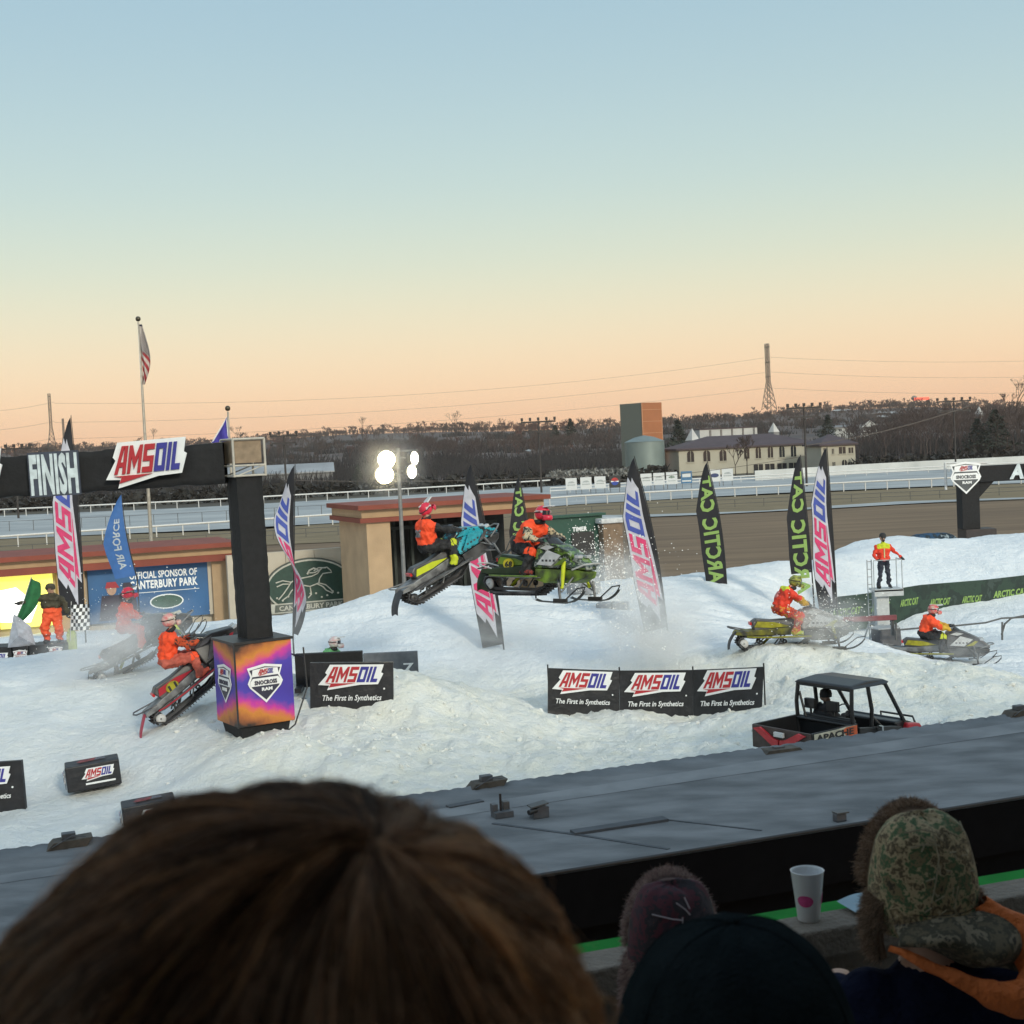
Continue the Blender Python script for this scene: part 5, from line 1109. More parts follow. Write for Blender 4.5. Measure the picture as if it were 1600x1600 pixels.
def rider_segs(pose, c):
    J, Pn, Bt, Gl, Ch = c['jacket'], c['pants'], c['boot'], c['glove'], c.get('accent', c['jacket'])
    hip, chest, neck, head = [Vector(pose[k]) for k in ('hip', 'chest', 'neck', 'head')]; o = []
    lat = Vector((0, 1, 0))
    o += [(hip - lat * .09, hip + lat * .09, .17, .17, Pn), (hip.lerp(chest, .25) - lat * .07, hip.lerp(chest, .25) + lat * .07, .185, .185, J), (hip.lerp(chest, .6) - lat * .09, hip.lerp(chest, .6) + lat * .09, .19, .19, J), (chest - lat * .12, chest + lat * .12, .185, .185, J), (hip.lerp(chest, .2), chest, .17, .185, J), (chest, neck, .12, .075, J), (neck, head, .07, .08, skin), (head, head + Vector((.02, 0, .02)), .105, .10, skin)]
    for s, key in ((1, 'l'), (-1, 'r')):
        sh = chest + lat * s * .21 + Vector((0, 0, .06)); el = Vector(pose['el' + key]); ha = Vector(pose['ha' + key]); kn = Vector(pose['kn' + key]); ft = Vector(pose['ft' + key]); hp = hip + lat * s * .1
        w = el.lerp(ha, .82)
        Am = c.get('arm', J); o += [(sh, el, .10, .085, Am), (sh, sh.lerp(el, .25), .108, .10, J), (el, w, .085, .06, Am)]; o += glove_segs(w, ha - el, Gl, 1.05, -s)
        mid = hp.lerp(kn, .5); o += [(hp, kn, .155, .115, Pn), (kn, kn.lerp(ft, .55), .112, .10, Pn), (kn, kn + Vector((.02, 0, 0)), .12, .11, Ch), (kn.lerp(ft, .5), ft + Vector((-.02, 0, .10)), .10, .095, c.get('shin', Pn)), (ft + Vector((-.05, 0, .07)), ft + Vector((.18, 0, .045)), .075, .06, Bt)]
        if 'sleeve' in c: o += [(el.lerp(w, .2), w, .088, .062, c['sleeve'])]
    if 'belt' in c: o += [(hip.lerp(chest, .18) - lat * .08, hip.lerp(chest, .18) + lat * .08, .168, .168, c['belt'])]
    if 'yoke' in c: o += [(chest + Vector((-.02, -.15, .07)), chest + Vector((-.02, .15, .07)), .125, .125, c['yoke'])]
    return o
STAND = dict(hip=(-.42, 0, 1.02), chest=(-.16, 0, 1.40), neck=(-.04, 0, 1.56), head=(.02, 0, 1.70), ell=(.06, .44, 1.22), elr=(.06, -.44, 1.22), hal=(.30, .36, 1.10), har=(.30, -.36, 1.10), knl=(.04, .28, .86), knr=(.04, -.28, .86), ftl=(-.12, .37, .38), ftr=(-.12, -.37, .38))
CROUCH = dict(hip=(-.50, 0, .95), chest=(-.18, 0, 1.30), neck=(-.03, 0, 1.44), head=(.05, 0, 1.58), ell=(.05, .44, 1.14), elr=(.05, -.44, 1.14), hal=(.30, .36, 1.08), har=(.30, -.36, 1.08), knl=(.0, .30, .84), knr=(.0, -.30, .84), ftl=(-.10, .37, .38), ftr=(-.10, -.37, .38))
TALL = dict(hip=(-.28, 0, 1.12), chest=(-.20, 0, 1.52), neck=(-.14, 0, 1.70), head=(-.08, 0, 1.85), ell=(.02, .42, 1.32), elr=(.02, -.42, 1.32), hal=(.28, .34, 1.10), har=(.28, -.34, 1.10), knl=(.06, .26, .84), knr=(.06, -.26, .84), ftl=(-.08, .36, .38), ftr=(-.08, -.36, .38))
SIT = dict(hip=(-.50, 0, .92), chest=(-.36, 0, 1.30), neck=(-.28, 0, 1.46), head=(-.22, 0, 1.60), ell=(-.05, .42, 1.15), elr=(-.05, -.42, 1.15), hal=(.27, .36, 1.08), har=(.27, -.36, 1.08), knl=(.0, .30, .84), knr=(.0, -.30, .84), ftl=(-.02, .38, .38), ftr=(-.02, -.38, .38))
def helmet(parent, head, c, tilt=0, name='helmet'):
    h = Vector(head) + Vector((.01, 0, .03)); M = TR(*h) @ ROT(tilt, 'Y')
    mb = MB()
    def shell(u, v):
        a = u * 2 * pi; e = -.55 * pi / 2 + v * (pi / 2 * 1.55); r = .152; x = cos(a) * cos(e); y = sin(a) * cos(e); z = sin(e)
        return (x * r * 1.12 - .01, y * r * .93, z * r * 1.02)
    def grd(u, v):                               # chin bar
        a = -1.15 + 2.3 * u; return (.03 + cos(a) * (.175 + .02 * sin(v * pi)), sin(a) * .12, -.045 - .095 * v)
    n = 20; vs = []; 
    for j in range(13):
        for i in range(n): vs.append(shell(i / n, j / 12))
    fs = []
    for j in range(12):
        for i in range(n):
            a = (i + .5) / n * 2 * pi; e = -.55 * pi / 2 + (j + .5) / 12 * (pi / 2 * 1.55)
            if cos(a) > .62 and -.35 < e < .35: continue                         # eye opening
            fs.append((j * n + i, j * n + (i + 1) % n, (j + 1) * n + (i + 1) % n, (j + 1) * n + i))
    mb.add(vs, fs, c['helmet'], M, True); mb.grid(grd, 10, 3, c['helmet'], True, M)
    for sy in (-1, 1): mb.add([(.10, sy * .118, .05), (-.05, sy * .146, .06), (-.07, sy * .146, .02), (.10, sy * .126, .01)], [(0, 1, 2, 3)], c['trim'], M)
    mb.add([(.14, -.02, .135), (.14, .02, .135), (-.12, .02, .158), (-.12, -.02, .158)], [(0, 1, 2, 3)], c['trim'], M)
    o = mb.build(name, parent, recalc=False); sd = o.modifiers.new('t', 'SOLIDIFY'); sd.thickness = .012
    part('peak', o, lambda mb: mb.add([(.09, -.10, .115), (.09, .10, .115), (.27, .075, .135), (.27, -.075, .135), (.09, -.09, .135), (.09, .09, .135), (.26, .065, .150), (.26, -.065, .150)], [(0, 3, 2, 1), (4, 5, 6, 7), (0, 1, 5, 4), (1, 2, 6, 5), (2, 3, 7, 6), (3, 0, 4, 7)], c['trim'], M))
    part('goggles', o, lambda mb: (mb.grid(lambda u, v: (.02 + .125 * cos(-1 + 2 * u), .118 * sin((-1 + 2 * u)) * 1.05, -.03 + .085 * v), 8, 3, mat('goggle_lens', (.03, .035, .05), .08, spec=1), True, M), mb.tube([(.07, .128, .02), (-.05, .148, .02), (-.16, .08, .02), (-.185, 0, .02), (-.16, -.08, .02), (-.05, -.148, .02), (.07, -.128, .02)], .012, blackp, 6, M, False)))
    return o
def person(label, segs, M, group=None, voxel=.021, loc_name='person'):
    root = empty('person', M=M, label=label, cat='person', group=group); me = remeshed(segs, voxel, 'body', folds=.05); b = bpy.data.objects.new('body', me); COL.objects.link(b); b.parent = root; return root
fl_or = mat('hi_vis_orange', (.95, .085, .02), .7, var=.06, scale=9, bump=.8, bscale=7); fl_or2 = mat('orange_red', (.78, .05, .02), .7, var=.08, scale=9, bump=.8, bscale=7); fl_pk = mat('orange_pants', (.80, .13, .07), .7, var=.08, scale=7, bump=.8, bscale=7)
neon = mat('neon_yellow', (.55, .62, .02), .7, var=.08, scale=6, bump=.6, bscale=8); blkc = mat('rider_black', (.02, .02, .023), .75, var=.2, scale=9, bump=.8, bscale=8); hl_red = mat('helmet_red', (.72, .03, .07), .3, var=.12, scale=11); wht = mat('gear_white', (.6, .6, .6), .6, var=.1); lime = mat('lime_panel', (.16, .26, .02), .4, var=.2, scale=5); greyc = mat('grey_gear', (.2, .2, .21), .7, var=.2)
# ================================================================== SNOWMOBILES
rub = mat('track_rubber', (.016, .016, .018), .8, col2=(.13, .13, .14), scale=3.5, bump=.6, bscale=40); alu = mat('tunnel_alu', (.28, .29, .30), .5, metal=.3, col2=(.05, .05, .055), scale=4); ch = mat('chassis_black', (.07, .07, .075), .42, col2=(.014, .014, .016), scale=3)
def sled(label, M, c):
    root = empty('snowmobile', M=M, label=label, cat='snowmobile', group='racing snowmobiles on the course')
    W = .19; fa = R(c.get('fa', 12)); fl_ = c.get('fl', .45)
    prof = [(-1.42, .16), (-1.48, .24), (-1.42, .34), (-1.2, .37), (.15, .42), (.33, .38), (.36, .28), (.25, .17), (.0, .02), (-1.15, .0), (-1.3, .04)]
    def trk(mb):
        n = len(prof); cx = sum(p[0] for p in prof) / n; cz_ = sum(p[1] for p in prof) / n; inn = [(cx + (x - cx) * .965, cz_ + (z - cz_) * .86) for x, z in prof]
        vs = []
        for y in (-W, W): vs += [(x, y, z) for x, z in prof] + [(x, y, z) for x, z in inn]
        fs = []
        for i in range(n):
            j = (i + 1) % n; fs += [(i, j, 2 * n + j, 2 * n + i), (n + j, n + i, 3 * n + i, 3 * n + j), (j, i, n + i, n + j), (2 * n + i, 2 * n + j, 3 * n + j, 3 * n + i)]
        mb.add(vs, fs, rub)
        P = [Vector((x, 0, z)) for x, z in prof]; P.append(P[0]); cen = Vector((cx, 0, cz_)); acc = 0
        for a, b in zip(P[:-1], P[1:]):
            d = (b - a); l = d.length; d.normalize(); nrm = Vector((-d.z, 0, d.x)); 
            if nrm.dot((a + b) / 2 - cen) < 0: nrm = -nrm
            k = 0
            while k * .075 < l:
                q = a + d * (k * .075); Mx = Matrix(((d.x, 0, nrm.x, q.x), (0, 1, 0, 0), (d.z, 0, nrm.z, q.z), (0, 0, 0, 1)))
                for yy in (-.11, .0, .11): mb.box((0, yy, .022), (.016, .085, .05), rub, Mx)
                k += 1
    part('track', root, trk)
    part('slide_rail', root, lambda mb: [mb.prism([(-1.3, .07), (-.05, .06), (.12, .16), (.06, .16), (-.1, .12), (-1.3, .12)], s * .10 - .012, s * .10 + .012, ch, XZ()) for s in (-1, 1)])
    for x, z, r_ in ((-1.32, .19, .11), (-.9, .21, .06), (-.3, .22, .06)):
        for s in (-1, 1): part('wheel', root, lambda mb: mb.lathe([(.02, -.02), (r_, -.018), (r_, .018), (.02, .02)], c.get('wheel', wht if r_ > .1 else ch), 14, TR(x, s * .15, z) @ ROT(90, 'X')))
    for s in (-1, 1): part('suspension_arm', root, lambda mb: (mb.tube([(-1.0, s * .13, .14), (-.7, s * .13, .42)], .018, alu, 6), mb.tube([(-.5, s * .13, .12), (-.25, s * .13, .42)], .018, alu, 6), mb.tube([(-.82, 0, .16), (-.55, 0, .4)], .035, c['spring'], 8)))
    part('tunnel', root, lambda mb: (mb.prism([(-1.55, .42), (-1.5, .50), (.3, .60), (.3, .40), (-1.3, .39)], -.21, .21, c.get('tunnel', alu), XZ()),), bevel=.012)
    for s in (-1, 1): part('running_board', root, lambda mb: (mb.prism([(-1.25, s * .21), (-1.15, s * .33), (-.6, s * .43), (.3, s * .44), (.3, s * .21)], .335, .36, alu), mb.tube([(-1.25, s * .22, .37), (-1.1, s * .34, .37), (-.6, s * .44, .37), (.3, s * .45, .37)], .018, c['accent'], 6)))
    part('snow_flap', root, lambda mb: mb.grid(lambda u, v: (-1.52 - (.05 + sin(fa) * fl_) * v - .06 * sin(v * 3), (u - .5) * .40 * (1 - .15 * v), .47 - cos(fa) * fl_ * v + .03 * sin(u * 5)), 6, 10, c['flap'], True))
    fl = root.children[-1]; sd = fl.modifiers.new('t', 'SOLIDIFY'); sd.thickness = .014
    part('rear_bumper', root, lambda mb: mb.tube([(-1.2, .2, .5), (-1.5, .2, .56), (-1.66, .16, .60), (-1.70, 0, .61), (-1.66, -.16, .60), (-1.5, -.2, .56), (-1.2, -.2, .5)], .016, c['bump'], 8))
    sw = lambda x, z: .13 if z > .68 else .17
    seat = part('seat', root, lambda mb: mb.prism([(-1.05, .50), (-1.12, .72), (-1.0, .80), (-.62, .76), (-.25, .77), (.05, .86), (.10, .58)], 0, 0, c.get('seat', ch), XZ(), wf=sw), bevel=.03)
    def sp(mb):
        for s in (-1, 1): mb.prism([(-1.06, .60), (-.98, .74), (-.55, .71), (-.15, .60), (-.6, .57)], s * .176 - .006, s * .176 + .006, c.get('seatc', c['accent']), XZ())
    part('seat_panel', seat, sp)
    part('tail_light', root, lambda mb: mb.box((-1.13, 0, .68), (.05, .22, .07), mat('tail_red', (.6, .02, .02), .3, emit=((1, .05, .05), 1.5) if c.get('tail') else None)))
    if c.get('plate'):
        def pl(mb):
            for s in (-1, 1):
                mb.prism([(-.72 + .15 * cos(k * pi / 8), .60 + .11 * sin(k * pi / 8)) for k in range(16)], s * .20 - .008, s * .20 + .008, c['plate'], XZ())
            text(mb, c.get('num', '68'), -.82, .54, .2, .12, blackp, TR(0, -.205, 0) @ XZ(), .006, .006, .15, .04)
        part('number_plate', root, pl)
    hw = lambda x, z: (.34 if x < .75 else (.34 - (x - .75) * .32)) * (1 if z < .8 else .72)
    part('belly_pan', root, lambda mb: mb.prism([(.15, .30), (.15, .52), (1.1, .50), (1.36, .46), (1.30, .34), (1.0, .24), (.4, .24)], 0, 0, c['pan'], XZ(), wf=hw), bevel=.02)
    hood = part('hood', root, lambda mb: mb.prism([(.10, .53), (.12, .95), (.34, 1.04), (.62, .98), (1.02, .80), (1.34, .58), (1.36, .49), (1.1, .53)], 0, 0, c['hood'], XZ(), wf=hw), bevel=.03)
    def gr(mb, s):
        if 1:
            mb.prism([(.2, .60), (.5, .88), (.85, .78), (.6, .58)], s * .343 - .01, s * .343 + .01, c['graphic'], XZ()); mb.prism([(.86, .60), (1.0, .72), (.92, .74), (.66, .58)], s * .335 - .01, s * .335 + .01, c['accent'], XZ())
            mb.prism([(.22, .92), (.40, .98), (.60, .94), (.42, .88)], s * .26 - .01, s * .26 + .01, c['graphic'], XZ())
            for k in range(4): mb.box((.38 + .1 * k, s * .348, .68), (.05, .02, .04), ch)
    for s_ in (-1, 1): part('side_graphic', hood, gr, s_)
    part('headlight', hood, lambda mb: (mb.box((1.12, .12, .75), (.12, .13, .06), mat('headlight_glass', (.5, .52, .55), .1)), mb.box((1.12, -.12, .75), (.12, .13, .06), mat('headlight_glass', (.5, .52, .55), .1))), bevel=.01)
    part('windshield', root, lambda mb: mb.grid(lambda u, v: (.60 - .28 * v - .12 * (2 * u - 1) ** 2, (u - .5) * (.44 - .1 * v), .98 + .20 * v), 8, 4, c['shield'], True)); ws_ = root.children[-1]; sd = ws_.modifiers.new('t', 'SOLIDIFY'); sd.thickness = .008
    part('handlebar', root, lambda mb: (mb.tube([(.40, 0, .92), (.30, 0, 1.08)], .025, ch, 8), mb.tube([(.24, .40, 1.09), (.32, .2, 1.13), (.32, -.2, 1.13), (.24, -.40, 1.09)], .015, alu, 8), mb.tube([(.24, .42, 1.09), (.27, .30, 1.105)], .022, ch, 8), mb.tube([(.24, -.42, 1.09), (.27, -.30, 1.105)], .022, ch, 8), mb.box((.33, 0, 1.15), (.08, .2, .07), ch)))
    part('front_bumper', root, lambda mb: mb.tube([(1.05, .24, .5), (1.34, .2, .60), (1.46, .1, .62), (1.46, -.1, .62), (1.34, -.2, .60), (1.05, -.24, .5)], .018, c['bump'], 8))
    dz = c.get('droop', 0)
    for s in (-1, 1):
        y = s * .50
        part('front_arm', root, lambda mb: (mb.tube([(.65, s * .22, .36), (.95, y * .93, .22 - dz)], .018, alu, 6), mb.tube([(1.05, s * .20, .36), (.98, y * .93, .22 - dz)], .018, alu, 6), mb.tube([(.75, s * .22, .52), (.95, y * .93, .34 - dz)], .016, alu, 6), mb.tube([(.85, s * .25, .66), (.93, y * .8, .28 - dz)], [.045, .035], c['spring'], 8), mb.tube([(.93, y, .40 - dz), (.98, y, .08 - dz)], .026, alu, 8)))
        def skm(mb):
            pts = [(.30, .06), (.42, .02), (1.1, .0), (1.35, .04), (1.52, .13), (1.62, .25)]
            mb.grid(lambda u, v: (pts[0][0] + (pts[-1][0] - pts[0][0]) * v, y + (u - .5) * .15 * (1 - .45 * max(0, v - .8) * 5 * .9), np.interp(pts[0][0] + (pts[-1][0] - pts[0][0]) * v, [p[0] for p in pts], [p[1] for p in pts]) - dz + .025 * (abs(2 * u - 1) ** 2)), 4, 18, c['ski'], True)
            mb.tube([(1.60, y - .03, .24 - dz), (1.62, y, .33 - dz), (1.42, y, .30 - dz), (1.1, y, .07 - dz)], .014, c['ski'], 6); mb.box((.98, y, .05 - dz), (.34, .05, .09), c['ski'])
        sk_ = part('ski', root, skm)
    return root
def pose_matrix(px, py, D, yaw, pitch, roll=0, anchor=(-.1, 0, .45)):
    P = at(px, py, D); Rm = Matrix.Rotation(R(yaw), 4, 'Z') @ Matrix.Rotation(R(-pitch), 4, 'Y') @ Matrix.Rotation(R(roll), 4, 'X'); return Matrix.Translation(P - (Rm @ Vector(anchor))) @ Rm
def col(**k):
    b = dict(spring=neon, accent=lime, flap=mat('flap_black', (.03, .03, .033), .6), bump=mat('bumper_grey', (.2, .2, .2), .4), pan=ch, hood=ch, graphic=wht, shield=mat('smoke_shield', (.03, .03, .03), .1), ski=mat('ski_black', (.03, .03, .03), .5)); b.update(k); return b
def rc(**k):
    b = dict(jacket=fl_or, pants=blkc, boot=blkc, glove=blkc, helmet=hl_red, trim=wht); b.update(k); return b
G_R = 'snowmobile riders in bright vests'
def ride(lb_s, lb_p, M, cs, cp_, pose, tilt=0):
    sled(lb_s, M, cs); p = person(lb_p, rider_segs(pose, cp_), M, G_R); helmet(p, pose['head'], cp_, tilt)
    nk = Vector(pose['neck']); part('collar', p, lambda mb: mb.lathe([(.085, -.05), (.118, -.03), (.12, .02), (.09, .045)], blkc, 16, TR(*nk)))
    if cp_.get('back'):
        ch_ = Vector(pose['chest']).lerp(Vector(pose['hip']), .3); d = (Vector(pose['chest']) - Vector(pose['hip'])).normalized(); Mx = TR(*ch_) @ Matrix.Rotation(atan2(d.x, d.z), 4, 'Y') @ TR(-.19, 0, 0) @ ROT(-90, 'Z') @ XZ()
        part('number', p, lambda mb: text(mb, cp_['back'], -.1, -.09, .2, .18, cp_.get('backm', greyc), Mx, .0, .05, 0, .05))
red_fl = mat('flap_red', (.45, .03, .07), .55, var=.08); redp = mat('panel_red', (.42, .02, .035), .35, var=.1); dgr = mat('dark_green_panel', (.02, .045, .018), .4, var=.15); tealp = mat('teal_panel', (.02, .33, .42), .3, var=.15, scale=12)
greyg = mat('sled_graphite', (.09, .09, .10), .4, var=.25, scale=8); yel = mat('sled_yellow', (.38, .35, .015), .45, var=.2, scale=7); ybl = mat('yellow_black', (.20, .19, .01), .5, col2=(.02, .02, .02), scale=5)
ride('dark snowmobile climbing in thick snow spray at left behind the red tailed one', 'person in red helmet and pinkish orange suit riding upright through snow spray at left', pose_matrix(220, 1008, 36, 18, 24), col(accent=greyg, graphic=greyg), rc(pants=fl_pk, trim=greyc), dict(TALL, hip=(-.28, 0, 1.08), chest=(.0, 0, 1.44), neck=(.14, 0, 1.60), head=(.24, 0, 1.76)), 16)
ride('snowmobile with red seat panels and long red flap nosing up beside the printed box', 'person in orange vest with pale red helmet leaning on the red tailed snowmobile', pose_matrix(308, 1050, 30.5, 26, 34), col(accent=redp, flap=red_fl, fa=40, fl=.80, plate=yel, num='11', spring=greyg, bump=greyg, graphic=greyg), rc(pants=mat('salmon_pants', (.55, .12, .08), .7, var=.15, scale=6), helmet=mat('helmet_pale_red', (.62, .20, .20), .35, col2=(.6, .55, .5), scale=9), trim=mat('helmet_cream', (.6, .58, .5), .4), boot=fl_pk, arm=camo('sleeve_dark_orange', [(.03, .03, .03), (.5, .07, .02), (.02, .02, .02)], 8)), dict(CROUCH, hip=(-.46, 0, 1.06), chest=(-.14, 0, 1.40), neck=(.02, 0, 1.55), head=(.12, 0, 1.70)), 24)
ride('airborne snowmobile with teal hood and yellow tail seen nose up', 'person in orange vest and yellow striped trousers on the teal hooded snowmobile', pose_matrix(700, 878, 32.5, 32, 24), col(hood=camo('hood_teal_broken', [(.015, .02, .022), (.02, .34, .43), (.012, .014, .016), (.02, .25, .33), (.02, .30, .38)], 1.9, .35), graphic=tealp, accent=greyg, seatc=neon, tail=False, spring=greyg, wheel=ch, flap=mat('flap_slate', (.05, .055, .065), .6), fa=34, fl=.52), rc(accent=neon, shin=neon, arm=blkc, back='26'), dict(STAND, head=(-.06, 0, 1.78), neck=(-.14, 0, 1.62), chest=(-.26, 0, 1.44), hip=(-.44, 0, 1.04)), -14)
ride('airborne green and black snowmobile with lime trim and yellow round number', 'person in orange vest and red helmet crouching on the airborne green snowmobile', pose_matrix(840, 893, 28, -45, 1, -4), col(hood=camo('hood_camo', [(.02, .03, .02), (.26, .28, .25), (.02, .03, .02), (.12, .20, .03), (.40, .42, .38)], 4, .35), accent=lime, pan=mat('pan_lime_dark', (.16, .26, .02), .4, col2=(.02, .025, .015), scale=4), graphic=wht, plate=mat('plate_yellow', (.62, .50, .02), .5), num='68', tail=True, bump=mat('bumper_pale', (.5, .5, .48), .4), seat=dgr, droop=.14, tunnel=dgr, flap=dgr), rc(back='68', arm=camo('sleeve_pattern', [(.45, .36, .22), (.03, .03, .03), (.5, .42, .28), (.6, .1, .02)], 7), boot=camo('boot_pattern', [(.02, .02, .02), (.25, .04, .03), (.02, .02, .02), (.4, .4, .4)], 9)), CROUCH, 0)
ride('yellow and black snowmobile cresting the right berm in powder', 'person standing on the yellow snowmobile in red and neon yellow suit', pose_matrix(1236, 986, 35, 2, -1), col(accent=yel, seat=ch, tunnel=ybl, hood=mat('hood_dusty', (.16, .15, .14), .5, col2=(.4, .38, .36), scale=8), spring=yel, bump=greyg), rc(jacket=fl_or2, yoke=neon, sleeve=mat('sleeve_amber', (.6, .35, .03), .7), belt=mat('belt_amber', (.62, .45, .03), .7), pants=camo('pants_red_pattern', [(.55, .04, .02), (.5, .32, .03), (.6, .05, .02), (.25, .03, .02), (.5, .45, .3)], 6), boot=neon, helmet=mat('helmet_olive', (.32, .34, .06), .5, col2=(.08, .09, .03), scale=14), trim=mat('olive_peak', (.3, .33, .03), .5), back='66', backm=mat('number_rose', (.6, .2, .2), .6)), dict(TALL, hip=(-.40, 0, 1.04), chest=(-.20, 0, 1.38), neck=(-.06, 0, 1.53), head=(.04, 0, 1.66)), 10)
ride('black snowmobile with seated rider turning on the flat at far right', 'person seated on the far right snowmobile in orange and yellow jacket', pose_matrix(1466, 1014, 41.5, -12, -1), col(accent=yel, hood=greyg, spring=greyg, seat=ch), rc(pants=blkc, belt=neon, sleeve=mat('sleeve_amber', (.6, .35, .03), .7), helmet=mat('helmet_pinkish', (.62, .08, .10), .4, col2=(.5, .4, .3), scale=10), accent=neon), SIT, 0)
ride('snowmobile mostly hidden behind the black barrier next to the arch base', 'person in pale pink helmet and green jacket showing only above the black barrier', pose_matrix(534, 1074, 36.3, -10, 0), col(), rc(jacket=mat('jacket_pale_green', (.14, .42, .16), .7), sleeve=mat('sleeve_pink', (.6, .2, .2), .7), helmet=mat('helmet_pale_pink', (.6, .33, .33), .4, col2=(.6, .6, .58), scale=8)), SIT, 0)
# ---- marshal on platform
def marshal():
    D = 46; p = at(1382, 919, D); zg = tz(p.x, D); Hd = p.z; root = empty('flagger_platform', (p.x, D, zg), 0, 'white raised platform with thin hand rails where the marshal stands', 'platform'); h = Hd - zg; wm = mat('platform_white', (.50, .52, .53), .5, var=.08); gm_ = mat('rail_pale', (.38, .40, .42), .5)
    part('deck', root, lambda mb: (mb.box((.05, 0, h - .04), (.95, .75, .08), wm), mb.box((.05, -.36, h - .12), (.95, .03, .22), wm)), bevel=.01)
    part('pedestal', root, lambda mb: mb.box((-.12, 0, (h - .09) / 2), (.42, .4, h - .09), wm), bevel=.02)
    part('ladder', root, lambda mb: [mb.tube([(x, .1, .0), (x, .1, h + .95)], .017, gm_, 6) for x in (-.52, -.38)] + [mb.tube([(-.52, .1, z), (-.38, .1, z)], .014, gm_, 5) for z in [.25 * k for k in range(1, 12)] if z < h + .9])
    part('handrail', root, lambda mb: [mb.tube([(a, b, h), (a, b, h + .95)], .014, gm_, 6) for a, b in ((-.42, -.33), (.5, -.33), (.5, .33))] + [mb.tube([(-.42, -.33, h + .95), (.5, -.33, h + .95), (.5, .33, h + .95)], .016, gm_, 6)])
    part('base_frame', root, lambda mb: [mb.tube([(a, b, 0), (a * .7, b, .65), (a * .2, b, .7)], .03, gm_, 6) for a in (-.7, .45) for b in (-.3, .3)] + [mb.tube([(-.7, b, .03), (.45, b, .03)], .03, gm_, 6) for b in (-.3, .3)])
    J = fl_or2; Pn = mat('navy_trousers', (.03, .035, .055), .8, var=.15); S = 1.0
    M = TR(p.x, D, Hd)
    segs = [((-.08, 0, .92), (.08, 0, .92), .13, .13, Pn), ((-.05, 0, 1.0), (.05, 0, 1.0), .155, .155, J), ((-.09, 0, 1.2), (.09, 0, 1.2), .15, .15, J), ((-.12, 0, 1.38), (.12, 0, 1.38), .12, .12, neon), ((0, 0, 1.4), (0, -.01, 1.5), .09, .07, neon), ((0, 0, 1.48), (0, -.01, 1.56), .06, .06, skin), ((0, -.01, 1.62), (0, -.01, 1.68), .085, .10, skin), ((0, -.09, 1.58), (0, -.08, 1.55), .045, .04, mat('beard', (.05, .035, .03), .9)), ((0, -.115, 1.635), (0, -.12, 1.62), .014, .016, skin)]
    for s in (-1, 1): segs += [((s * .09, 0, .9), (s * .13, -.02, .48), .105, .08, Pn), ((s * .13, -.02, .48), (s * .17, .03, .1), .078, .06, Pn), ((s * .17, .05, .05), (s * .2, -.12, .04), .055, .045, blkc)]
    segs += [((.2, 0, 1.38), (.36, -.05, 1.18), .075, .06, J), ((.36, -.05, 1.18), (.52, -.14, 1.03), .058, .045, J)] + glove_segs((.54, -.15, 1.01), (.4, -.3, -.35), blkc, 1, 1)
    segs += [((-.2, 0, 1.38), (-.31, .0, 1.12), .075, .062, J), ((-.31, .0, 1.12), (-.26, -.18, .97), .06, .045, J)] + glove_segs((-.25, -.2, .96), (.2, -.6, -.1), blkc, 1, -1)
    r = person('person in orange and yellow safety jacket standing on the white platform', segs, M, voxel=.017)
    part('beanie', r, lambda mb: mb.lathe([(.108, 1.66), (.112, 1.72), (.10, 1.78), (.05, 1.82), (.001, 1.825)], blkc, 18)); part('sunglasses', r, lambda mb: (mb.box((-.035, -.105, 1.65), (.055, .02, .035), blackp), mb.box((.035, -.105, 1.65), (.055, .02, .035), blackp), mb.box((0, -.108, 1.655), (.03, .012, .012), blackp)))
    part('reflective_tape', r, lambda mb: (mb.box((0, -.152, 1.16), (.035, .012, .3), mat('tape', (.6, .6, .3), .3)),))
marshal()
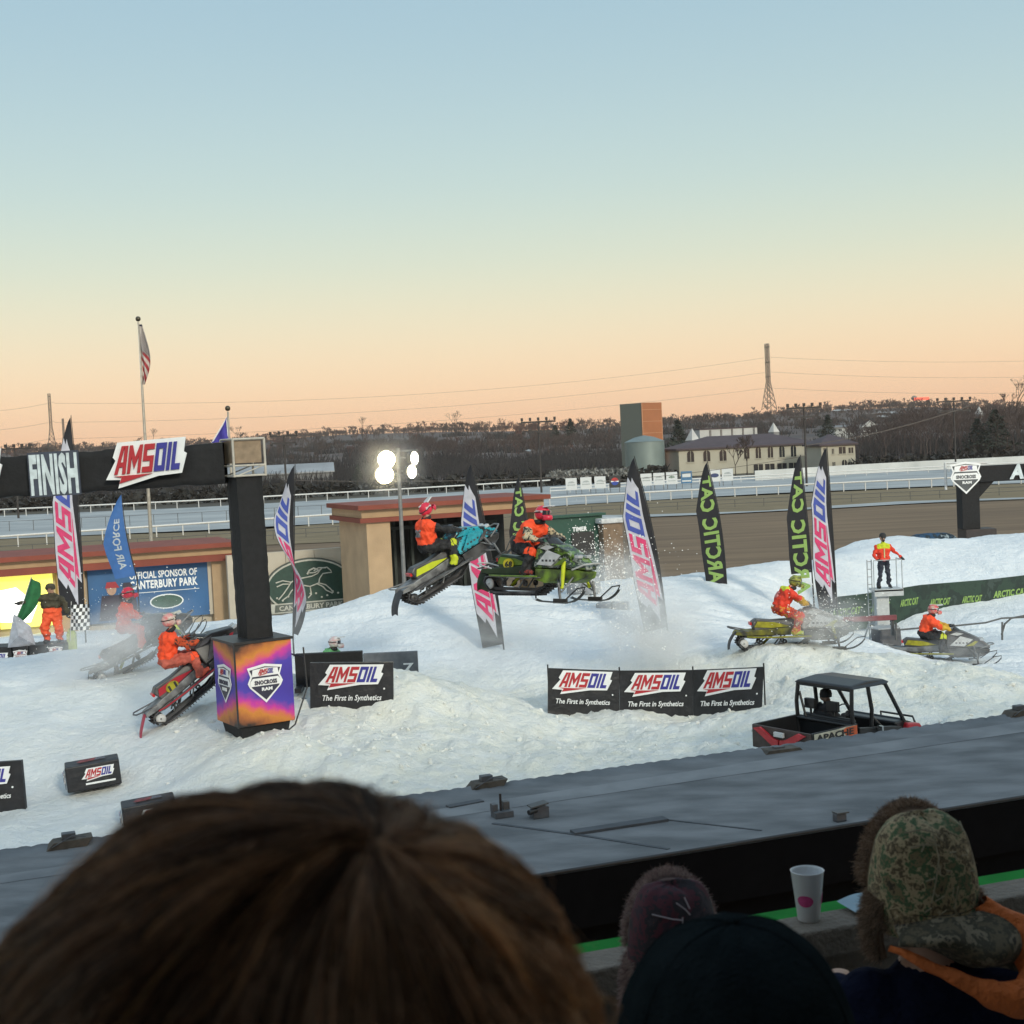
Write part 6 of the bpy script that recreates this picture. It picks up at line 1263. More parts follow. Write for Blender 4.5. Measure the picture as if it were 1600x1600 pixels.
# ---- flagger left
def flagger():
    D = 41; p = at(84, 1004, D); zg = p.z; M = TR(p.x, D, zg) @ Matrix.Diagonal((1.22, 1.15, 1, 1)); Jk = mat('coat_olive', (.07, .06, .035), .8, var=.25, scale=7); Op = mat('bib_orange', (.80, .10, .03), .7, var=.08)
    segs = [((-.09, 0, .82), (.09, 0, .82), .15, .15, Op), ((-.06, 0, .95), (.06, 0, .95), .17, .17, Op), ((-.09, 0, 1.12), (.09, 0, 1.12), .17, .17, Jk), ((-.13, 0, 1.3), (.13, 0, 1.3), .14, .14, Jk), ((0, 0, 1.34), (0, 0, 1.46), .09, .07, Jk), ((0, -.02, 1.53), (0, -.02, 1.6), .09, .10, skin), ((0, -.115, 1.55), (0, -.12, 1.54), .014, .016, skin)]
    for s in (-1, 1): segs += [((s * .1, 0, .8), (s * .17, -.1, .42), .13, .105, Op), ((s * .17, -.1, .42), (s * .15, .0, .12), .10, .085, Op), ((s * .15, 0, .06), (s * .18, -.16, .04), .06, .05, blkc)]
    segs += [((-.22, 0, 1.3), (-.45, -.05, 1.28), .085, .07, Jk), ((-.45, -.05, 1.28), (-.68, -.12, 1.22), .07, .05, Jk)] + glove_segs((-.70, -.13, 1.22), (-1, -.2, 0), blkc)
    segs += [((.22, 0, 1.3), (.34, -.02, 1.05), .085, .07, Jk), ((.34, -.02, 1.05), (.42, -.16, .86), .07, .05, Jk)] + glove_segs((.43, -.18, .84), (.3, -.5, -.5), blkc)
    r = person('person in dark coat and orange bib trousers waving a green flag at left', segs, M)
    part('cap', r, lambda mb: (mb.lathe([(.112, 1.56), (.118, 1.63), (.10, 1.70), (.05, 1.74), (.001, 1.745)], Jk, 16), mb.box((0, -.14, 1.63), (.16, .12, .015), Jk)))
    hx = p + Vector((-.80, -.15, 1.22)); rt_ = empty('signal_flag', hx, 0, 'plain dark green signal flag held out by the flagger', 'flag')
    part('stick', rt_, lambda mb: mb.tube([(-.28, 0, -.62), (.05, 0, .05), (.32, 0, .75)], .012, whitew, 6))
    part('cloth', rt_, lambda mb: mb.grid(lambda u, v: ((-.28 + .6 * v) + .50 * sin(v * pi * .9) * u * .6 + .15 * v * u, .07 * sin(u * 6 + v * 3), -.58 + 1.30 * v - .18 * u), 10, 16, mat('flag_green', (.02, .15, .05), .8, var=.15), True))
    c = p + Vector((.55, -.2, .35)); rt_ = empty('checkered_flag', c, 0, 'black and white chequered flag hanging beside the orange trousers', 'flag')
    def ck(mb):
        n = 7
        for i in range(n):
            for j in range(n):
                f = lambda u, v: (u * .55 + .1 * v, .06 * sin(u * 7 + v * 4), v * .75)
                mb.add([f(i / n, j / n), f((i + 1) / n, j / n), f((i + 1) / n, (j + 1) / n), f(i / n, (j + 1) / n)], [(0, 1, 2, 3)], m_white() if (i + j) % 2 else blackp)
    part('cloth', rt_, ck); part('stick', rt_, lambda mb: mb.tube([(0, 0, -.3), (.1, 0, .85)], .013, whitew, 6))
    # stand of stacked pads with badges
    zb = zg - .05
    for i, (px0, px1, y0, y1, lb) in enumerate([(-30, 22, 1012, 1044, 'black block with pale print at the left edge below the flagger'), (22, 48, 1010, 1040, 'black block with round pale badge below the white sheet'), (48, 76, 1008, 1036, 'dark block with reddish print under the flagger'), (76, 104, 1006, 1032, 'dark block rightmost under the flagger')]):
        a = at(px0, y1, D - .4); b = at(px1, y1, D - .4); t_ = at(px0, y0, D - .4); rt_ = empty('pad_block', (a.x, D - .45, a.z - .25), 0, lb, 'padded block', 'black printed blocks below the flagger'); W = b.x - a.x - .02; H = t_.z - a.z + .25
        bl = part('block', rt_, lambda mb: mb.box((W / 2, .4, H / 2), (W, .85, H), banblk), bevel=.03)
        part('print', bl, lambda mb: badge(mb, W / 2, H * .62, .42, TR(0, -.03, 0) @ XZ(), .0, dark=mat('dull_rose', (.25, .05, .08), .6)) if i in (1, 3) else oil_logo(mb, W * .1, H * .45, W * .8, TR(0, -.03, 0) @ XZ(), .0, .006, red=mat('dull_red', (.25, .06, .07), .6)))
    a = at(12, 1012, D - .6); rt_ = empty('board_sheet', (a.x, a.y, a.z), R(10), 'folded pale grey sheet propped in front of the yellow screen', 'sheet'); part('sheet', rt_, lambda mb: mb.add([(0, 0, 0), (.75, .15, .0), (.62, .3, .55), (.18, .25, .95), (.35, -.2, .35)], [(0, 4, 3), (0, 1, 4), (4, 1, 2), (4, 2, 3)], mat('sheet_grey', (.42, .44, .50), .7)))
    sd = rt_.children[0].modifiers.new('t', 'SOLIDIFY'); sd.thickness = .02
    a = at(113, 1015, D); rt_ = empty('marker_post', (a.x, D, a.z - .4), 0, 'pale neon yellow marker post right of the flagger', 'post'); part('post', rt_, lambda mb: mb.box((0, 0, .4), (.26, .2, 1.0), mat('pale_neon', (.45, .52, .2), .7)), bevel=.04); part('cap', rt_, lambda mb: mb.ball((0, 0, .92), .12, mat('pale_neon', (.45, .52, .2), .7)))
flagger()
# ---- utility vehicle
def utv():
    D = 26.0; c = at(1300, 1186, D); zg = .60; M = Matrix.Translation((c.x + .22, D, zg)) @ Matrix.Rotation(R(36), 4, 'Z') @ Matrix.Diagonal((1, 1, .92, 1)); root = empty('utility_vehicle', M=M, label='black roofed utility vehicle with open bed and red white lettered side', cat='utility vehicle')
    bk_ = mat('utv_black', (.016, .016, .018), .4, var=.12, scale=4); br = mat('bed_brown', (.07, .05, .045), .6, var=.2, scale=5); W = .74
    bed = part('bed', root, lambda mb: (mb.box((-1.02, 0, .80), (1.15, 1.36, .05), bk_), mb.box((-1.02, -.69, 1.0), (1.2, .05, .42), bk_), mb.box((-1.02, .69, 1.0), (1.2, .05, .42), bk_), mb.box((-.44, 0, 1.0), (.05, 1.32, .42), bk_)), bevel=.012)
    tg = part('tailgate', root, lambda mb: mb.box((-1.64, 0, .98), (.05, 1.40, .46), br), bevel=.015)
    def v(mb):
        M2 = TR(-1.67, 0, .86) @ ROT(-90, 'Z') @ XZ(); rr_ = mat('bracket_red', (.50, .03, .04), .4)
        for s in (-1, 1): mb.prism([(s * .02, .0), (s * .16, .0), (s * .62, .29), (s * .46, .33), (s * .14, .15), (s * .02, .13)], .0, .05, rr_, M2)
        mb.prism([(-.12, -.22), (.12, -.22), (.14, .02), (-.14, .02)], .0, .045, rr_, M2); mb.box((0, .24, .03), (.22, .09, .05), wht, M2)
    part('red_bracket', tg, v)
    def ltr(mb):
        M2 = TR(0, -.72, 0) @ XZ(); mb.prism([(-1.58, .84), (-.46, .84), (-.46, 1.19), (-.75, 1.20), (-1.0, 1.19), (-1.58, 1.19)], .0, .012, mat('panel_cream', (.50, .47, .38), .5), M2); text(mb, 'APACHE', -1.54, 1.035, .98, .13, blackp, M2, .02, .012, 0, .03)
        mb.prism([(-.60, .88), (-.46, .88), (-.46, 1.19), (-.74, 1.19), (-.86, 1.15)], .014, .02, mat('panel_orange', (.55, .10, .03), .5), M2); mb.box((-1.0, .99, .02), (.6, .02, .01), blackp, M2)
    part('side_panel', root, ltr, label='cream side panel with dark lettering and orange flash')
    part('chassis', root, lambda mb: (mb.prism([(-1.5, .38), (1.35, .38), (1.45, .55), (1.2, .72), (-.4, .72), (-1.5, .76)], -.55, .55, bk_, XZ()),), bevel=.03)
    part('door', root, lambda mb: [mb.prism([(-.40, .45), (.72, .45), (.80, .95), (.55, 1.0), (-.38, 1.12)], s * .70 - .03, s * .70 + .03, bk_, XZ()) for s in (-1, 1)], bevel=.02)
    part('hood', root, lambda mb: mb.prism([(.70, .6), (.70, 1.05), (1.0, 1.04), (1.42, .90), (1.50, .66)], 0, 0, bk_, XZ(), wf=lambda x, z: .66 if x < 1.2 else .50), bevel=.04)
    part('front_fender', root, lambda mb: [mb.prism([(.95, .74), (1.0, .98), (1.35, .92), (1.52, .72), (1.4, .66)], s * .62 - .09, s * .62 + .09, redp, XZ()) for s in (-1, 1)], bevel=.03)
    part('headlight', root, lambda mb: [mb.box((1.46, s * .42, .80), (.08, .2, .1), mat('headlight_glass', (.5, .52, .55), .1)) for s in (-1, 1)], bevel=.02)
    part('brush_guard', root, lambda mb: mb.tube([(1.45, -.45, .5), (1.62, -.42, .75), (1.55, -.38, .98), (1.55, .38, .98), (1.62, .42, .75), (1.45, .45, .5)], .022, bk_, 8))
    part('roof', root, lambda mb: mb.prism([(-.52, 1.88), (-.48, 1.94), (0, 1.98), (.45, 1.95), (.52, 1.90), (.4, 1.86)], 0, 0, bk_, XZ(), wf=lambda x, z: .72 if z < 1.93 else .62), bevel=.03)
    def cage(mb):
        r = .038
        for s in (-1, 1):
            y = s * .66; mb.tube([(-.46, y, .75), (-.50, y, 1.5), (-.46, y * .97, 1.88)], r, bk_, 8); mb.tube([(.02, y, 1.0), (.05, y, 1.4), (-.02, y * .97, 1.88)], r, bk_, 8); mb.tube([(.45, y * .97, 1.88), (.98, y * .95, 1.02)], r, bk_, 8); mb.tube([(.05, y, 1.25), (.30, y, 1.02)], r * .8, bk_, 8)
        mb.tube([(-.49, -.66, 1.16), (-.49, .66, 1.16)], r, bk_, 8); mb.tube([(-.46, -.64, 1.86), (-.46, .64, 1.86)], r, bk_, 8); mb.tube([(-.48, .6, 1.70), (-.49, .45, 1.2)], r * .6, bk_, 8)
        mb.tube([(.98, -.6, 1.03), (.98, .6, 1.03)], r, bk_, 8); mb.tube([(.46, -.64, 1.86), (.46, .64, 1.86)], r, bk_, 8)
    part('roll_cage', root, cage)
    part('seat', root, lambda mb: (mb.box((-.12, 0, .82), (.5, 1.2, .18), bk_), mb.box((-.36, 0, 1.05), (.12, 1.2, .42), bk_)), bevel=.04)
    for y in (.42, -.12): part('headrest', root, lambda mb: (mb.box((-.38, y, 1.46), (.09, .25, .2), bk_), mb.tube([(-.38, y, 1.2), (-.38, y, 1.4)], .025, bk_, 6)), bevel=.04)
    part('steering_wheel', root, lambda mb: mb.tube([(.40 + .05 * sin(2 * pi * k / 16), .32 + .17 * cos(2 * pi * k / 16), 1.16 + .16 * sin(2 * pi * k / 16)) for k in range(17)], .014, bk_, 6))
    part('mirror', root, lambda mb: (mb.box((.10, -.80, 1.0), (.05, .12, .18), mat('mirror_glass', (.5, .5, .5), .1, metal=.9)), mb.tube([(.2, -.7, 1.05), (.1, -.79, 1.0)], .015, bk_, 6)))
    for x in (-1.05, 1.05):
        for s in (-1, 1):
            w_ = part('wheel', root, lambda mb: mb.lathe([(.20, -.12), (.31, -.13), (.345, -.08), (.345, .08), (.31, .13), (.20, .12)], rub, 24, TR(x, s * .62, .345) @ ROT(90, 'X'))); part('rim', w_, lambda mb: mb.lathe([(.02, -.06), (.18, -.05), (.205, -.11), (.205, .11), (.18, .05), (.02, .06)], alu, 16, TR(x, s * .62, .345) @ ROT(90, 'X')))
    dk = mat('driver_dark', (.014, .014, .018), .8)
    segs = [((-.25, .14, .95), (-.25, .34, .95), .13, .13, dk), ((-.22, .12, 1.2), (-.22, .36, 1.2), .15, .15, dk), ((-.2, .14, 1.34), (-.2, .34, 1.34), .11, .11, dk), ((-.19, .24, 1.38), (-.17, .24, 1.52), .065, .06, dk), ((-.17, .24, 1.56), (-.16, .24, 1.62), .09, .1, mat('skin_dim', (.25, .15, .11), .6)), ((-.2, .04, 1.33), (-.05, .0, 1.12), .07, .06, dk), ((-.05, .0, 1.12), (.3, .17, 1.17), .055, .04, dk), ((-.2, .44, 1.33), (-.02, .5, 1.12), .07, .06, dk), ((-.02, .5, 1.12), (.3, .46, 1.17), .055, .04, dk),
            ((-.2, .15, .95), (.25, .12, 1.0), .1, .08, dk), ((-.2, .34, .95), (.25, .38, 1.0), .1, .08, dk), ((.25, .12, 1.0), (.42, .12, .62), .08, .06, dk), ((.25, .38, 1.0), (.42, .38, .62), .08, .06, dk), ((.40, .12, .60), (.55, .12, .6), .05, .04, dk), ((.40, .38, .60), (.55, .38, .6), .05, .04, dk)]
    segs += glove_segs((.32, .18, 1.17), (.3, .1, 0), dk, .9) + glove_segs((.32, .45, 1.17), (.3, -.1, 0), dk, .9)
    r = person('person in dark clothes and knit hat driving the utility vehicle', segs, M); part('knit_hat', r, lambda mb: mb.lathe([(.112, 1.58), (.116, 1.64), (.10, 1.71), (.05, 1.745), (.001, 1.75)], dk, 16, TR(-.16, .24, 0)))
utv()
# ================================================================== GRANDSTAND FOREGROUND
roofg = mat('membrane_roof', (.205, .21, .22), .9, col2=(.12, .125, .132), spec=.2, scale=1.1, bump=.5, bscale=9, stretch=(1, 2.2, 1)); blkw = mat('black_fascia', (.006, .006, .007), .95, var=.1, spec=.05)
ZR = 2.6
def low_roof():
    pf = lambda x: atz(x, 1334 - x * .1356, ZR); pn = lambda x: atz(x, 1504.6 - x * .1622, ZR)
    A, B = pf(-1400), pf(2700); Cn, Dn = pn(-1400), pn(2700); root = empty('low_roof', (0, 0, 0), 0, 'flat grey membrane roof with black front face below the spectators', 'roof'); n = 700
    mb = MB(); vs = []
    for i in range(n + 1):
        t = i / n; f = A.lerp(B, t); q = Cn.lerp(Dn, t); sc_ = .022 * abs(sin(i * .9)) ** .6
        vs += [q, q.lerp(f, .35), q.lerp(f, .93), f + Vector((0, 0, .03 + sc_)), f + Vector((0, .1, -.25))]
    mb.add(vs, [(5 * i + k, 5 * i + 5 + k, 5 * i + 6 + k, 5 * i + 1 + k) for i in range(n) for k in range(4)], roofg, smooth=True); mb.build('deck', root)
    dn = Vector((0, 0, -1))
    mb = MB(); e = (Dn - Cn).normalized(); nn = Vector((-e.y, e.x, 0))
    mb.add([Cn - nn * .01 + dn * .02, Dn - nn * .01 + dn * .02, Dn - nn * .01 + dn * .62, Cn - nn * .01 + dn * .62], [(0, 1, 2, 3)], blkw); mb.add([Cn + nn * .1 + dn * .62, Dn + nn * .1 + dn * .62, Dn + nn * .1 + dn * 3.6, Cn + nn * .1 + dn * 3.6], [(0, 1, 2, 3)], mat('black_fascia_low', (.005, .005, .006), .95, spec=.05)); mb.add([Cn - nn * .01 + dn * .62, Dn - nn * .01 + dn * .62, Dn + nn * .1 + dn * .62, Cn + nn * .1 + dn * .62], [(0, 1, 2, 3)], blkw); mb.build('fascia', root)
    mb = MB(); mb.tube([Cn + dn * .0, Dn + dn * .0], .025, blackp, 6); mb.build('edge_trim', root)
    mb = MB(); sm_ = mat('roof_seam', (.075, .082, .095), .8)
    def strip(x0, y0, x1, y1, w_, h_=.008):
        a, b = atz(x0, y0, ZR), atz(x1, y1, ZR); d = (b - a).normalized(); s = Vector((-d.y, d.x, 0)) * w_ / 2; u = Vector((0, 0, h_)); mb.add([a - s, b - s, b + s, a + s, a - s + u, b - s + u, b + s + u, a + s + u], [(0, 3, 2, 1), (4, 5, 6, 7), (0, 1, 5, 4), (1, 2, 6, 5), (2, 3, 7, 6), (3, 0, 4, 7)], sm_)
    strip(770, 1287, 905, 1305, .05); strip(905, 1305, 1045, 1327, .05); strip(895, 1303, 1040, 1281, .16, .03); strip(1040, 1281, 1190, 1298, .03); strip(700, 1262, 753, 1252, .12, .02); mb.build('seam', root)
    # bright seam band: a strip of newer membrane
    mb = MB(); nm = mat('new_membrane', (.235, .24, .25), .9, col2=(.15, .155, .165), spec=.2, scale=1.3)
    a, b = atz(-200, 1330, ZR + .004), atz(2000, 1102 + 60, ZR + .004)
    def line(x, y0): return atz(x, y0 - (x - 800) * .148, ZR + .004)
    mb.add([line(-300, 1262), line(1000, 1262), line(2000, 1262), line(2000, 1244), line(1000, 1246), line(-300, 1250)], [(0, 1, 4, 5), (1, 2, 3, 4)], nm); mb.build('seam', root)
low_roof()
galv = mat('vent_galv', (.12, .13, .145), .55, metal=.3, var=.15); woodp = mat('vent_wood', (.10, .085, .07), .8, var=.2)
def roofitem(px, py, label, f, D=None, nm='roof_vent', sc=.78):
    p = atz(px, py, ZR) if D is None else at(px, py, D); root = empty(nm, p, R(21), label, 'roof vent', 'small fixtures on the low roof'); f(root); root.scale = (sc, sc, sc); return root
def v1(r):
    part('pipe', r, lambda mb: mb.tube([(-.02, 0, 0), (-.02, 0, .36)], .02, blackp, 8)); part('curb', r, lambda mb: mb.box((0, 0, .05), (.3, .22, .1), galv), bevel=.01); part('housing', r, lambda mb: mb.box((.08, .06, .15), (.10, .12, .14), thin_m), bevel=.01); part('housing', r, lambda mb: mb.box((-.11, .05, .14), (.09, .12, .13), galv), bevel=.01)
roofitem(785, 1276, 'small square roof fixture with a thin upright pipe', v1)
def v2(r):
    part('housing', r, lambda mb: mb.prism([(-.12, 0), (.14, 0), (.14, .17), (.04, .20), (-.10, .14)], -.09, .09, galv, XZ()), bevel=.01); part('spout', r, lambda mb: mb.tube([(-.06, -.06, .13), (-.2, -.1, .12)], .04, blackp, 10)); part('cover', r, lambda mb: mb.box((.02, 0, .2), (.28, .2, .02), thin_m, ROT(-8, 'Y')))
roofitem(842, 1277, 'hooded roof vent right of the piped fixture', v2)
def v3(r):
    part('tray', r, lambda mb: mb.prism([(-.34, 0), (.24, 0), (.34, .14), (-.22, .12)], -.15, .15, woodp, XZ()), bevel=.01); part('cap', r, lambda mb: mb.box((.0, 0, .17), (.2, .14, .09), galv), bevel=.01); part('strap', r, lambda mb: mb.tube([(-.25, -.16, .06), (.05, -.16, .2), (.24, -.16, .16)], .008, galv, 6))
roofitem(760, 1231, 'wedge shaped tray with cap on the far roof edge, centre', v3); roofitem(108, 1323, 'wedge shaped tray with cap on the far roof edge at left', v3); roofitem(1592, 1119, 'wedge shaped tray with cap on the far roof edge at right', v3); roofitem(1213, 1174, 'flat dark tray on the far roof edge below the vehicle', lambda r: (part('tray', r, lambda mb: mb.prism([(-.3, 0), (.45, 0), (.4, .05), (-.22, .06)], -.15, .15, woodp, XZ())), part('cap', r, lambda mb: mb.box((.05, 0, .07), (.2, .1, .03), galv))))
roofitem(1312, 1283, 'lone small grey box near the front edge of the roof', lambda r: (part('housing', r, lambda mb: mb.box((0, 0, .06), (.17, .13, .12), galv), bevel=.02), part('lid', r, lambda mb: mb.box((.02, 0, .13), (.2, .15, .02), thin_m))))
# parapet, green ledge
ZP = 5.69
conc = mat('concrete', (.20, .165, .135), .9, col2=(.13, .11, .09), scale=5, bump=.6, bscale=60)
def parapet():
    f = lambda x, z=ZP: atz(x, 1487 - (x - 910) * .1696, z); A, B = f(-200), f(2300); e = (B - A).normalized(); nn = Vector((-e.y, e.x, 0)); th = .13; root = empty('parapet', A, atan2(e.y, e.x), 'low brown concrete parapet with bright green strip along its far side', 'wall'); L_ = (B - A).length
    part('cap', root, lambda mb: mb.box((L_ / 2, -th / 2, -.04), (L_, th, .08), conc), bevel=.008); part('wall', root, lambda mb: mb.box((L_ / 2, -th / 2 + .01, -.45), (L_, th - .03, .74), conc))
    part('green_strip', root, lambda mb: mb.box((L_ / 2, .06, -.05), (L_, .11, .06), mat('green_paint', (.010, .22, .03), .8, var=.15, spec=.1)), bevel=.005); return e, nn, A
e_, nn_, A_p = parapet()
def slab(name, z, d0, d1, th_, m):               # slab along the stand direction between offsets d0..d1 behind the parapet
    mb = MB(); a = A_p - e_ * 25; b = A_p + e_ * 30; vs = []
    for zz in (z, z + th_):
        for p, dd in ((a, d0), (b, d0), (b, d1), (a, d1)): q = p - nn_ * dd; vs.append((q.x, q.y, zz))
    mb.add(vs, [(0, 3, 2, 1), (4, 5, 6, 7), (0, 1, 5, 4), (1, 2, 6, 5), (2, 3, 7, 6), (3, 0, 4, 7)], m); return mb
sf = mat('stand_concrete', (.42, .40, .37), .9, scale=1)
for k, (z, a, b) in enumerate([(4.75, .0, 1.6), (5.0, 1.6, 2.6), (5.25, 2.6, 3.6), (5.5, 3.6, 9)]): slab('stand_floor', z, a, b, .15 + .25 * (k > 0), sf).build('stand_floor')['kind'] = 'structure'
rt_ = empty('shade_canopy', (0, 0, 0), 0, 'dark roof and rear wall of the grandstand above and behind the viewer', 'roof')  # added out of view; front edge and tone set to shade the spectators
slab('x', 11.5, 3.0, 14, .4, sf).build('canopy', rt_); slab('x', 4.5, 9, 9.4, 7.3, sf).build('rear_wall', rt_)
# cup
def cup():
    p = atz(1264, 1437, ZP + .001); root = empty('plastic_cup', p, 0, 'tall frosted plastic cup with pink print standing on the parapet', 'cup'); m = mat('frosted_plastic', (.70, .71, .73), .4, var=.02, trans=.25)
    H = .135; mb = MB(); mb.lathe([(.0005, .003), (.028, .0), (.0295, .004), (.0435, H - .004), (.0455, H), (.0435, H + .001), (.041, H - .004), (.0275, .006), (.0005, .006)], m, 40); mb.build('cup_body', root)
    mb = MB(); pk = mat('cup_pink', (.55, .06, .22), .5, var=.1, scale=60)
    for a0, a1 in ((-150, -80), (-35, 20)):
        def pf(u, v):
            a = R((a0 + a1) / 2 + v * cos(2 * pi * u) * (a1 - a0) / 2); z = .060 + v * .016 * sin(2 * pi * u); rr_ = .0295 + (z / H) * .0145 + .0009; return (rr_ * cos(a), rr_ * sin(a), z)
        mb.grid(pf, 24, 6, pk)
    mb.build('print', root)
cup()
# phone and paper near the boy
p = atz(1338, 1416, ZP + .012); r_ = empty('folded_paper', p, R(20), 'folded pale blue paper lying on the parapet beside the camouflage hat', 'paper'); part('sheet', r_, lambda mb: mb.grid(lambda u, v: (.13 * u - .03, .09 * v - .04, .012 * sin(u * 3) + .004 * v), 8, 4, mat('paper_blue', (.30, .42, .50), .7)))
# ------------------------------------------------------------------ hair and fur as tapered strands
def strands(name, parent, paths, rad, mats, mi, nseg):
    """paths: array (n, nseg+1, 3); three sided tapering tubes"""
    P = np.asarray(paths, np.float32); n = len(P); k = nseg + 1
    T = np.empty_like(P); T[:, 1:-1] = P[:, 2:] - P[:, :-2]; T[:, 0] = P[:, 1] - P[:, 0]; T[:, -1] = P[:, -1] - P[:, -2]; T /= np.maximum(np.linalg.norm(T, axis=2, keepdims=True), 1e-9)
    a = np.cross(T, np.array([.31, .2, .93], np.float32)); a /= np.maximum(np.linalg.norm(a, axis=2, keepdims=True), 1e-9); b = np.cross(T, a)
    tt = np.linspace(0, 1, k); rr_ = (rad if np.ndim(rad) else np.full(n, rad))[:, None] * (1 - .75 * tt ** 2)[None]
    V = np.stack([P + (a * cos(2 * pi * q / 3) + b * sin(2 * pi * q / 3)) * rr_[..., None] for q in range(3)], 2).reshape(-1, 3)
    base = (np.arange(n) * k * 3)[:, None, None] + (np.arange(nseg) * 3)[None, :, None]; q = np.arange(3)[None, None]; q2 = (q + 1) % 3
    F = np.stack([base + q, base + q2, base + q2 + 3, base + q + 3], -1).reshape(-1, 4)
    me = bpy.data.meshes.new(name); me.vertices.add(len(V)); me.vertices.foreach_set('co', V.ravel()); me.loops.add(F.size); me.loops.foreach_set('vertex_index', F.ravel().astype(np.int32)); me.polygons.add(len(F)); me.polygons.foreach_set('loop_start', np.arange(0, F.size, 4, dtype=np.int32)); me.polygons.foreach_set('loop_total', np.full(len(F), 4, np.int32)); me.update(calc_edges=True)
    me.polygons.foreach_set('use_smooth', np.ones(len(F), bool))
    for m in mats: me.materials.append(m)
    me.polygons.foreach_set('material_index', np.repeat(np.asarray(mi, np.int32), nseg * 3)); o = bpy.data.objects.new(name, me); COL.objects.link(o); o.parent = parent; return o
def hmat(n, c, r=.42):
    if n in MATS: return MATS[n]
    m = mat(n, c, r, var=.08, scale=40, spec=.5); t = m.node_tree; b = t.nodes['Principled BSDF']; tl = t.nodes.new('ShaderNodeBsdfTranslucent'); tl.inputs[0].default_value = (*c, 1); mx = t.nodes.new('ShaderNodeMixShader'); mx.inputs[0].default_value = .66
    t.links.new(b.outputs[0], mx.inputs[1]); t.links.new(tl.outputs[0], mx.inputs[2]); t.links.new(mx.outputs[0], t.nodes['Material Output'].inputs[0]); return m
rng = np.random.default_rng(3)
def hair_woman():
    D = .56; Cn = at(434, 1682, D); ax, ay, az = .112, .100, .107; root = empty('person', Cn, 0, 'person with brown layered hair seen close from behind, filling the bottom left', 'person')
    hm_ = [hmat('hair_dark', (.20, .12, .075)), hmat('hair_brown', (.46, .29, .18)), hmat('hair_chestnut', (.68, .45, .28)), hmat('hair_lit_gold', (.90, .62, .36))]
    segs = [((0, 0, 0), (0, .0, .0), .0985, .0985, hm_[0]), ((0, .03, -.05), (0, .045, -.1), .075, .055, skin), ((0, .0, -.12), (0, .0, -.22), .055, .06, skin), ((0, .11, -.04), (0, .125, -.05), .012, .013, skin), ((-.16, 0, -.30), (.16, 0, -.30), .075, .075, blkc), ((-.1, 0, -.42), (.1, 0, -.42), .12, .12, blkc), ((-.08, 0, -.62), (.08, 0, -.62), .12, .12, blkc)]
    me = remeshed(segs, .012, 'body'); b = bpy.data.objects.new('body', me); COL.objects.link(b); b.parent = root
    crown = Vector((.030, .01, 1)).normalized(); n = 24000; ns = 12
    # roots over the skull, flow away from a crown point and part, falling down and out
    th = np.arccos(1 - rng.random(n) * 1.35); ph = rng.random(n) * 2 * pi
    out = np.empty((n, ns + 1, 3)); lock = rng.integers(0, 330, n); lph = rng.random(330) * 6.28; lam = rng.normal(0, 1, (330, 3))
    ph = (lph[lock] + rng.normal(0, .07, n)); lift = .004 + .005 * rng.random(n) + .005 * (rng.random(330) ** 2)[lock]
    t0 = rng.random(n) ** .8 * 1.1; ln = .9 + 1.0 * rng.random(n)
    cxo, cyo = .018, -.005
    for j in range(ns + 1):
        s = j / ns; t = t0 + ln * s                                         # polar angle from the crown
        swirl = ph + .35 * np.sin(t * 1.3 + lam[lock, 0]) * .6 + .25 * (1 - np.exp(-t * 2)); r_ = 1 + (lift + .004 * np.sin(t * 7 + lam[lock, 1] * 3)) / .11 + .06 * np.clip(t - 1.0, 0, 2) * (1 + .2 * lam[lock, 2])
        tt = np.minimum(t, 1.9); x = np.sin(tt) * np.cos(swirl); y = np.sin(tt) * np.sin(swirl); z = np.cos(tt) - np.clip(t - 1.9, 0, 3)
        bump = .035 * np.exp(-((x - .35) ** 2 + (y + .2) ** 2) / .05) + .05 * np.exp(-((x + .12) ** 2 + (y + .1) ** 2) / .12)
        out[:, j, 0] = x * ax * r_ + cxo * (1 - tt / 2); out[:, j, 1] = y * ay * r_ + cyo; out[:, j, 2] = z * az * (r_ + bump) + .003 * lam[lock, 2] * (1 - s)
    tx_, ty_ = R(22), R(-16)                                           # the crown whorl sits on the back of the head
    y0, z0 = out[..., 1] - cyo, out[..., 2].copy(); lowm = np.clip((z0 + .02) / .08, 0, 1); ca, sa = np.cos(tx_ * lowm), np.sin(tx_ * lowm); out[..., 1], out[..., 2] = y0 * ca - z0 * sa, y0 * sa + z0 * ca
    x0, z0 = out[..., 0].copy(), out[..., 2].copy(); ca, sa = np.cos(ty_ * lowm), np.sin(ty_ * lowm); out[..., 0], out[..., 2] = x0 * ca - z0 * sa, x0 * sa + z0 * ca
    nr_ = np.linalg.norm(out, axis=2); mn = np.where(out[..., 2] > -.03, .101, 0); out *= (np.maximum(nr_, mn) / nr_)[..., None]
    mi = np.clip(rng.normal(1.5, .5, 330)[lock] + rng.normal(0, .45, n) + .55 * np.clip((out[:, 6, 0] - .06) / .05, -1, 1.3) * (rng.random(n) < .8), 0, 3.4).astype(int)  # paler strands towards the right edge: side light put into the hair colour
    h = strands('hair', root, out, rng.uniform(.00022, .00045, n), hm_, mi, ns)
    # stray flyaways
    m = 900; idx = rng.integers(0, n, m); fo = out[idx].copy(); fo += np.cumsum(rng.normal(0, .0009, fo.shape), axis=1); fo += (fo / np.linalg.norm(fo, axis=2, keepdims=True)) * np.linspace(.001, .009, ns + 1)[None, :, None] * rng.random((m, 1, 1)); strands('stray_hair', root, fo, .00018, hm_, rng.integers(1, 4, m), ns)
hair_woman()
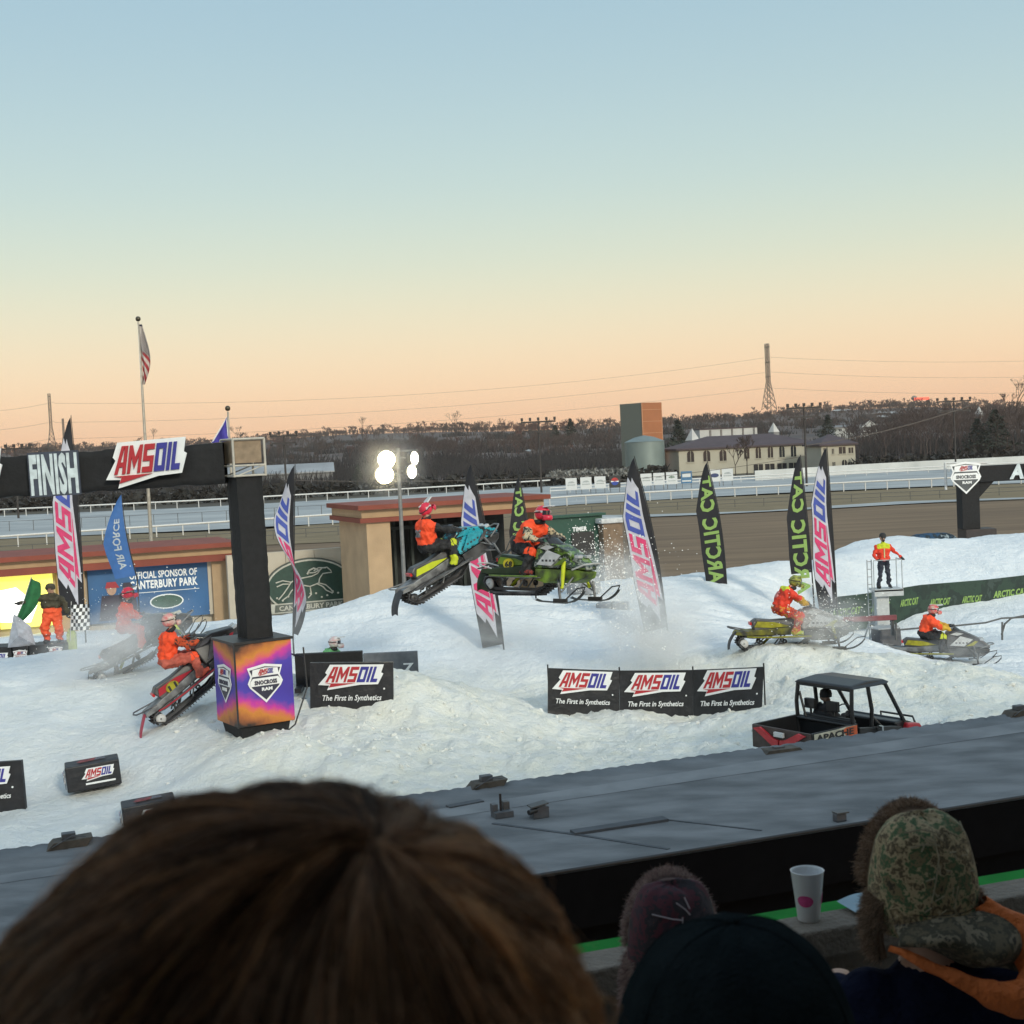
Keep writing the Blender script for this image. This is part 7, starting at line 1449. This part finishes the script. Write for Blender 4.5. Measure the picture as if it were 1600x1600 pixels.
def fur(name, parent, pts, nrm, ln, rad, mats, droop=.3, ns=4, jit=.5):
    n = len(pts); P = np.asarray(pts, float); Nn = np.asarray(nrm, float) + rng.normal(0, jit, (n, 3)); Nn /= np.linalg.norm(Nn, axis=1, keepdims=True); L_ = ln * rng.uniform(.5, 1.25, n)[:, None]; out = np.empty((n, ns + 1, 3)); cu = rng.normal(0, .25, (n, 3))
    for j in range(ns + 1):
        s = j / ns; out[:, j] = P + Nn * L_ * s + (cu * L_ + np.array([0, 0, -droop * ln])) * s * s
    return strands(name, parent, out, rad, mats, rng.integers(0, len(mats), n), ns)
def bodykid(root, jk, sk, hat_c, s=1.0, lean=0, width=.17):
    c = Vector(hat_c)
    return [(c + Vector((0, 0, -.02)), c + Vector((0, .01, .02)), .088 * s, .09 * s, sk), (c + Vector((0, .05, -.07)), c + Vector((0, .04, -.09)), .05, .045, sk), (c + Vector((0, .10, -.03)), c + Vector((0, .105, -.04)), .012, .012, sk), (c + Vector((0, 0, -.1)), c + Vector((0, 0, -.2)), .05, .055, sk),
            (c + Vector((-width + lean, 0, -.30)), c + Vector((width + lean, 0, -.30)), .075, .075, jk), (c + Vector((-.08 + lean, 0, -.24)), c + Vector((.08 + lean, 0, -.24)), .08, .08, jk), (c + Vector((-.1 + lean, .0, -.42)), c + Vector((.1 + lean, .0, -.42)), .12, .12, jk), (c + Vector((-.09 + lean, 0, -.62)), c + Vector((.09 + lean, 0, -.62)), .12, .13, jk), (c + Vector((-.09 + lean, .02, -.8)), c + Vector((.09 + lean, .02, -.8)), .12, .12, jk)]
def fur_hat(root, c, W, H, cloth, furm, seed, flapz=.15, M=None):
    """trapper hat: cloth crown, fur band all round, two hanging ear flaps with fur"""
    mb = MB(); 
    def dome(u, v):
        a = u * 2 * pi; e = v * pi / 2; k = 1 + .03 * sin(a * 2 + 1) + .05 * noise.noise((cos(a) * 2.5, sin(a) * 2.5, v * 3 + seed)); r = cos(e) ** .55; return (c[0] + W * .465 * r * cos(a) * k, c[1] + W * .47 * r * sin(a) * k, c[2] - H * .38 + H * .76 * sin(e) ** 1.0 * k)
    mb.grid(dome, 40, 18, cloth); hat = mb.build('hat', root)
    mb = MB(); mb.grid(lambda u, v: (c[0] + (W * .45 + .004) * cos(u * 2 * pi), c[1] + (W * .47 + .004) * sin(u * 2 * pi), c[2] - H * .38 - H * .22 * v), 40, 4, cloth); mb.build('band', hat)
    for s in (-1, 1):
        def flp(u, v):
            an = (-.55 + 1.1 * u) * (1 - .25 * v); return (c[0] + s * (W * .47 + .012 * sin(v * 3)) * cos(an), c[1] + W * .45 * sin(an), c[2] - H * .30 - flapz * v)
        mb = MB(); mb.grid(flp, 10, 10, furm[0]); fo = mb.build('ear_flap', hat); sdd = fo.modifiers.new('t', 'SOLIDIFY'); sdd.thickness = .014
        n = 4200; U = rng.random(n); V = rng.random(n); pts = np.array([flp(u, v) for u, v in zip(U, V)]); nr = np.stack([s * np.cos(-.5 + U), np.sin(-.5 + U) * 1.2, -.3 + 0 * U], 1); fur('fur', fo, pts, nr, .015, .0005, furm)
    # rim of fur: along the sides and over the top edge facing forward
    n = 6500; A_ = rng.random(n) * 2 * pi; V = rng.random(n); pts = np.stack([c[0] + W * .455 * np.cos(A_), c[1] + W * .47 * np.sin(A_), c[2] - H * .42 - H * .16 * V], 1); sel = (np.sin(A_) > -.55) | (rng.random(n) < .25); fur('fur_band', hat, pts[sel], np.stack([np.cos(A_), np.sin(A_), 0 * A_], 1)[sel], .018, .0005, furm)
    # front fur turned up: seen as a halo over the crown
    n = 5500; E = rng.uniform(.0, pi, n); Yo = rng.uniform(.18, .44, n) * W; pts = np.stack([c[0] + W * .47 * np.cos(E), c[1] + Yo, c[2] - H * .30 + H * .70 * np.sin(E)], 1); fur('fur_front', hat, pts, np.stack([np.cos(E), .4 + 0 * E, np.sin(E)], 1), .012, .0005, furm); 
    mb = MB(); mb.grid(lambda u, v: (c[0] + W * .455 * cos(u * pi), c[1] + (.14 + .30 * v) * W, c[2] - H * .32 + H * .70 * sin(u * pi)), 24, 4, furm[0]); o = mb.build('turned_up_brim', hat); sdd = o.modifiers.new('t', 'SOLIDIFY'); sdd.thickness = .01
    return hat
furb = [hmat('fur_brown', (.38, .26, .18), .7), hmat('fur_tan', (.62, .47, .35), .7), hmat('fur_dark', (.20, .14, .10), .7)]; furp = [hmat('fur_mauve', (.52, .38, .35), .7), hmat('fur_pale', (.72, .60, .55), .7), hmat('fur_dk2', (.25, .17, .16), .7)]
camo1 = camo('camo_woodland', [(.035, .028, .015), (.16, .12, .06), (.045, .085, .035), (.30, .23, .13), (.07, .05, .025), (.22, .16, .085), (.40, .32, .20)], 19)
camo2 = camo('camo_hood', [(.03, .026, .016), (.09, .07, .04), (.04, .034, .02), (.16, .13, .085), (.025, .02, .014)], 20)
camo3 = camo('camo_plum', [(.012, .008, .012), (.022, .010, .018), (.06, .010, .018), (.014, .010, .014), (.03, .02, .025), (.28, .05, .02)], 13)
navy = mat('navy_coat', (.010, .013, .03), 1.0, spec=.05, var=.15, scale=9, bump=.8, bscale=30); orng = mat('orange_lining', (.60, .14, .025), .8, var=.12, scale=14, bump=.8, bscale=50)
def twigs(parent, c, W, H, m, lst, name='twig_print'):
    def f(mb):
        for pts in lst: mb.tube([(c[0] + W * .44 * x, c[1] - W * .48 * sqrt(max(.02, 1 - (x * .95) ** 2 - (max(0, z) * .85) ** 2)) , c[2] - H * .2 + H * .62 * z) for x, z in pts], .0016, m, 5)
    part(name, parent, f)
def boy():
    D = 2.9; c = at(1441, 1338, D); root = empty('person', (c.x, c.y, c.z), 0, 'person in a camouflage fur trapper hat and navy coat with orange lined hood', 'person'); o = (0, 0, 0)
    segs = bodykid(root, navy, skin, (0, 0, -.045), s=.92, lean=.07, width=.19); segs += [((-.12, 0, -.30), (-.20, .12, -.44), .07, .06, navy), ((-.20, .12, -.44), (-.12, .30, -.40), .055, .045, navy), ((.28, 0, -.30), (.32, .08, -.5), .08, .065, navy), ((.32, .08, -.5), (.15, .28, -.45), .06, .045, navy)] + glove_segs((-.12, .31, -.40), (.3, 1, .1), skin, .7) + glove_segs((.14, .29, -.45), (-.3, 1, .1), skin, .7)
    me = remeshed(segs, .011, 'body'); b = bpy.data.objects.new('body', me); COL.objects.link(b); b.parent = root
    hat = fur_hat(root, (0, 0, .0), .235, .235, camo1, furb, 1, .13)
    tw = mat('twig_pale', (.24, .20, .13), .9); rt_ = random.Random(2); L_ = [[(.0, .85), (.05, .5), (-.05, .2), (-.15, -.1)], [(-.5, .8), (-.2, .86), (.15, .8)], [(-.45, .62), (-.2, .68), (.1, .66)], [(.4, .1), (.3, -.2), (.36, -.4)]] + [[(a, b_), (a + rt_.uniform(-.2, .2), b_ + rt_.uniform(-.15, .15))] for a, b_ in [(rt_.uniform(-.8, .8), rt_.uniform(-.4, .8)) for _ in range(26)]]
    twigs(hat, o, .235, .235, tw, L_)
    # hood lying on the shoulders: camouflage cloth with a thick orange lined rim
    hood = MB()
    def hd(u, v):
        x = -.085 + .25 * u; top = -.085 - .03 * (2 * u - 1) ** 2; bot = -.150 - .075 * u; z = top + (bot - top) * v; y = -.06 - .10 * sin(pi * min(1, v * .9 + .1)) * (1 - .5 * (2 * u - 1) ** 2) - .035 * v
        return (x, y + .01 * sin(u * 11 + v * 5), z + .006 * sin(u * 8))
    hood.grid(hd, 30, 14, camo2); ho = hood.build('hood', root); sdd = ho.modifiers.new('t', 'SOLIDIFY'); sdd.thickness = .012
    def ln(mb):
        P = [Vector((-.10, -.10, -.150)), Vector((-.06, -.13, -.168)), Vector((.012, -.165, -.200)), Vector((.09, -.175, -.235)), Vector((.165, -.16, -.245)), Vector((.200, -.13, -.200)), Vector((.160, -.10, -.135)), Vector((.095, -.06, -.085))]; W_ = [.006, .009, .015, .030, .044, .046, .038, .022]
        def rim(u, v):
            k = min(6.999, u * 7); i = int(k); f = k - i; f2 = f * f * (3 - 2 * f); p = P[i].lerp(P[i + 1], f); w_ = W_[i] * (1 - f2) + W_[i + 1] * f2; a = v * 2 * pi; d = (P[min(7, i + 2)] - P[max(0, i - 1)]).normalized(); s1 = d.cross(Vector((0, 1, 0))).normalized(); s2 = Vector((0, -1, 0)); q = p + s1 * cos(a) * w_ + s2 * sin(a) * w_ * .6; return q + Vector((.008 * noise.noise(q * 30), 0, .010 * noise.noise(q * 22)))
        mb.grid(rim, 60, 16, orng)
    part('hood_lining', ho, ln)
boy()
def child():
    D = 2.9; c = at(1052, 1440, D); root = empty('person', (c.x, c.y, c.z), 0, 'person in a plum patterned fur trapper hat behind the dark cap', 'person'); W, H = .205, .215
    segs = bodykid(root, mat('dark_coat', (.015, .015, .02), .8, bump=.5, bscale=40), skin, (0, 0, -.045), .74); segs += [((-.17, 0, -.3), (-.2, .08, -.5), .07, .06, blkc), ((-.2, .08, -.5), (-.08, .2, -.5), .05, .04, blkc), ((.17, 0, -.3), (.2, .08, -.5), .07, .06, blkc), ((.2, .08, -.5), (.08, .2, -.5), .05, .04, blkc)] + glove_segs((-.08, .2, -.5), (.3, 1, 0), skin, .7) + glove_segs((.08, .2, -.5), (-.3, 1, 0), skin, .7)
    me = remeshed(segs, .012, 'body'); b = bpy.data.objects.new('body', me); COL.objects.link(b); b.parent = root
    hat = fur_hat(root, (0, 0, 0), W, H, camo3, furp, 4, .17); L_ = [[(-.55, .62), (-.1, .58), (.12, .56)], [(.12, .6), (.05, .1), (.0, -.3)], [(-.3, .3), (-.25, -.05), (-.15, -.35)], [(.0, .8), (.2, .7), (.3, .62)], [(.2, .86), (.3, .7)], [(.7, .5), (.85, .1)], [(-.5, .1), (-.45, -.4)]]
    twigs(hat, (0, 0, 0), W, H, mat('twig_mauve', (.30, .25, .27), .9), L_); rt_ = random.Random(5)
    def leaves(mb):
        m = mat('leaf_red', (.42, .05, .02), .8, var=.2, scale=50)
        for cx, cz_ in ((.42, .42), (.50, .30), (.36, .25), (-.35, -.35), (-.3, -.5), (.46, .36)):
            y = -W * .49 * sqrt(max(.02, 1 - cx ** 2 - (max(0, cz_) * .85) ** 2)); p = Vector((W * .44 * cx, y, -H * .2 + H * .62 * cz_)); a = rt_.uniform(0, 3)
            mb.add([p + Vector((.016 * cos(a), -.001, .016 * sin(a))), p + Vector((.006 * cos(a + 1.6), -.002, .006 * sin(a + 1.6))), p - Vector((.016 * cos(a), .001, .016 * sin(a))), p + Vector((.006 * cos(a - 1.6), -.002, .006 * sin(a - 1.6)))], [(0, 1, 2, 3)], m)
    part('leaf_print', hat, leaves); part('chin_strap', hat, lambda mb: mb.tube([(-.105, -.03, -.22), (-.11, -.05, -.30), (-.09, -.06, -.38)], .004, greyc, 6))
child()
def capman():
    D = 1.36; c = at(1150, 1612, D); root = empty('person', (c.x, c.y, c.z), 0, 'person in a plain dark green cap seen from behind at the bottom centre', 'person'); m = mat('cap_cloth', (.014, .019, .021), 1.0, spec=.0, var=.12, scale=30, bump=.5, bscale=220); r = .118
    segs = [((0, 0, -.03), (0, .015, .0), .093, .095, mat('hair_short', (.02, .015, .012), .8)), ((0, .04, -.1), (0, .05, -.12), .065, .05, skin), ((0, .115, -.06), (0, .12, -.07), .012, .013, skin), ((0, 0, -.14), (0, 0, -.24), .06, .065, skin), ((-.18, 0, -.33), (.18, 0, -.33), .085, .085, blkc), ((-.12, 0, -.5), (.12, 0, -.5), .13, .13, blkc), ((-.1, 0, -.75), (.1, 0, -.75), .13, .13, blkc), ((-.2, 0, -.34), (-.26, .05, -.62), .075, .06, blkc), ((.2, 0, -.34), (.26, .05, -.62), .075, .06, blkc), ((-.26, .05, -.62), (-.1, .25, -.66), .055, .045, blkc), ((.26, .05, -.62), (.1, .25, -.66), .055, .045, blkc)] + glove_segs((-.1, .26, -.66), (.3, 1, 0), skin, .9) + glove_segs((.1, .26, -.66), (-.3, 1, 0), skin, .9)
    me = remeshed(segs, .014, 'body'); b = bpy.data.objects.new('body', me); COL.objects.link(b); b.parent = root
    def dome(u, v):
        a = u * 2 * pi; e = v * pi / 2; k = 1 - .012 * abs(cos(a * 3)) ** 30 + .012 * noise.noise((cos(a) * 3, sin(a) * 3, v * 3)); return (r * 1.0 * cos(e) ** .85 * cos(a) * k, r * 1.05 * cos(e) ** .85 * sin(a) * k, -.02 + r * 1.10 * sin(e) * k)
    mb = MB(); mb.grid(dome, 72, 30, m); cp_ = mb.build('cap', root)
    def seam(mb):
        for q in range(3):
            for s in (1, -1):
                a = pi / 6 + q * pi / 3; pts = []
                for k in range(16): e = k / 15 * pi / 2; pts.append((s * r * cos(e) ** .85 * cos(a) * 1.006, s * r * 1.05 * cos(e) ** .85 * sin(a) * 1.006, -.02 + r * 1.105 * sin(e)))
                mb.tube(pts, .0012, m, 5)
        mb.ball((0, 0, -.02 + r * 1.11), (.008, .008, .004), m, 10)
    part('seam', cp_, seam); part('brim', cp_, lambda mb: mb.grid(lambda u, v: (.085 * (2 * u - 1), .10 + .075 * v * (1 - .5 * (2 * u - 1) ** 2), -.02 - .012 * (2 * u - 1) ** 2), 12, 6, m)); part('band', cp_, lambda mb: mb.grid(lambda u, v: (r * 1.004 * cos(2 * pi * u), r * 1.054 * sin(2 * pi * u), -.02 - .03 * v), 48, 2, m))
capman()
# ================================================================== SNOW SPRAY
def spray(px, py, D, rx, rz, ry, dens, label, seed=0, tilt=0, col=(.975, .98, .985)):
    c = at(px, py, D); m = bpy.data.materials.new('powder'); m.use_nodes = True; t = m.node_tree; t.nodes.clear(); A_ = t.nodes.new; lk = t.links.new
    out = A_('ShaderNodeOutputMaterial'); vol = A_('ShaderNodeVolumePrincipled'); vol.inputs['Color'].default_value = (*col, 1); vol.inputs['Anisotropy'].default_value = .1
    tcn = A_('ShaderNodeTexCoord'); ln = A_('ShaderNodeVectorMath'); ln.operation = 'LENGTH'; lk(tcn.outputs['Object'], ln.inputs[0])
    mr = A_('ShaderNodeMapRange'); mr.inputs[1].default_value = 1.0; mr.inputs[2].default_value = .15; mr.interpolation_type = 'SMOOTHSTEP'; lk(ln.outputs['Value'], mr.inputs[0])
    ad = A_('ShaderNodeVectorMath'); ad.operation = 'ADD'; ad.inputs[1].default_value = (seed * 3.1, 0, 0); lk(tcn.outputs['Object'], ad.inputs[0]); nz = A_('ShaderNodeTexNoise'); nz.inputs['Scale'].default_value = 2.6; nz.inputs['Detail'].default_value = 4; nz.inputs['Roughness'].default_value = .65; lk(ad.outputs[0], nz.inputs['Vector'])
    m2 = A_('ShaderNodeMapRange'); m2.inputs[1].default_value = .34; m2.inputs[2].default_value = .68; lk(nz.outputs['Fac'], m2.inputs[0]); mu = A_('ShaderNodeMath'); mu.operation = 'MULTIPLY'; lk(mr.outputs[0], mu.inputs[0]); lk(m2.outputs[0], mu.inputs[1]); m3 = A_('ShaderNodeMath'); m3.operation = 'MULTIPLY'; m3.inputs[1].default_value = dens; lk(mu.outputs[0], m3.inputs[0]); lk(m3.outputs[0], vol.inputs['Density']); lk(vol.outputs[0], out.inputs['Volume'])
    mb = MB(); mb.ball((0, 0, 0), 1.0, m, 20); o = mb.build('snow_spray'); k = D / FPX; o.matrix_world = Matrix.Translation(c) @ Matrix.Rotation(R(-tilt), 4, 'Y') @ Matrix.Diagonal((rx * k, ry, rz * k, 1)); tag(o, label, 'snow spray', kind='stuff')
spray(180, 1005, 34.6, 165, 80, .9, 2.3, 'cloud of snow powder round the left snowmobile', 1, 18); spray(230, 1100, 32, 110, 55, .6, 1.6, 'thin powder behind the red flap', 2, 25)
spray(1025, 985, 35.4, 120, 100, .9, 4.0, 'tall powder plume round the foot of the leaning feather flag', 3, 0); spray(965, 905, 34.5, 85, 70, .7, 2.2, 'powder thrown off the nose of the airborne green snowmobile', 4, -10)
spray(1300, 975, 34.2, 90, 60, .6, 2.2, 'powder round the nose of the yellow snowmobile', 5, 0); spray(790, 1000, 33.6, 180, 62, .9, .9, 'faint low powder below the jump', 6, 0); spray(470, 985, 37, 45, 80, .6, .7, 'faint powder at the foot of the twisted flag', 7, 0); spray(1500, 1015, 40.5, 80, 35, .5, 1.0, 'faint powder round the far right snowmobile', 8, 0); spray(612, 728, 46.6, 75, 70, 1.2, .35, 'faint drifting powder glowing round the floodlights', 9, 0)  # last cloud is added only to give the lamps a bloom
mb = MB(); rf = random.Random(9); fm = mat('snow_fleck', (.8, .8, .78), .8, var=.05)
for k in range(2600):
    q = rf.random()
    if q < .5: px, py, D = rf.gauss(940, 42), rf.gauss(895, 34), rf.gauss(33.5, .6)
    elif q < .6: px, py, D = rf.gauss(1010, 60), rf.gauss(985, 30), rf.gauss(34.5, .5)
    elif q < .8: px, py, D = rf.gauss(1290, 40), rf.gauss(960, 25), rf.gauss(34.5, .4)
    else: px, py, D = rf.gauss(190, 70), rf.gauss(1000, 45), rf.gauss(34.8, .5)
    if q < .5 and px < 880: px += 60
    c = at(px, py, D); s = rf.uniform(.006, .022) * (1.5 if rf.random() < .1 else 1); mb.add([c + Vector((s, 0, 0)), c + Vector((-s * .6, s, 0)), c + Vector((-s * .6, -s, 0)), c + Vector((0, 0, s * 1.2))], [(0, 1, 2), (0, 3, 1), (1, 3, 2), (2, 3, 0)], fm)
tag(mb.build('snow_flecks', recalc=False), 'flying flecks of snow thrown up by the snowmobiles', 'snow', kind='stuff')

# thin evening haze round everything
mb = MB(); hz_m = bpy.data.materials.new('evening_haze'); hz_m.use_nodes = True; t = hz_m.node_tree; t.nodes.clear(); o_ = t.nodes.new('ShaderNodeOutputMaterial'); v_ = t.nodes.new('ShaderNodeVolumePrincipled'); v_.inputs['Color'].default_value = (.90, .82, .76, 1); v_.inputs['Density'].default_value = .00008; t.links.new(v_.outputs[0], o_.inputs['Volume'])
mb.box((0, 1590, 48), (5000, 3400, 100), hz_m); tag(mb.build('haze'), 'thin pale evening haze over the race ground', 'haze', kind='stuff')
